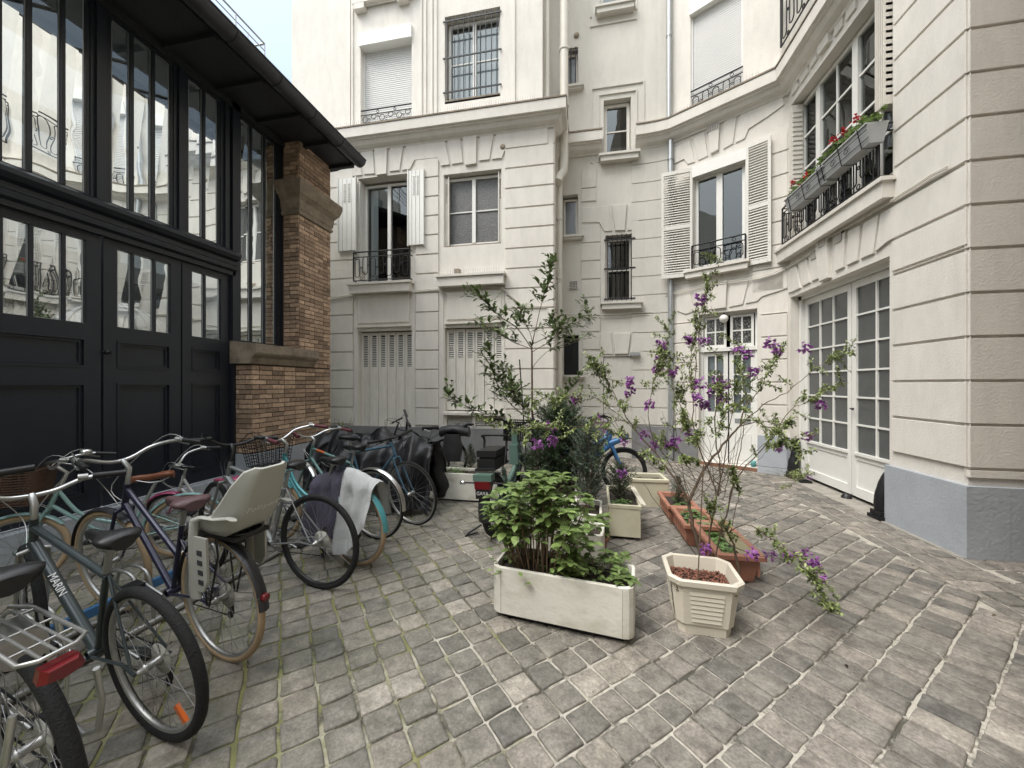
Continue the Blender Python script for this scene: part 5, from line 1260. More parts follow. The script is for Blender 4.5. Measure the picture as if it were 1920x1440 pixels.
# conifers
def conifer(name, label, base, h, w, n, seed, mt='conif', nl=.035, prof=None, dens=1, up=.7):
    random.seed(seed); t = thing(name, label, 'shrub', tuple(base)); st_ = MB(); lf = MB(); base = Vector(base)
    st_.tube([base, base + Vector((0, 0, h * .93))], [.009, .002], 6)
    for i in range(n):
        f = (i + R(0, 1)) / n; z = h * (.06 + .9 * f); rr = w * (prof(f) if prof else (1 - f) ** .7 * .9 + .12) * R(.65, 1.15); a = R(0, 6.3)
        d = Vector((cos(a), sin(a), up * R(.6, 1.3))); tip = base + Vector((0, 0, z)) + d * rr; b = base + Vector((0, 0, z - .02)); st_.tube([b, tip], .0016, 3, cap=False)
        k = max(6, int(rr / .006 * dens)); dn = (tip - b).normalized()
        for j in range(k):
            p = b.lerp(tip, .2 + .82 * j / k); dd = dn * .7 + rv(.75); dd.normalize(); L_ = nl * R(.6, 1.1); s_ = dd.cross(rv()).normalized() * nl * .065; lf.c = R(0, 1)
            lf.add([p - s_, p + s_, p + dd * L_ * .6 + s_ * .8, p + dd * L_, p + dd * L_ * .6 - s_ * .8], [(0, 1, 2, 3, 4)])
    obj('stem', st_, M['bark'], t); obj('foliage', lf, M[mt], t); return t
bushy = lambda f: .75 + .35 * sin(f * 3) - .55 * f ** 3
conifer('conifer', 'dark bushy conifer behind the leafy hydrangea', (-.28, 4.3, .29), .98, .30, 460, 21, prof=bushy, nl=.055, dens=.9)
conifer('conifer', 'feathery grey-green conifer right of the dark one', (.045, 3.68, .28), .85, .17, 260, 22, 'conif2', .045, bushy, .8, 1.2)
conifer('conifer', 'small bushy yew in the cream box planter', (.36, 4.0, .29), .40, .15, 150, 23, 'conif', .04, bushy, .7)
conifer('conifer', 'tiny cone-shaped conifer in the far terracotta trough', (1.03, 4.42, .16), .33, .10, 110, 24, 'conif', .03)
cx_ = P(882, 893, 5.15); conifer('conifer', 'little pointed conifer in the planter by the block wall', (cx_.x, cx_.y, .32), .36, .11, 120, 25, 'conif', .03)
conifer('conifer', 'loose dark shrub beside the slender evergreen tree', (-.52, 4.15, .28), .52, .18, 150, 26, 'conif', .05, bushy, .7)
# low herbs in the troughs
def herbs(name, label, x0, y0, x1, y1, z, n, seed, sz=.03):
    random.seed(seed); lf = MB()
    for i in range(n):
        p = Vector((R(x0, x1), R(y0, y1), z)); a = R(0, 6.3); h = R(.01, .06); q_ = p + Vector((cos(a) * h * .4, sin(a) * h * .4, h)); lf.tube([p, q_], .0012, 3, cap=False)
        for k in range(4): leaf(lf, q_, Vector((cos(a + k * 1.6), sin(a + k * 1.6), R(0, .5))), sz * R(.7, 1.2), sz * .6, .2, .15, 3)
    tag(obj(name, lf, M['young'], loc=((x0 + x1) / 2, (y0 + y1) / 2, z)), label, 'plants')
herbs('ground_herbs', 'low green weeds growing inside the long cream-lined trough', 1.02, 3.15, 1.18, 3.7, .11, 90, 31, .04)
herbs('ground_herbs', 'low green plants in the middle terracotta trough', .96, 3.72, 1.16, 4.1, .16, 60, 32)
herbs('ground_herbs', 'green sprouts around the tiny conifer in the far trough', .93, 4.24, 1.12, 4.6, .16, 30, 33, .025)
herbs('ground_herbs', 'small green sprouts at the front of the cream box planter', .27, 3.75, .45, 3.85, .295, 25, 34)
herbs('ground_herbs', 'grassy weeds in the white planter by the wall', a.x - .05, a.y + .05, b.x - .25, a.y + .28, .33, 50, 35, .025)
# purple flowering shrub: branches fan out from the cream tub
random.seed(40)
sb = Vector((TC.x, TC.y, .27)); sh = thing('flowering_shrub', 'tall open shrub with bare branches and purple flowers in the cream tub', 'shrub', tuple(sb)); wd = MB(); lf = MB(); fl = MB()
def bunch(p, n=11, s=.031):
    n = int(n * 1.7)
    for k in range(n):
        c = p + rv(s); q0 = rv().normalized()
        for j in range(4):
            d = q0 + rv(.8); leaf(fl, c, d, R(.018, .030), R(.014, .021), .2, .3, 3)
def tuft(p, d, n, ln=.16):
    n = int(n * 2.8)
    """leafy shoot: small narrow leaves set densely along a short twig"""
    d = d.normalized(); e = p + d * ln; wd.tube([p, e], .0015, 4, cap=False)
    for k in range(n):
        f = (k + .5) / n; q_ = p.lerp(e, f); dd = d * .3 + rv(.9); leaf(lf, q_ + rv(.012), dd, R(.020, .034), R(.010, .015), .1, .2, 3)
def S(pts, d0, d1, r0, r1, tufts=6, flow=1, start=.55, ln=.13):
    n = len(pts); ps = [P(x, y, d0 + (d1 - d0) * i / (n - 1)) for i, (x, y) in enumerate(pts)]; sp_ = smooth_path(ps, 4, .006); m_ = len(sp_); wd.tube(sp_, taper(m_, r0, r1), 6)
    for i in range(int(tufts * 2.0)):
        f = start + (1 - start) * (i + R(0, 1)) / tufts; q_ = f * (m_ - 1); j = min(m_ - 2, int(q_)); p = sp_[j].lerp(sp_[j + 1], q_ - j); d = (sp_[j + 1] - sp_[j]).normalized()
        tuft(p, d * .6 + rv(.95) + Vector((0, 0, .1)), R(10, 18).__int__(), R(.5, 1.25) * ln)
    if tufts: tuft(sp_[-1], sp_[-1] - sp_[-2], 16, ln)
    return sp_
b0 = P(sb.x, 0, 1); 
def bx(px, py): return (px, py)
DT = 2.60
S([(1330, 1088), (1312, 1030), (1296, 975), (1292, 938)], DT, DT + .05, .016, .011, 0)
S([(1292, 938), (1320, 880), (1355, 835), (1385, 800)], DT, DT + .1, .010, .006, 0); S([(1385, 800), (1400, 760), (1425, 730), (1445, 690)], DT + .1, DT + .3, .005, .002, 7)
S([(1385, 800), (1440, 790), (1470, 815)], DT + .1, DT - .1, .004, .002, 6, start=.3)
S([(1385, 800), (1430, 760), (1475, 735), (1530, 690), (1560, 672)], DT + .1, DT + .35, .004, .0015, 6)
S([(1292, 938), (1255, 885), (1230, 850), (1190, 805), (1165, 765), (1145, 735)], DT, DT + .3, .008, .002, 7); S([(1230, 850), (1215, 780), (1225, 720), (1240, 690)], DT + .1, DT - .15, .003, .0015, 6)
S([(1190, 805), (1150, 770), (1100, 740), (1060, 745)], DT + .2, DT + .1, .003, .0015, 8, start=.4); S([(1165, 765), (1140, 715), (1125, 690)], DT + .25, DT + .3, .003, .0015, 6)
S([(1290, 935), (1230, 830), (1170, 790), (1110, 800), (1040, 800)], DT, DT - .25, .003, .0012, 9, start=.5)
S([(1335, 1095), (1330, 1000), (1345, 930), (1350, 880), (1340, 800), (1345, 740)], DT - .02, DT - .15, .007, .003, 4, start=.7)
S([(1345, 930), (1320, 860), (1300, 800), (1300, 740), (1292, 690), (1300, 640)], DT - .05, DT + .2, .005, .002, 8)
S([(1300, 740), (1305, 680), (1312, 620), (1325, 550)], DT + .1, DT + .25, .003, .0015, 6, start=.4); S([(1300, 800), (1270, 750), (1255, 700), (1250, 660)], DT + .1, DT + .3, .003, .0015, 7, start=.4)
S([(1338, 1090), (1345, 1020), (1365, 950), (1380, 900), (1420, 850), (1450, 820), (1480, 770), (1510, 755)], DT, DT + .15, .006, .0018, 7)
S([(1365, 950), (1385, 860), (1395, 800), (1400, 740), (1390, 690)], DT, DT + .4, .004, .0015, 6); S([(1345, 930), (1360, 850), (1370, 790), (1375, 740)], DT, DT - .2, .004, .0015, 4)
S([(1345, 1090), (1370, 1092), (1385, 1070), (1378, 1030), (1365, 1000)], DT - .08, DT - .1, .011, .006, 2, start=.8); S([(1365, 1000), (1340, 985), (1330, 960)], DT - .1, DT - .1, .004, .002, 2)
S([(1365, 1000), (1400, 985), (1440, 1005), (1475, 1028), (1515, 1065)], DT - .1, DT - .38, .004, .0015, 8, start=.35, ln=.07); S([(1365, 1020), (1410, 1040), (1450, 1045), (1500, 1065)], DT - .1, DT - .3, .003, .001, 1)
S([(1370, 1000), (1380, 950), (1385, 930), (1382, 905)], DT - .1, DT - .1, .003, .0015, 3, start=.6, ln=.07); S([(1320, 1060), (1275, 1000), (1245, 960), (1205, 905)], DT, DT - .1, .004, .0015, 0)
S([(1292, 938), (1280, 880), (1265, 800), (1268, 750)], DT, DT + .2, .003, .0015, 4); S([(1330, 870), (1400, 870), (1480, 880), (1520, 878)], DT, DT + .5, .002, .001, 0)
S([(1300, 930), (1330, 900), (1400, 905), (1470, 915), (1500, 895)], DT, DT + 1.4, .002, .001, 4, start=.8)
for _ in range(26):                                                   # bare twigs filling the fan
    x0, y0 = R(1290, 1370), R(880, 960); a = R(-1.15, 1.05); L_ = R(90, 190); p = [(x0 + sin(a) * L_ * k / 3 + R(-6, 6), y0 - cos(a) * L_ * k / 3) for k in range(4)]; S(p, DT, DT + R(-.3, .4), .0022, .0009, 0 if random.random() < .6 else 2, start=.8, ln=.08)
obj('branches', wd, M['bark'], sh); obj('foliage', lf, M['poly'], sh)
for (x, y, n) in ((1240, 645, 7), (1238, 672, 7), (1290, 637, 12), (1318, 640, 10), (1312, 562, 12), (1385, 655, 9), (1403, 664, 9), (1442, 642, 12), (1455, 655, 10), (1510, 652, 10), (1180, 715, 12), (1182, 735, 10),
               (1232, 692, 9), (1312, 718, 12), (1345, 710, 9), (1358, 722, 12), (1335, 732, 16), (1355, 745, 16), (1322, 758, 16), (1308, 748, 12), (1413, 696, 13), (1216, 758, 9), (1080, 748, 12), (1033, 800, 9), (1120, 787, 8), (1008, 832, 8),
               (1036, 824, 8), (1208, 815, 8), (1172, 826, 8), (1227, 836, 9), (1267, 828, 9), (1255, 833, 4), (1287, 807, 8), (1536, 758, 9), (1460, 838, 10), (1168, 886, 8), (1320, 1030, 9), (1412, 1040, 9), (1440, 1038, 3), (1482, 1042, 9), (1513, 1045, 9), (1530, 1058, 12), (1535, 1082, 12), (1512, 818, 6), (1260, 700, 6), (1135, 800, 6)):
    near = 2.45 if y > 1000 else 2.7; bunch(P(x, y, near + R(-.12, .12)), n + 3)
obj('blossoms', fl, M['purple'], sh)
m = MB(); m.tube([Vector((TC.x - .03, TC.y - .05, .24)), Vector((TC.x + .01, TC.y - .03, 1.0))], .004, 5); tag(obj('plant_stake', m, M['bark'], loc=(TC.x - .03, TC.y - .05, .25)), 'thin wooden stick standing in the cream tub', 'stake')
# loose shrub between the tall conifers and the recess door, further back
hydrangea('shrub', 'loose broad-leaved shrub between the dark conifer and the entrance', Vector((-.02, 4.55, .25)), (Vector((.25, 0, 0)), Vector((0, .2, 0))), 26, .85, 51, (.05, .08), 0)
# flower boxes on the big window
SW = WR.off(.20); GB = 'grey window boxes with red geraniums'
for i, (x0, x1, lab, lab2) in enumerate(((1484, 1562, 'grey window box hanging at the far end of the balcony railing', 'red geraniums in the far window box'), (1545, 1646, 'longer grey window box hanging at the near end of the balcony railing', 'red geraniums in the near window box'))):
    u0, u1 = SW.U(x0) + .02, SW.U(x1); z = 4.07 if i == 0 else 4.10; t = thing('window_box', lab, 'planter', tuple(SW.pt((u0 + u1) / 2, z, 0)), group=GB); m = MB()
    secs = []
    for u, k in ((u0 + .03, 0), (u0 + .03, 1), (u1 - .03, 1), (u1 - .03, 0)): pass
    def pr(u, s_): return [SW.pt(u + s_ * .03, z, -.075), SW.pt(u + s_ * .03, z, .065), SW.pt(u, z + .19, .10), SW.pt(u, z + .19, .115), SW.pt(u, z + .205, .115), SW.pt(u, z + .205, -.11), SW.pt(u, z + .19, -.10)]
    s0, s1 = pr(u0, 1), pr(u1, -1); m.grid([s0, s1], False, True); m.add(s0, [tuple(range(7))]); m.add(s1, [tuple(range(7))[::-1]]); obj('shell', m, mat('grey_plastic_box', (.40, .41, .41), .6, var=.06), t)
    m = MB()
    for u in (u0 + .12, u1 - .12, (u0 + u1) / 2): m.tube([SW.pt(u, z + .2, .12), SW.pt(u, z - .01, .075), SW.pt(u, z - .01, -.08), SW.pt(u, z + .22, -.09)], .005, 5)
    for zz, nn_ in ((z + .05, .085), (z + .13, .105)): m.tube([SW.pt(u0, zz, nn_), SW.pt(u1, zz, nn_)], .004, 5)
    for uc in ((u0 + u1) / 2 - .12, (u0 + u1) / 2 + .12): m.tube([SW.pt(uc + .05 * cos(a) * (1 - a / 14), z + .09 + .04 * sin(a) * (1 - a / 14), .10) for a in [j * .5 for j in range(18)]], .0035, 4)
    obj('wire_holder', m, M['iron'], t)
    random.seed(60 + i); ge = thing('geranium', lab2, 'plant', tuple(SW.pt((u0 + u1) / 2, z + .2, 0)), group='geraniums in the window boxes'); lf = MB(); fl = MB(); st_ = MB(); us = [u0 + (u1 - u0) * (k + .5) / 5 for k in range(5)]
    for u in us:
        for k in range(26):
            p = SW.pt(u + R(-.11, .11), z + .2, R(-.05, .06)); e = p + Vector((R(-.03, .03), R(-.05, .05), R(.02, .14))); st_.tube([p, e], .002, 3, cap=False)
            for q_ in range(2): leaf(lf, e, Vector((R(-1, 1), R(-1, 1), R(0, .7))), R(.035, .06), R(.04, .06), .2, .2, 3, shape=[1, 1.1, .8])
    for u, hh in [(u_, R(.10, .24)) for u_ in (us[1:4] if i else us[:3])]:
        p = SW.pt(u, z + .2, .04); e = p + Vector((R(-.02, .02), 0, hh)); st_.tube([p, e], .0025, 4)
        for k in range(34): leaf(fl, e + rv(.035), rv(), .028, .026, .2, .2, 3)
    obj('stems', st_, M['hyd'], ge); obj('foliage', lf, M['hyd'], ge); obj('petals', fl, M['red'], ge)
# shrub on the roof terrace
random.seed(70); p0 = P(455, 78, 6.9); rs = thing('terrace_shrub', 'pale dry twiggy shrub behind the roof terrace railing', 'shrub', (p0.x, p0.y, 6.2)); m = MB(); lf = MB()
for k in range(70):
    b = Vector((p0.x, p0.y + R(-.5, .3), 6.3)); e = b + Vector((R(-.5, .35), R(-.9, .55), R(.6, 1.35))); m.tube(smooth_path([b, b.lerp(e, .5) + rv(.08), e], 3), .004, 3, cap=False)
    for j in range(14): leaf(lf, b.lerp(e, R(.5, 1.05)) + rv(.05), rv(), .04, .018, .1, .2, 3)
m.tube([(p0.x, p0.y, 6.3), (p0.x + .02, p0.y + .1, 8.1)], .006, 4)
obj('branches', m, mat('pale_twig', (.42, .36, .33), .9), rs); obj('foliage', lf, mat('dry_pinkish_leaf', (.45, .36, .34), .9, rnd=.3), rs)
# ivy-like greenery at the foot of the brick pier
random.seed(80); lf = MB(); q0 = Vector((-4.25, 5.85, 0)); t = thing('corner_shrub', 'green leafy plant growing at the corner of the brick pier', 'plant', tuple(q0)); m = MB()
for k in range(40):
    e = q0 + Vector((R(-.1, .25), R(-.3, .3), R(.3, .95))); m.tube([q0 + rv(.03) + Vector((0, 0, .03)), e], .003, 3)
    for j in range(7): leaf(lf, q0.lerp(e, R(.4, 1)) + rv(.03), rv() + Vector((0, 0, .3)), .06, .035, .2, .2)
obj('stems', m, M['stem'], t); obj('foliage', lf, M['hyd'], t)
# bollards at the garage jambs, doorstop tray, teal cup
def bollard(label, x, y, h, hook, ang):
    t = thing('wheel_guard', label, 'bollard', (x, y, 0), (0, 0, ang), 'cast iron wheel guards at the garage', world_verts=False); m = MB(); m.box((-.10, -.09, 0), (.10, .09, .04)); m.box((-.08, -.075, .04), (.08, .075, .09)); obj('base', m, M['iron'], t)
    m = MB()
    if hook: pts = [(0, 0, .08), (-.02, 0, .2), (0, 0, .33), (.03, 0, .43), (.07, 0, .5), (.12, 0, .53)]; rr = [.07, .062, .058, .055, .05, .045]
    else: pts = [(0, 0, .08), (-.01, 0, .18), (.005, 0, .32), (.02, 0, .46), (.03, 0, .52), (.03, 0, .56), (.03, 0, .63)]; rr = [.085, .075, .058, .04, .03, .05, .035]
    m.tube(smooth_path([Vector(p) for p in pts], 3), [rr[min(len(rr) - 1, int(i / 3))] for i in range(3 * (len(pts) - 1) + 1)], 12); obj('body', m, M['iron'], t)
p = G(1493, 905); bollard('black cast iron wheel guard with a ball top at the far garage jamb', 3.30, 6.72, .6, False, radians(0))
p = G(1664, 968); bollard('hooked black cast iron wheel guard at the near garage jamb', 3.27, 4.86, .55, True, radians(0))
p = G(1510, 905); m = MB(); m.box((p.x - .09, p.y - .05, 0), (p.x + .07, p.y + .05, .035)); m.box((p.x - .05, p.y - .03, .035), (p.x + .03, p.y + .03, .05)); tag(obj('iron_block', m, M['black'], loc=(p.x, p.y, 0)), 'flat black iron block on the ground before the garage door', 'doorstop')
random.seed(81); lf = MB(); fl = MB(); t = thing('fallen_sprig', 'fallen flowering sprig lying at the far wheel guard', 'plant', (p.x - .05, p.y + .1, .05)); br = MB()
for k in range(9):
    b = Vector((p.x, p.y + .06, .04)); e = b + Vector((R(-.55, .1), R(-.1, .12), R(.0, .12))); br.tube([b, e], .002, 3)
    for j in range(16): leaf(lf, b.lerp(e, R(.2, 1)), rv() + Vector((0, 0, .4)), .03, .012, .1, .2)
for j in range(50): leaf(fl, Vector((p.x + .06, p.y + .02, .10)) + rv(.04), rv(), .022, .014, .2, .2)
obj('stems', br, M['stem'], t); obj('foliage', lf, M['poly'], t); obj('blossoms', fl, M['purple'], t)
p = WD.pt(WD.U(1411), 0, -.06); m = MB(); m.lathe([(0, .055), (.035, .055), (.045, .16), (.04, .16), (.032, .07), (0, .065)], (p.x, p.y, 0), 16); tag(obj('cup', m, mat('teal_cup', (.08, .30, .30), .4), loc=(p.x, p.y, .055)), 'small teal cup on the step of the half-glazed door', 'cup')
# ================================================================ BICYCLES
def wheel(root, name, cx, r, tyre_r, tyre_m, rim_m, T=None, knob=False, rimw=.013, spk=28, motor=False, cass=False, refl=None):
    """wheel of a bicycle as part (tyre) with rim, spokes, hub as sub-parts; T turns it about the steering axis"""
    T = T or Matrix.Identity(4); c = Vector((cx, 0, r)); X, Z = Vector((1, 0, 0)), Vector((0, 0, 1)); Y = Vector((0, 1, 0))
    m = MB(); N = 56; n = 10; vs = []; R0 = r - tyre_r
    for i in range(N):
        a = 2 * pi * i / N; rd = X * cos(a) + Z * sin(a)
        for k in range(n):
            b = 2 * pi * k / n; kr = tyre_r * (1 + (.07 if knob and (i + k) % 2 and cos(b) > .2 else 0)); vs.append(T @ (c + rd * (R0 + kr * cos(b)) + Y * (tyre_r * .92 * sin(b))))
    m.add(vs, [(i * n + k, i * n + (k + 1) % n, ((i + 1) % N) * n + (k + 1) % n, ((i + 1) % N) * n + k) for i in range(N) for k in range(n)], True)
    w = obj(name, m, tyre_m, root)
    m = MB(); ri = R0 - tyre_r * .55; prof = [(ri + .008, rimw), (ri - .012, rimw * .8), (ri - .018, 0), (ri - .012, -rimw * .8), (ri + .008, -rimw)]
    vs = [T @ (c + (X * cos(2 * pi * i / N) + Z * sin(2 * pi * i / N)) * p + Y * q) for i in range(N) for p, q in prof]
    m.add(vs, [(i * 5 + k, ((i + 1) % N) * 5 + k, ((i + 1) % N) * 5 + k + 1, i * 5 + k + 1) for i in range(N) for k in range(4)], True); obj('rim', m, rim_m, w)
    m = MB(); hr = .075 if motor else .022
    for i in range(spk):
        a = 2 * pi * i / spk; s = 1 if i % 2 else -1; a2 = a + (.55 if (i // 2) % 2 else -.55)
        m.tube([T @ (c + (X * cos(a2) + Z * sin(a2)) * hr + Y * s * .028), T @ (c + (X * cos(a) + Z * sin(a)) * (ri - .015))], .0012, 3, cap=False)
    obj('spokes', m, M['spoke'], w)
    m = MB(); m.lathe([(.005, -.055), (.011, -.05), (.013, -.034), (hr, -.030), (hr * .8, -.02), (hr * .8 if motor else .014, 0), (hr * .8, .02), (hr, .030), (.013, .034), (.011, .05), (.005, .055)], c, 14, 'y'); m.v = [tuple(T @ Vector(v)) for v in m.v]; obj('hub', m, M['alu'], w)
    if cass:
        m = MB(); m.lathe([(0, -.030), (.05, -.031), (.05, -.034), (.042, -.036), (.042, -.039), (.034, -.041), (.034, -.045), (.026, -.048), (0, -.049)], c, 24, 'y'); m.v = [tuple(T @ Vector(v)) for v in m.v]; obj('sprockets', m, M['alu'], w)
        m = MB(); m.lathe([(0, -.027), (.068, -.0275), (.068, -.0285), (0, -.029)], c, 24, 'y'); obj('spoke_guard', m, mat('milky_plastic_disc', (.42, .42, .38), .4), w)
    if refl is not None:
        a = refl; m = MB(); d = X * cos(a) + Z * sin(a); t_ = X * -sin(a) + Z * cos(a); cc = c + d * ri * .78
        vs = [T @ (cc + d * u * .04 + t_ * v * .012 + Y * y) for u in (-1, 1) for v in (-1, 1) for y in (-.007, .007)]; m.add(vs, [(0, 1, 3, 2), (4, 6, 7, 5), (0, 4, 5, 1), (2, 3, 7, 6), (0, 2, 6, 4), (1, 5, 7, 3)]); obj('reflector', m, M['orange'], w)
    return w
def arc_guard(root, cx, r, a0, a1, mt, w=.026, T=None, name='mudguard', gap=.022, th=.004):
    T = T or Matrix.Identity(4); m = MB(); rows = []; N = 22
    for rr in (0, th):
        for i in range(N + 1):
            a = a0 + (a1 - a0) * i / N; d = Vector((cos(a), 0, sin(a)))
            rows.append([T @ (Vector((cx, y * w, r)) + d * (r + gap + rr - abs(y) ** 2 * w * .5)) for y in (-1, -.6, 0, .6, 1)])
    m.grid(rows[:N + 1]); m.grid([q[::-1] for q in rows[N + 1:]])
    return obj(name, m, mt, root)
def saddle(mb, x, z, col=None, wide=.075, ln=.27, tail=0):
    prof = [(-.5, .55, 0), (-.46, .9, .012), (-.35, 1, .016), (-.2, .86, .012), (-.05, .5, .004), (.12, .30, 0), (.32, .24, 0), (.46, .2, -.004), (.5, .08, -.012)]; rows = []
    for t, w_, dz in prof:
        c = Vector((x + t * ln, 0, z + dz)); ww = wide * w_; rows.append([c + Vector((0, ww * cos(a), (.018 * sin(a) if sin(a) > 0 else .038 * sin(a)))) for a in [2 * pi * k / 12 for k in range(12)]])
    mb.grid(rows, closed=True); mb.add(rows[0], [tuple(range(12))]); mb.add(rows[-1], [tuple(range(12))[::-1]])
def bike(label, rear, front, name='bicycle', group='bicycles parked along the studio wall', r=.34, wb=1.06, lean=0, steer=0, kind='diamond', fc='alu', fc2=None, tyre='rubber', tr=.018, rimm='alu', knob=False,
         bar='flat', barc='chrome', grip='black', bar_z=1.0, seat_z=.88, seatc='black', guards=None, rack=None, seat_w=.075, tube=.0135, basket=None, refl=None, rearlight=False, fork=None, guard_arc=(.15, 2.6), seat_dx=0, cass=True, stand=False, motor=False, extra=None, fg_arc=(.4, 2.5)):
    rear = Vector((*rear, 0)); front = Vector((*front, 0)); hd = atan2(front.y - rear.y, front.x - rear.x)
    if name not in ('bicycle', 'cargo_bicycle'): pass
    t = thing(name, label, 'bicycle', (rear.x, rear.y, 0), (radians(lean), 0, hd), group, world_verts=False)
    V = lambda x, z, y=0: Vector((x, y, z)); k = r / .34; sl = .34
    bb = V(.43 * wb / 1.06, .285 * k); st = V(seat_dx + bb.x - .17 * (seat_z - .12 - bb.z) / .5 * .9, seat_z - (.14 if kind != 'step' else .22)); hb = V(wb - .185 * k, r + .385 * k); ht = hb + V(-.045, .13); ra = V(0, r); fa = V(wb, r)
    F = M[fc] if isinstance(fc, str) else fc; F2 = M[fork] if isinstance(fork, str) else (fork or F)
    m = MB(); tb_ = tube
    m.tube([bb, st], tb_ * .95, 8); m.tube([hb - V(-.005, .015), ht + V(-.005, .015)], tb_ * 1.2, 10)
    if kind == 'diamond': m.tube([ht - V(-.008, .025), st - V(.0, .03)], tb_ * .95, 8); m.tube([hb + V(-.0, .02), bb], tb_ * 1.1, 8)
    elif kind == 'mtb': m.tube([ht - V(-.01, .03), st - V(0, .05)], tb_ * 1.15, 10); m.tube([hb + V(0, .02), bb], tb_ * 1.7, 12)
    elif kind == 'step':
        q = bb.lerp(st, .42); m.tube(smooth_path([ht - V(0, .02), hb.lerp(bb, .45) + V(.0, .05), q], 4), tb_, 8); m.tube(smooth_path([hb + V(0, .02), hb.lerp(bb, .55) - V(.02, .03), bb], 4), tb_ * 1.05, 8)
    elif kind == 'twin':
        q = bb.lerp(st, .55); m.tube([ht - V(-.005, .02), q], tb_ * 1.1, 8); m.tube([hb + V(-.0, .02), bb], tb_ * 1.25, 8)
    m.lathe([(.02, -.035), (.023, -.03), (.023, .03), (.02, .035)], bb, 12, 'y')
    for s in (-1, 1):
        m.tube([bb + V(-.03, 0, s * .03), ra + V(.12, 0, s * .045), ra + V(0, 0, s * .06)], tb_ * .5, 6)
        m.tube([st - V(0, .04) if kind not in ('step', 'twin') else bb.lerp(st, .8), ra + V(.02, .02, s * .06)], tb_ * .42, 6)
    obj('frame', m, F, t)
    # steering assembly
    ax0, ax1 = hb, ht; axd = (ht - hb).normalized(); T = Matrix.Translation(hb) @ Matrix.Rotation(radians(steer), 4, axd) @ Matrix.Translation(-hb)
    m = MB(); cr = hb - axd * .03
    for s in (-1, 1):
        m.tube([T @ p for p in smooth_path([cr + V(0, 0, s * .045), cr.lerp(fa, .6) + V(-.012, 0, s * .05), fa + V(0, 0, s * .05)], 3)], [tb_ * .75] * 4 + [tb_ * .5] * 3, 6)
    m.tube([T @ (cr + V(0, 0, -.05)), T @ (cr + V(0, .012)), T @ (cr + V(0, 0, .05))], tb_ * .85, 8); obj('fork', m, F2, t)
    wheel(t, 'rear_wheel', 0, r, tr, M[tyre], M[rimm], None, knob, motor=motor, cass=cass, refl=refl); wheel(t, 'front_wheel', wb, r, tr, M[tyre], M[rimm], T, knob)
    m = MB(); sx = ht + axd * max(.03, (bar_z - ht.z) * .75); B0 = V(sx.x + .05, bar_z - .0); m.tube([T @ ht, T @ sx, T @ B0], .014, 8); so_ = obj('stem', m, M['alu'] if barc == 'chrome' else M['black'], t)
    hw = .30; m = MB()
    if bar == 'flat': pts = [B0 + V(-.03, .012, -hw), B0 + V(0, 0, -.08), B0 + V(0, 0, .08), B0 + V(-.03, .012, hw)]
    elif bar == 'riser': pts = [B0 + V(-.06, .045, -hw), B0 + V(-.03, .045, -.17), B0 + V(0, 0, -.06), B0 + V(0, 0, .06), B0 + V(-.03, .045, .17), B0 + V(-.06, .045, hw)]
    else: pts = [B0 + V(-.24, .05, -hw * .95), B0 + V(-.12, .07, -hw * .85), B0 + V(0, .05, -.17), B0 + V(.02, 0, -.05), B0 + V(.02, 0, .05), B0 + V(0, .05, .17), B0 + V(-.12, .07, hw * .85), B0 + V(-.24, .05, hw * .95)]
    sp_ = smooth_path(pts, 4); m.tube([T @ p for p in sp_], .0115, 8); ho = obj('handlebar', m, M[barc], t)
    for s, (a_, b_) in ((-1, (sp_[0], sp_[2] if bar != 'cruiser' else sp_[4])), (1, (sp_[-1], sp_[-3] if bar != 'cruiser' else sp_[-5]))):
        d = (b_ - a_).normalized(); m = MB(); m.tube([T @ (a_ - d * .012), T @ (a_ + d * .11)], .0165, 8); obj('grip', m, M[grip] if isinstance(grip, str) else grip, ho)
        m = MB(); p = a_ + d * .14; m.tube([T @ q for q in (p, p + V(.035, -.012), p + V(.045, -.02) - d * .10)], .006, 5); m.tube([T @ (p - d * .015), T @ (p + d * .02)], .017, 8); obj('brake_lever', m, M['alu'] if barc == 'chrome' else M['black'], ho)
    m = MB()
    for s in (-1, 1):
        p = sp_[3 if s < 0 else -4]; e = hb + V(.01, -.0, s * .02); m.tube([T @ q for q in smooth_path([p, p + V(.14, .03, -s * .05), e + V(.12, .12), e], 5)], .0028, 4)
    obj('cable', m, M['black'] if barc != 'chrome' else M['alu'], t)
    # saddle, seatpost, drivetrain
    sd_ = (st - bb).normalized(); top = st + sd_ * max(.04, (seat_z - .05 - st.z) / sd_.z); m = MB(); m.tube([st - sd_ * .03, top], .0135, 8); obj('seatpost', m, M['alu'], t)
    m = MB(); saddle(m, top.x + .02, seat_z, wide=seat_w); sa = obj('saddle', m, M[seatc] if isinstance(seatc, str) else seatc, t); m = MB()
    for s in (-1, 1): m.tube([V(top.x - .09, seat_z - .02, s * .035), V(top.x - .03, seat_z - .05, s * .022), V(top.x + .04, seat_z - .05, s * .022), V(top.x + .13, seat_z - .02, s * .01)], .0035, 5)
    obj('saddle_rails', m, M['chrome'], sa)
    m = MB(); m.lathe([(.085, -.048), (.092, -.046), (.092, -.043), (.085, -.041), (.06, -.043), (.06, -.046)], bb, 30, 'y')
    for i in range(5): a = 2 * pi * i / 5; m.tube([bb + V(0, 0, -.045), bb + V(.08 * cos(a), .08 * sin(a), -.045)], .006, 4)
    ca = radians(200); m.tube([bb + V(0, 0, -.05), bb + V(.165 * cos(ca), .165 * sin(ca), -.07)], .009, 6); m.tube([bb + V(0, 0, .05), bb - V(.165 * cos(ca), .165 * sin(ca), -.07)], .009, 6); co_ = obj('crankset', m, M['alu'], t)
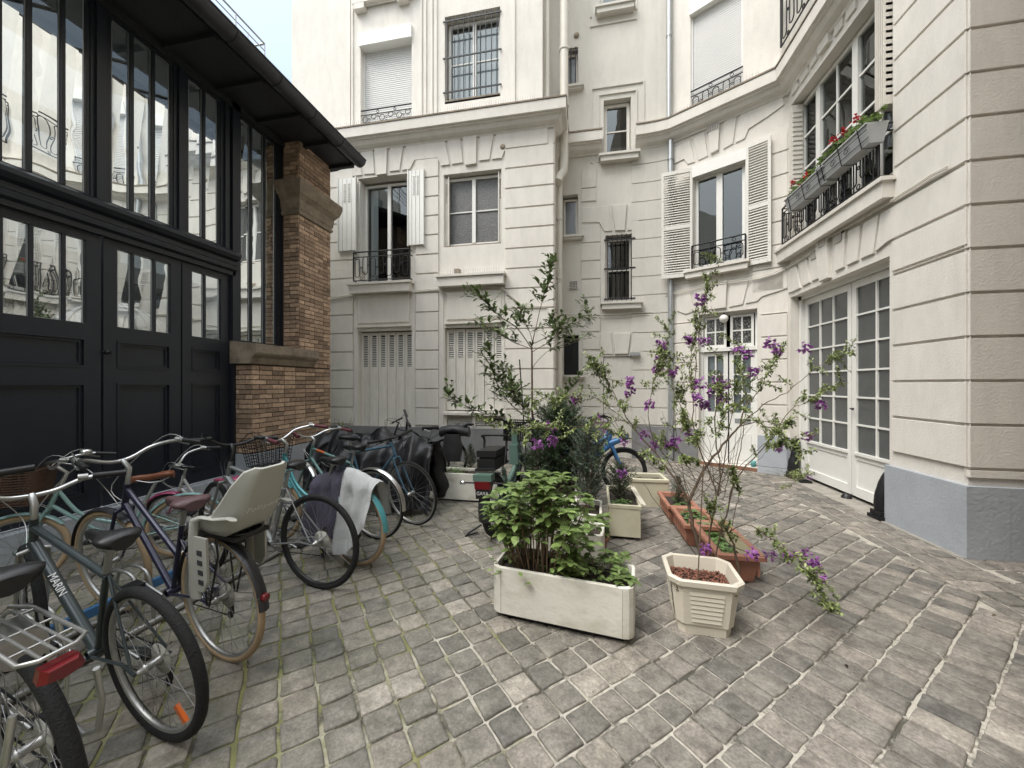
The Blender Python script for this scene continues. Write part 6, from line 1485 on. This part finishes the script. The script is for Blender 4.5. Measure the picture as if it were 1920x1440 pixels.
    for s in (-1, 1):
        c = bb - V(.165 * cos(ca), .165 * sin(ca)) * s; m = MB(); m.box((c.x - .045, min(s * .075, s * .155), c.z - .01), (c.x + .045, max(s * .075, s * .155), c.z + .01)); obj('pedal', m, M['black'], co_)
    m = MB(); cr_ = .036; m.tube([V(bb.x, bb.z + .09, -.044), V(0, r + cr_, -.042)], .004, 4); m.tube([V(bb.x, bb.z - .09, -.044), V(.02, r - .13, -.045), V(-.01, r - .11, -.045), V(-.025, r - .04, -.044)], .004, 4)
    for i in range(2): c = V(.01, r - .07 - i * .055, -.046); m.lathe([(.0, -.006), (.02, -.005), (.02, .005), (0, .006)], c, 10, 'y')
    m.box((-.01, -.055, r - .12), (.02, -.05, r - .01)); obj('chain_drive', m, M['iron'], t)
    if guards:
        gm = M[guards] if isinstance(guards, str) else guards; go_ = arc_guard(t, 0, r, guard_arc[0] + pi / 2 - .2 if False else guard_arc[0], guard_arc[1], gm, max(.024, tr * 1.35), gap=.014)
        arc_guard(t, wb, r, fg_arc[0], fg_arc[1], gm, max(.024, tr * 1.35), T, gap=.014); m = MB()
        for s in (-1, 1):
            for a in (2.9, 2.3): m.tube([V(0, r, s * .06), V((r + .015) * cos(a), r + (r + .015) * sin(a), s * .022)], .0022, 4)
        obj('mudguard_stay', m, M['spoke'], t)
    if rack:
        z = r * 2 + .07; m = MB(); L0, L1, hwid = -.30, .14, .065
        pth = [V(L1, z + .01, -hwid * .5), V(L1 - .06, z, -hwid), V(L0 + .03, z, -hwid), V(L0, z, -hwid + .03), V(L0, z, hwid - .03), V(L0 + .03, z, hwid), V(L1 - .06, z, hwid), V(L1, z + .01, hwid * .5)]; m.tube(pth, .0065, 7)
        for y in (-.03, 0, .03): m.tube([V(L1 - .03, z, y), V(L0, z, y)], .005, 5)
        for x in (-.2, -.07, .06): m.tube([V(x, z, -hwid), V(x, z, hwid)], .004, 5)
        for s in (-1, 1): m.tube([V(-.02, r + .0, s * .068), V(-.12, z - .13, s * .068), V(-.10, z, s * hwid)], .0055, 6); m.tube([V(-.0, r, s * .068), V(.03, z, s * hwid)], .005, 6)
        m.tube([V(L1, z, 0), st - V(0, .05)], .005, 5); obj('luggage_rack', m, M[rack], t)
    if rearlight:
        z = r * 2 + .02; m = MB(); secs = [[V(-.30 + dx, z + dz * h, y * w_) for y, dz in ((-1, -.6), (-.8, 1), (.8, 1), (1, -.6), (0, -1))] for dx, w_, h in ((.03, .043, .020), (-.005, .047, .023), (-.028, .034, .018))]; m.grid(secs, False, True); m.add(secs[-1], [tuple(range(5))[::-1]]); m.add(secs[0], [tuple(range(5))]); obj('rear_light', m, M['redlens'], t)
    if basket:
        bm_ = M[basket] if isinstance(basket, str) else basket; m = MB(); c = T @ (B0 + V(.17, -.12)); hx, hy, hz = .12, .17, .12; solid = basket == 'wicker'
        for i in range(9 if not solid else 14):
            z = -hz + 2 * hz * i / (8 if not solid else 13); kx = .8 + .2 * (z / hz + 1) / 2; rr = .003 if not solid else .010; m.tube([c + Vector((sx * hx * kx, sy * hy * kx, z)) for sx, sy in ((-1, -1), (1, -1), (1, 1), (-1, 1))], rr, 5, closed=True)
        for i in range(9):
            y = -hy + 2 * hy * i / 8
            for sx in (-1, 1): m.tube([c + Vector((sx * hx * .8, y * .8, -hz)), c + Vector((sx * hx, y, hz))], .0028, 4)
        for i in range(7):
            x = -hx + 2 * hx * i / 6
            for sy in (-1, 1): m.tube([c + Vector((x * .8, sy * hy * .8, -hz)), c + Vector((x, sy * hy, hz))], .0028, 4)
            m.tube([c + Vector((x * .8, -hy * .8, -hz)), c + Vector((x * .8, hy * .8, -hz))], .0028, 4)
        obj('basket', m, bm_, t)
    info = dict(t=t, T=T, bb=bb, st=st, hb=hb, ht=ht, r=r, V=V, top=top, B0=B0, wb=wb)
    return info
def text3(root, s, size, Mx, mt, name='lettering', ext=.0006):
    cu = bpy.data.curves.new(name, 'FONT'); cu.body = s; cu.size = size; cu.extrude = ext; cu.align_x = 'CENTER'; cu.align_y = 'CENTER'
    tmp = bpy.data.objects.new('tmp_text', cu); COL.objects.link(tmp); dg = bpy.context.evaluated_depsgraph_get(); dg.update(); me = bpy.data.meshes.new_from_object(tmp.evaluated_get(dg))
    bpy.data.objects.remove(tmp); m = MB(); m.add([Mx @ v.co for v in me.vertices], [tuple(p.vertices) for p in me.polygons]); return obj(name, m, mt, root)
def paint(n, c, r_=.35, metal=.2): M[n] = mat(n, c, r_, metal, coat=.3); return n
paint('green_grey_frame', (.04, .052, .056)); paint('navy_frame', (.018, .018, .045)); paint('silver_grey_frame', (.25, .26, .26), .4, .5); paint('mint_frame', (.24, .38, .365)); paint('turquoise_frame', (.075, .30, .33))
paint('vintage_green_frame', (.15, .27, .26)); paint('steel_blue_frame', (.07, .15, .22)); paint('white_frame', (.55, .55, .55)); paint('pink_frame', (.42, .07, .16)); paint('bright_blue_frame', (.06, .19, .42)); paint('sage_frame', (.12, .20, .17)); paint('matt_black_frame', (.02, .02, .023), .5)
M['brownseat'] = mat('brown_leather_saddle', (.20, .07, .035), .4, var=.2, vs=20); M['plumseat'] = mat('plum_brown_saddle', (.10, .055, .06), .5, bump=.2); M['wicker'] = mat('brown_wicker', (.10, .055, .035), .8, bump=.6, bs=80); M['maroon'] = mat('maroon_grip', (.10, .02, .03), .6)
# 1 — mountain bike, front left
i2 = bike('grey-green mountain bike with white lettering down its tube, second from the corner', (-1.76, 1.28), (-2.80, 1.45), r=.335, lean=-6, steer=-12, seat_dx=-.05, kind='mtb', fc='green_grey_frame', tr=.023, knob=True, bar='riser', bar_z=.97, seat_z=.86, refl=4.0, tube=.0135, fork='alu')
bbv, hbv = i2['bb'], i2['hb']; d = (bbv - (hbv + Vector((0, 0, .02)))).normalized(); mid = hbv.lerp(bbv, .42)
def side_matrix(c, d, side, off):
    # text running along d on the side of the frame
    y = Vector((0, side, 0)); x = d.normalized(); up = y.cross(x).normalized(); c = c + y * off
    return Matrix(((x.x, up.x, y.x, c.x), (x.y, up.y, y.y, c.y), (x.z, up.z, y.z, c.z), (0, 0, 0, 1)))
dx = d.normalized(); wv = Vector((dx.z, 0, -dx.x)); wv = wv if wv.z > 0 else -wv
for sd_ in (1,):
    nv = Vector((0, sd_, 0)) * .42 + wv * .9075; xv = dx * sd_; uv = nv.cross(xv); c_ = mid + Vector((0, 0, .0116)) + nv * .0258      # lettering wraps the upper flanks of the tube
    text3(i2['t'], 'MARIN', .040, Matrix(((xv.x, uv.x, nv.x, c_.x), (xv.y, uv.y, nv.y, c_.y), (xv.z, uv.z, nv.z, c_.z), (0, 0, 0, 1))), M['label_white'], 'lettering')
# 2 — bike with the chrome rack, bottom left corner
i1 = bike('bicycle with tubular luggage rack and wide red rear light, nearest bottom left', (-1.735, .91), (-2.73, 1.10), r=.34, lean=-5, steer=5, seat_dx=-.13, kind='mtb', fc='matt_black_frame', tube=.0135, tr=.024, knob=True, bar='riser', bar_z=1.04, seat_z=.89, seat_w=.09, rack='alu', rearlight=True)
t = i1['t']; m = MB(); z = .34 * 2 + .03; m.tube([(-.06, .0, z - .02), (-.02, 0, z - .03), (.10, 0, z - .02)], .055, 16); m.tube([(-.26, -.08, .62), (-.24, -.09, .5), (-.16, -.10, .36), (-.05, -.10, .3), (.05, -.08, .36)], .009, 7); m.tube([(-.26, .08, .62), (-.25, .10, .5), (-.2, .11, .42)], .009, 7); obj('lock_bar', m, M['alu'], t)
# 3 — dark blue step-through with the child seat
i3 = bike('dark blue step-through bicycle carrying a pale moulded child seat', (-1.92, 1.70), (-3.0, 1.92), r=.345, wb=1.12, lean=-3, steer=8, kind='twin', fc='navy_frame', tyre='tan', tr=.019, bar='cruiser', bar_z=1.03, seat_z=.84, seatc='plumseat', seat_w=.095, guards='matt_black_frame', guard_arc=(-.0, 3.1) , tube=.0145, rack='matt_black_frame', fg_arc=(.2, 2.2))
t = i3['t']; pl = mat('pale_grey_seat_plastic', (.40, .40, .365), .45, var=.03)
# child seat: a deep shell, armrest wings and two leg guards
spine = [(-.44, 1.10, .07, .02), (-.43, 1.07, .105, .05), (-.385, .97, .125, .09), (-.33, .86, .13, .12), (-.27, .78, .135, .13), (-.19, .735, .135, .12), (-.06, .73, .13, .09), (.04, .735, .12, .06)]
m = MB(); rows = []
for th_ in (0, .014):
    rw = []
    for i, (x, z, w_, dp) in enumerate(spine):
        a = Vector((spine[min(i + 1, 7)][0] - spine[max(i - 1, 0)][0], 0, spine[min(i + 1, 7)][1] - spine[max(i - 1, 0)][1])).normalized(); nr = Vector((-a.z, 0, a.x)) if True else None
        if nr.x < 0 and i < 4: nr = -nr
        if i >= 4 and nr.z < 0: nr = -nr
        c = Vector((x, 0, z)) - nr * th_; q = []
        for k in range(13):
            u = -1 + 2 * k / 12; e = max(0, abs(u) - .62) / .38; q.append(c + Vector((0, u * (w_ + th_ * .6), 0)) + nr * (dp * e ** 1.5))
        rw.append(q)
    rows.append(rw)
m.grid(rows[0]); m.grid([q[::-1] for q in rows[1]])
for q in (0, -1):
    m.grid([rows[0][q], rows[1][q]])
m.grid([[r_[0] for r_ in rows[0]], [r_[0] for r_ in rows[1]]]); m.grid([[r_[-1] for r_ in rows[1]], [r_[-1] for r_ in rows[0]]])
cs = obj('child_seat', m, pl, t, 'pale grey moulded child seat behind the saddle')
for s in (-1, 1):
    m = MB(); y = s * .145; prof = [(-.34, .86, .04), (-.22, .84, .034), (-.10, .835, .032), (-.03, .81, .034), (-.01, .72, .038), (.0, .58, .04), (.005, .46, .046), (.0, .39, .05)]; rw = []
    for x, z, w_ in prof: rw.append([Vector((x + w_ * .9 * cos(a), y + .016 * sin(a), z + (w_ * .4 if z > .75 else 0) * cos(a) * .3)) for a in [2 * pi * k / 10 for k in range(10)]])
    m.grid(rw, closed=True); m.add(rw[0], [tuple(range(10))]); m.add(rw[-1], [tuple(range(10))[::-1]]); obj('leg_guard', m, pl, cs)
    m = MB(); m.prism([Vector(p) for p in ((-.14, y, .73), (-.13, y, .50), (-.09, y, .44), (.0, y, .44), (.0, y, .60), (-.01, y, .73))], Vector((0, s * .012, 0))); obj('foot_panel', m, pl, cs)
    m = MB()
    for k in range(4): m.box((-.10, y + s * .012 - .002, .48 + k * .052), (-.06, y + s * .012 + .003, .505 + k * .052))
    obj('strap_slots', m, M['darkin'], cs)
m = MB(); m.box((-.26, -.09, .70), (.05, .09, .722)); m.tube([(.0, -.04, .70), (.12, -.03, .66), (.27, 0, .62)], .007, 6); m.tube([(.0, .04, .70), (.12, .03, .66), (.27, 0, .62)], .007, 6); obj('seat_bracket', m, M['black'], cs)
a = Vector((spine[3][0] - spine[2][0], 0, spine[3][1] - spine[2][1])).normalized(); nr = Vector((-a.z, 0, a.x)); nr = -nr if nr.x > 0 else nr
cc_ = Vector((-.3425, 0, .885)) + nr * .0165; xx = Vector((0, -1, 0)) if nr.x < 0 else Vector((0, 1, 0)); uu = nr.cross(xx)
if uu.z < 0: xx = -xx; uu = nr.cross(xx)
text3(cs, 'Polisport', .045, Matrix(((xx.x, uu.x, nr.x, cc_.x), (xx.y, uu.y, nr.y, cc_.y), (xx.z, uu.z, nr.z, cc_.z), (0, 0, 0, 1))) , M['label_white'], 'lettering', .0012)
cs.location = (-.045, 0, .075); cs.scale = (.94, .94, .94)
m = MB(); m.lathe([(0, .022), (.022, .018), (.028, .0), (0, -.002)], tuple(i3['T'] @ (i3['B0'] + Vector((0, .16, .09)))), 14); obj('bell', m, M['chrome'], t)
m = MB(); a_ = .25; c = Vector((-.345 * cos(a_) - .02, 0, .345 + .345 * sin(a_))); m.lathe([(0, .02), (.018, .018), (.022, 0), (0, 0)], c, 14, M=Matrix.Rotation(-pi / 2, 4, 'Y')); obj('rear_light', m, M['redlens'], t)
for s in (1, -1): text3(t, 'ORBEA' if False else 'CITY', .03, side_matrix(i3['hb'].lerp(i3['bb'], .35), (i3['bb'] - i3['hb']) * s, s, .0235), M['label_white'], 'lettering') if False else None
# 4 — silver hybrid
bike('silver-grey hybrid bicycle with thin black tyres, nose to the brick pier', (-1.90, 2.42), (-2.97, 2.53), r=.35, wb=1.08, lean=-2, steer=-20, kind='mtb', fc='silver_grey_frame', tr=.020, bar='riser', barc='black', bar_z=1.02, seat_z=.90, tube=.0135, rimm='black')
# 5 — mint small bike
bike('mint step-through bicycle with brown saddle and wicker basket, close to the studio doors', (-3.42, 2.66), (-4.1, 1.98), r=.265, wb=.93, lean=3, steer=0, kind='step', fc='mint_frame', tyre='tan', tr=.021, bar='cruiser', bar_z=.86, seat_z=.72, seatc='brownseat', guards='mint_frame', basket='wicker', refl=None)
# 6 — child's bike
bike("small white and pink child's bicycle against the studio doors", (-3.45, 3.3), (-4.15, 3.12), r=.2, wb=.74, lean=-6, steer=15, kind='step', fc='white_frame', fork='pink_frame', tyre='rubber', tr=.018, bar='cruiser', bar_z=.70, seat_z=.52, seatc='pink_frame', seat_w=.07, guards='pink_frame')
# 7 — turquoise bike under the clothes
i7 = bike('turquoise bicycle with tan tyres and maroon grips, clothes thrown over its frame', (-1.86, 2.80), (-2.90, 3.06), r=.34, wb=1.07, lean=-3, steer=12, kind='step', fc='turquoise_frame', tyre='tan', tr=.02, bar='cruiser', bar_z=1.0, seat_z=.86, guards='turquoise_frame', guard_arc=(.0, 3.15), grip='maroon', basket='iron')
# 8 — vintage racer
i8 = bike('vintage pale green bicycle with orange bands and polished mudguard', (-1.98, 3.30), (-3.0, 3.50), r=.34, wb=1.03, lean=-2, steer=-8, kind='diamond', fc='vintage_green_frame', tr=.015, bar='cruiser', bar_z=.95, seat_z=.88, guards='chrome', tube=.0135, grip='maroon', guard_arc=(.6, 3.2))
m = MB(); a_, b_ = i8['ht'] - Vector((-.008, 0, .025)), i8['st'] - Vector((0, 0, .03)); d = (b_ - a_); m.tube([a_ + d * .12, a_ + d * .32], .0137, 8); a_, b_ = i8['bb'], i8['st']; m.tube([a_.lerp(b_, .25), a_.lerp(b_, .45)], .0137, 8); obj('orange_band', m, mat('orange_enamel', (.5, .12, .03), .4), i8['t'])
# 9 — blue bike facing the courtyard
bike('steel-blue bicycle with its front wheel towards the courtyard, beside the covered bikes', (-2.82, 3.86), (-1.79, 3.70), r=.345, wb=1.04, lean=3, steer=-8, kind='diamond', fc='steel_blue_frame', tr=.015, bar='flat', barc='black', bar_z=.93, seat_z=.90, tube=.014)
# 10 — bike behind the planter with pannier
i11 = bike('black bicycle with a saddle bag and black pannier behind the wall planter', (-2.12, 5.62), (-3.16, 5.52), lean=2, steer=10, kind='diamond', fc='matt_black_frame', tr=.02, bar='flat', barc='black', bar_z=.90, seat_z=.80, r=.32, rack='matt_black_frame')
random.seed(90); m = MB(); rows = []
for i in range(9):
    t_ = i / 8; c = Vector((-.34 + .46 * t_, 0, .73 + .05 * sin(t_ * 3))); w_ = .16 * (.5 + .5 * sin(pi * (.12 + .76 * t_))); rows.append([c + Vector((0, w_ * cos(a) * R(.85, 1.1), .085 * sin(a) * R(.8, 1.15))) for a in [2 * pi * k / 12 for k in range(12)]])
m.grid(rows, closed=True); m.add(rows[0], [tuple(range(12))]); m.add(rows[-1], [tuple(range(12))[::-1]]); 
rows = []
for i in range(9):
    z = .30 + .42 * i / 8; k = .75 + .3 * sin(pi * (.2 + .7 * i / 8)); rows.append([Vector((-.10 + .15 * k * cos(a) * R(.92, 1.08), .13 + .055 * k * sin(a) * R(.85, 1.15), z)) for a in [2 * pi * q_ / 12 for q_ in range(12)]])
m.grid(rows, closed=True); m.add(rows[0], [tuple(range(12))[::-1]]); m.tube([(-.2, 0, .79), (-.32, .02, .88), (-.42, 0, .86)], [.05, .03, .012], 8)
obj('pannier', m, mat('black_bag_fabric', (.02, .02, .022), .55, bump=.4, bs=20), i11['t'])
# 11 — blue share bike
i12 = bike('bright blue thick-framed bicycle standing behind the beige box planter', (-.50, 5.36), (.52, 5.28), r=.31, wb=1.04, lean=-2, steer=12, kind='twin', fc='bright_blue_frame', tr=.026, bar='cruiser', barc='black', bar_z=.98, seat_z=.82, tube=.032, guards='matt_black_frame', group='bicycles by the rear walls', rimm='black')
m = MB(); v = i12['hb']; m.tube([v + Vector((-.02, 0, .02)), v + Vector((.22, 0, .12))], [.05, .03], 10); m.tube([v + Vector((-.05, 0, .0)), v + Vector((-.02, 0, .2))], .045, 10); obj('front_carrier', m, M['bright_blue_frame'], i12['t'])
# 12 — electric cargo bike seen from behind
ie = bike('sage green electric bicycle seen from behind with a black box rack and red rear light', (-.86, 3.62), (-.74, 4.74), name='electric_bicycle', r=.30, wb=1.12, lean=-3, steer=-5, kind='step', fc='sage_frame', tr=.042, tyre='rubber', bar='cruiser', barc='black', bar_z=1.0, seat_z=.80, seat_w=.12, tube=.03, guards='matt_black_frame', guard_arc=(1.0, 3.4), group='bicycles by the rear walls', motor=True, rimm='black')
t = ie['t']; m = MB(); m.box((-.22, -.10, .68), (.22, .10, .70)); m.box((-.18, -.09, .70), (.2, .09, .78)); m.box((-.16, -.10, .80), (.16, .10, .86)); m.box((-.14, -.08, .78), (.14, .08, .80)); obj('battery_box', m, M['black'], t)
m = MB(); m.box((-.30, -.09, .60), (-.20, .09, .66)); obj('light_housing', m, M['sage_frame'], t); m = MB(); m.box((-.305, -.075, .53), (-.25, .075, .60)); obj('rear_light', m, M['redlens'], t); m = MB(); m.box((-.30, -.07, .44), (-.27, .07, .53)); obj('plate', m, M['black'], t)
text3(t, 'GAYA', .045, Matrix(((0, 0, -1, -.303), (-1, 0, 0, 0), (0, 1, 0, .49), (0, 0, 0, 1))), M['label_white'], 'lettering')
m = MB(); m.tube(smooth_path([Vector(p) for p in ((.02, -.12, .70), (.12, -.12, .92), (.05, -.11, .98), (.05, .11, .98), (.12, .12, .92), (.02, .12, .70))], 4), .012, 8); m.tube([(-.02, .14, .1), (-.10, .26, .03), (-.16, .26, .03), (-.12, .14, .06)], .009, 6)
for s in (-1, 1): m.tube([(-.27, s * .09, .58), (-.27, s * .2, .58)], .008, 6)
obj('backrest_hoop', m, M['iron'], t); m = MB(); m.lathe([(0, .0), (.02, .01), (.02, .05), (0, .06)], (-.27, .18, .58), 10, 'y'); obj('indicator', m, M['chrome'], t)
m = MB(); m.box((.78, -.035, .42), (.86, .035, .95)); m.box((.72, -.05, .55), (.80, .05, .78)); obj('fairing', m, M['sage_frame'], t)
# crate on its front carrier
bp = Vector((-.74, 4.74, 0)); hd = atan2(4.74 - 3.62, .12); cr = thing('crate', 'black slatted plastic crate on the front carrier of the green electric bicycle', 'crate', (-.77, 4.62, .80), (0, 0, hd - pi / 2), world_verts=False); m = MB(); hx, hy, h = .19, .14, .24
m.box((-hx, -hy, 0), (hx, hy, .012))
for zz in (0, .11, .225): 
    m.tube([(sx * hx, sy * hy, zz + .008) for sx, sy in ((-1, -1), (1, -1), (1, 1), (-1, 1))], .008, 4, closed=True)
for i in range(17):
    x = -hx + 2 * hx * i / 16
    for s in (-1, 1): m.box((x - .004, s * hy - .003, 0), (x + .004, s * hy + .003, h))
for i in range(12):
    y = -hy + 2 * hy * i / 11
    for s in (-1, 1): m.box((s * hx - .003, y - .004, 0), (s * hx + .003, y + .004, h))
obj('basket', m, M['black'], cr); 
# covered machines: a black cloth with folds over two seats and bars
def drape(name, label, cat, mt, f, nu=60, nv=44, loc=(0, 0, 0), group=None):
    m = MB(); m.grid([[f(i / nu, k / nv) for k in range(nv + 1)] for i in range(nu + 1)]); o = obj(name, m, mt, loc=loc); tag(o, label, cat, group); return o
tarpm = mat('black_nylon_cover', (.014, .014, .017), .5, bump=.5, bs=9)
def tarp(x0, x1, yc, hs, wd, seed):
    def f(u, v):
        x = x0 + (x1 - x0) * u; hgt = 0
        for (c, h, w_) in hs: hgt = max(hgt, h * math.exp(-((u - c) / w_) ** 2))
        hgt = max(hgt, .80); s = (v - .5) * 2; a = abs(s)
        top = .30; 
        if a < top: z = hgt - .10 * (a / top) ** 2; y = s * wd * .75
        else:
            k = (a - top) / (1 - top); z = (hgt - .10) * (1 - k) + .07 * k + .05 * noise.noise(Vector((u * 6, seed, 1))); y = (1 if s > 0 else -1) * wd * (.23 + .30 * k ** .5 + .0)
        fo = noise.noise(Vector((x * 5.5 + seed, z * 1.2, s))) * .11 + .07 * sin(x * 23 + 3 * noise.noise(Vector((x * 3, z * 2, seed)))) * min(1, max(0, (a - .2) * 2))
        e = min(u, 1 - u); inw = .10 * max(0, 1 - e / .06)
        return Vector((x + .05 * noise.noise(Vector((seed, s * 4, z * 3))) + (inw * (1 if u < .5 else -1)) * (z / max(.3, hgt)), yc + y + (fo if s < 0 else -fo) + .02 * noise.noise(Vector((x * 14, s * 12, z * 12))), max(.03, z + .035 * noise.noise(Vector((x * 9, s * 7, seed))))))
    return f
G_ = 'covered two-wheelers'
drape('bike_cover', 'black cover pulled over a two-wheeler, handlebar sticking out of its top', 'cover', tarpm, tarp(-3.05, -1.66, 4.22, [(.72, .93, .26), (.3, .82, .3)], .62, 1.5), 90, 60, (-2.3, 4.22, .03), G_)
drape('bike_cover', 'black crumpled cover over a two-wheeler nearest the brick pier', 'cover', tarpm, tarp(-3.85, -2.4, 4.78, [(.3, .90, .3), (.75, .88, .35)], .6, 7.5), 80, 54, (-3.2, 4.75, .03), G_)
m = MB(); bpv = Vector((-2.12, 4.2, 1.0)); m.tube([bpv - Vector((0, 0, .12)), bpv + Vector((.02, 0, .06))], .014, 6); m.tube(smooth_path([bpv + Vector((-.04, .10, .12)), bpv + Vector((-.02, .06, .09)), bpv + Vector((.02, 0, .05)), bpv + Vector((.10, -.12, .03)), bpv + Vector((.16, -.22, .02))], 3), .011, 7)
m.tube([bpv + Vector((-.10, .16, .17)), bpv + Vector((-.03, .08, .10))], .018, 8); m.tube([bpv + Vector((.10, -.12, .03)), bpv + Vector((.17, -.24, .02))], .018, 8)
m.tube(smooth_path([bpv + Vector((-.06, .12, .14)), bpv + Vector((-.12, .06, .05)), bpv + Vector((-.05, 0, -.03))], 4), .003, 4); tag(obj('handlebar_end', m, M['black'], loc=tuple(bpv)), 'black handlebar poking out of the top of the right-hand black cover', 'handlebar')
# clothes on the turquoise bike
hd7 = atan2(3.06 - 2.80, -2.90 + 1.86); r7 = Vector((-1.86, 2.80, 0)); fw7 = Vector((cos(hd7), sin(hd7), 0)); sd7 = Vector((-fw7.y, fw7.x, 0))
def cloth(x0, x1, ztop, zl, zr, seed, w0=.05, shape=None):
    def f(u, v):
        x = x0 + (x1 - x0) * u; s = v * 2 - 1; zt = ztop(u)
        if s > 0: k = s; zz = zt - (zt - zl(u)) * k
        else: k = -s; zz = zt - (zt - zr(u)) * k
        y = (1 if s > 0 else -1) * (w0 * min(1, k * 6) ** .5 + .09 * k); fo = .022 * sin(x * 42 + seed + 2 * noise.noise(Vector((x * 6, zz * 2, seed)))) * min(1, k * 3) + .02 * noise.noise(Vector((x * 12, zz * 8, seed + s)))
        p = r7 + fw7 * x + sd7 * (y + (fo if s > 0 else -fo)); return Vector((p.x, p.y, zz + .008 * noise.noise(Vector((x * 20, s * 9, 2)))))
    return f
drape('draped_jacket', 'plum-grey jacket hung over the frame of the turquoise bicycle', 'jacket', mat('plum_grey_cloth', (.065, .06, .085), .95, var=.15, vs=30, bump=.5, bs=90), cloth(.10, .46, lambda u: .80 - .10 * u, lambda u: .24 + .10 * sin(u * 7), lambda u: .5, 2.0, .06), 30, 50, tuple(r7 + fw7 * .2 + Vector((0, 0, .8))))
drape('draped_cloth', 'pale grey cloth hung over the rear of the turquoise bicycle', 'cloth', mat('pale_grey_cloth', (.42, .43, .43), .95, var=.08, vs=30, bump=.4, bs=90), cloth(-.26, .12, lambda u: .72 + .08 * min(1, u * 1.4), lambda u: .14 + .5 * max(0, .55 - u) , lambda u: .4, 5.0, .055), 40, 50, tuple(r7 + Vector((0, 0, .75))))
# bicycle rack: rails with hoops
rk = thing('bicycle_rack', 'low steel bicycle rack with bent hoops and a blue rail under the parked bikes', 'bicycle rack', (-2.75, 2.2, 0)); m = MB()
for x in (-2.62, -2.95): m.tube([(x, .8, .03), (x, 3.7, .03)], .018, 8)
obj('base_rail', m, M['alu'], rk); m = MB(); m.box((-2.72, 1.35, .20), (-2.69, 2.2, .25)); obj('blue_rail', m, M['bright_blue_frame'], rk)
for i in range(7):
    y = .98 + i * .42; m = MB()
    for dy in (-.035, .035): m.tube(smooth_path([Vector(p) for p in ((-2.95, y + dy, .03), (-2.90, y + dy, .30), (-2.78, y + dy, .36), (-2.66, y + dy, .30), (-2.62, y + dy, .03))], 4), .010, 7)
    obj('hoop', m, M['alu'], rk)
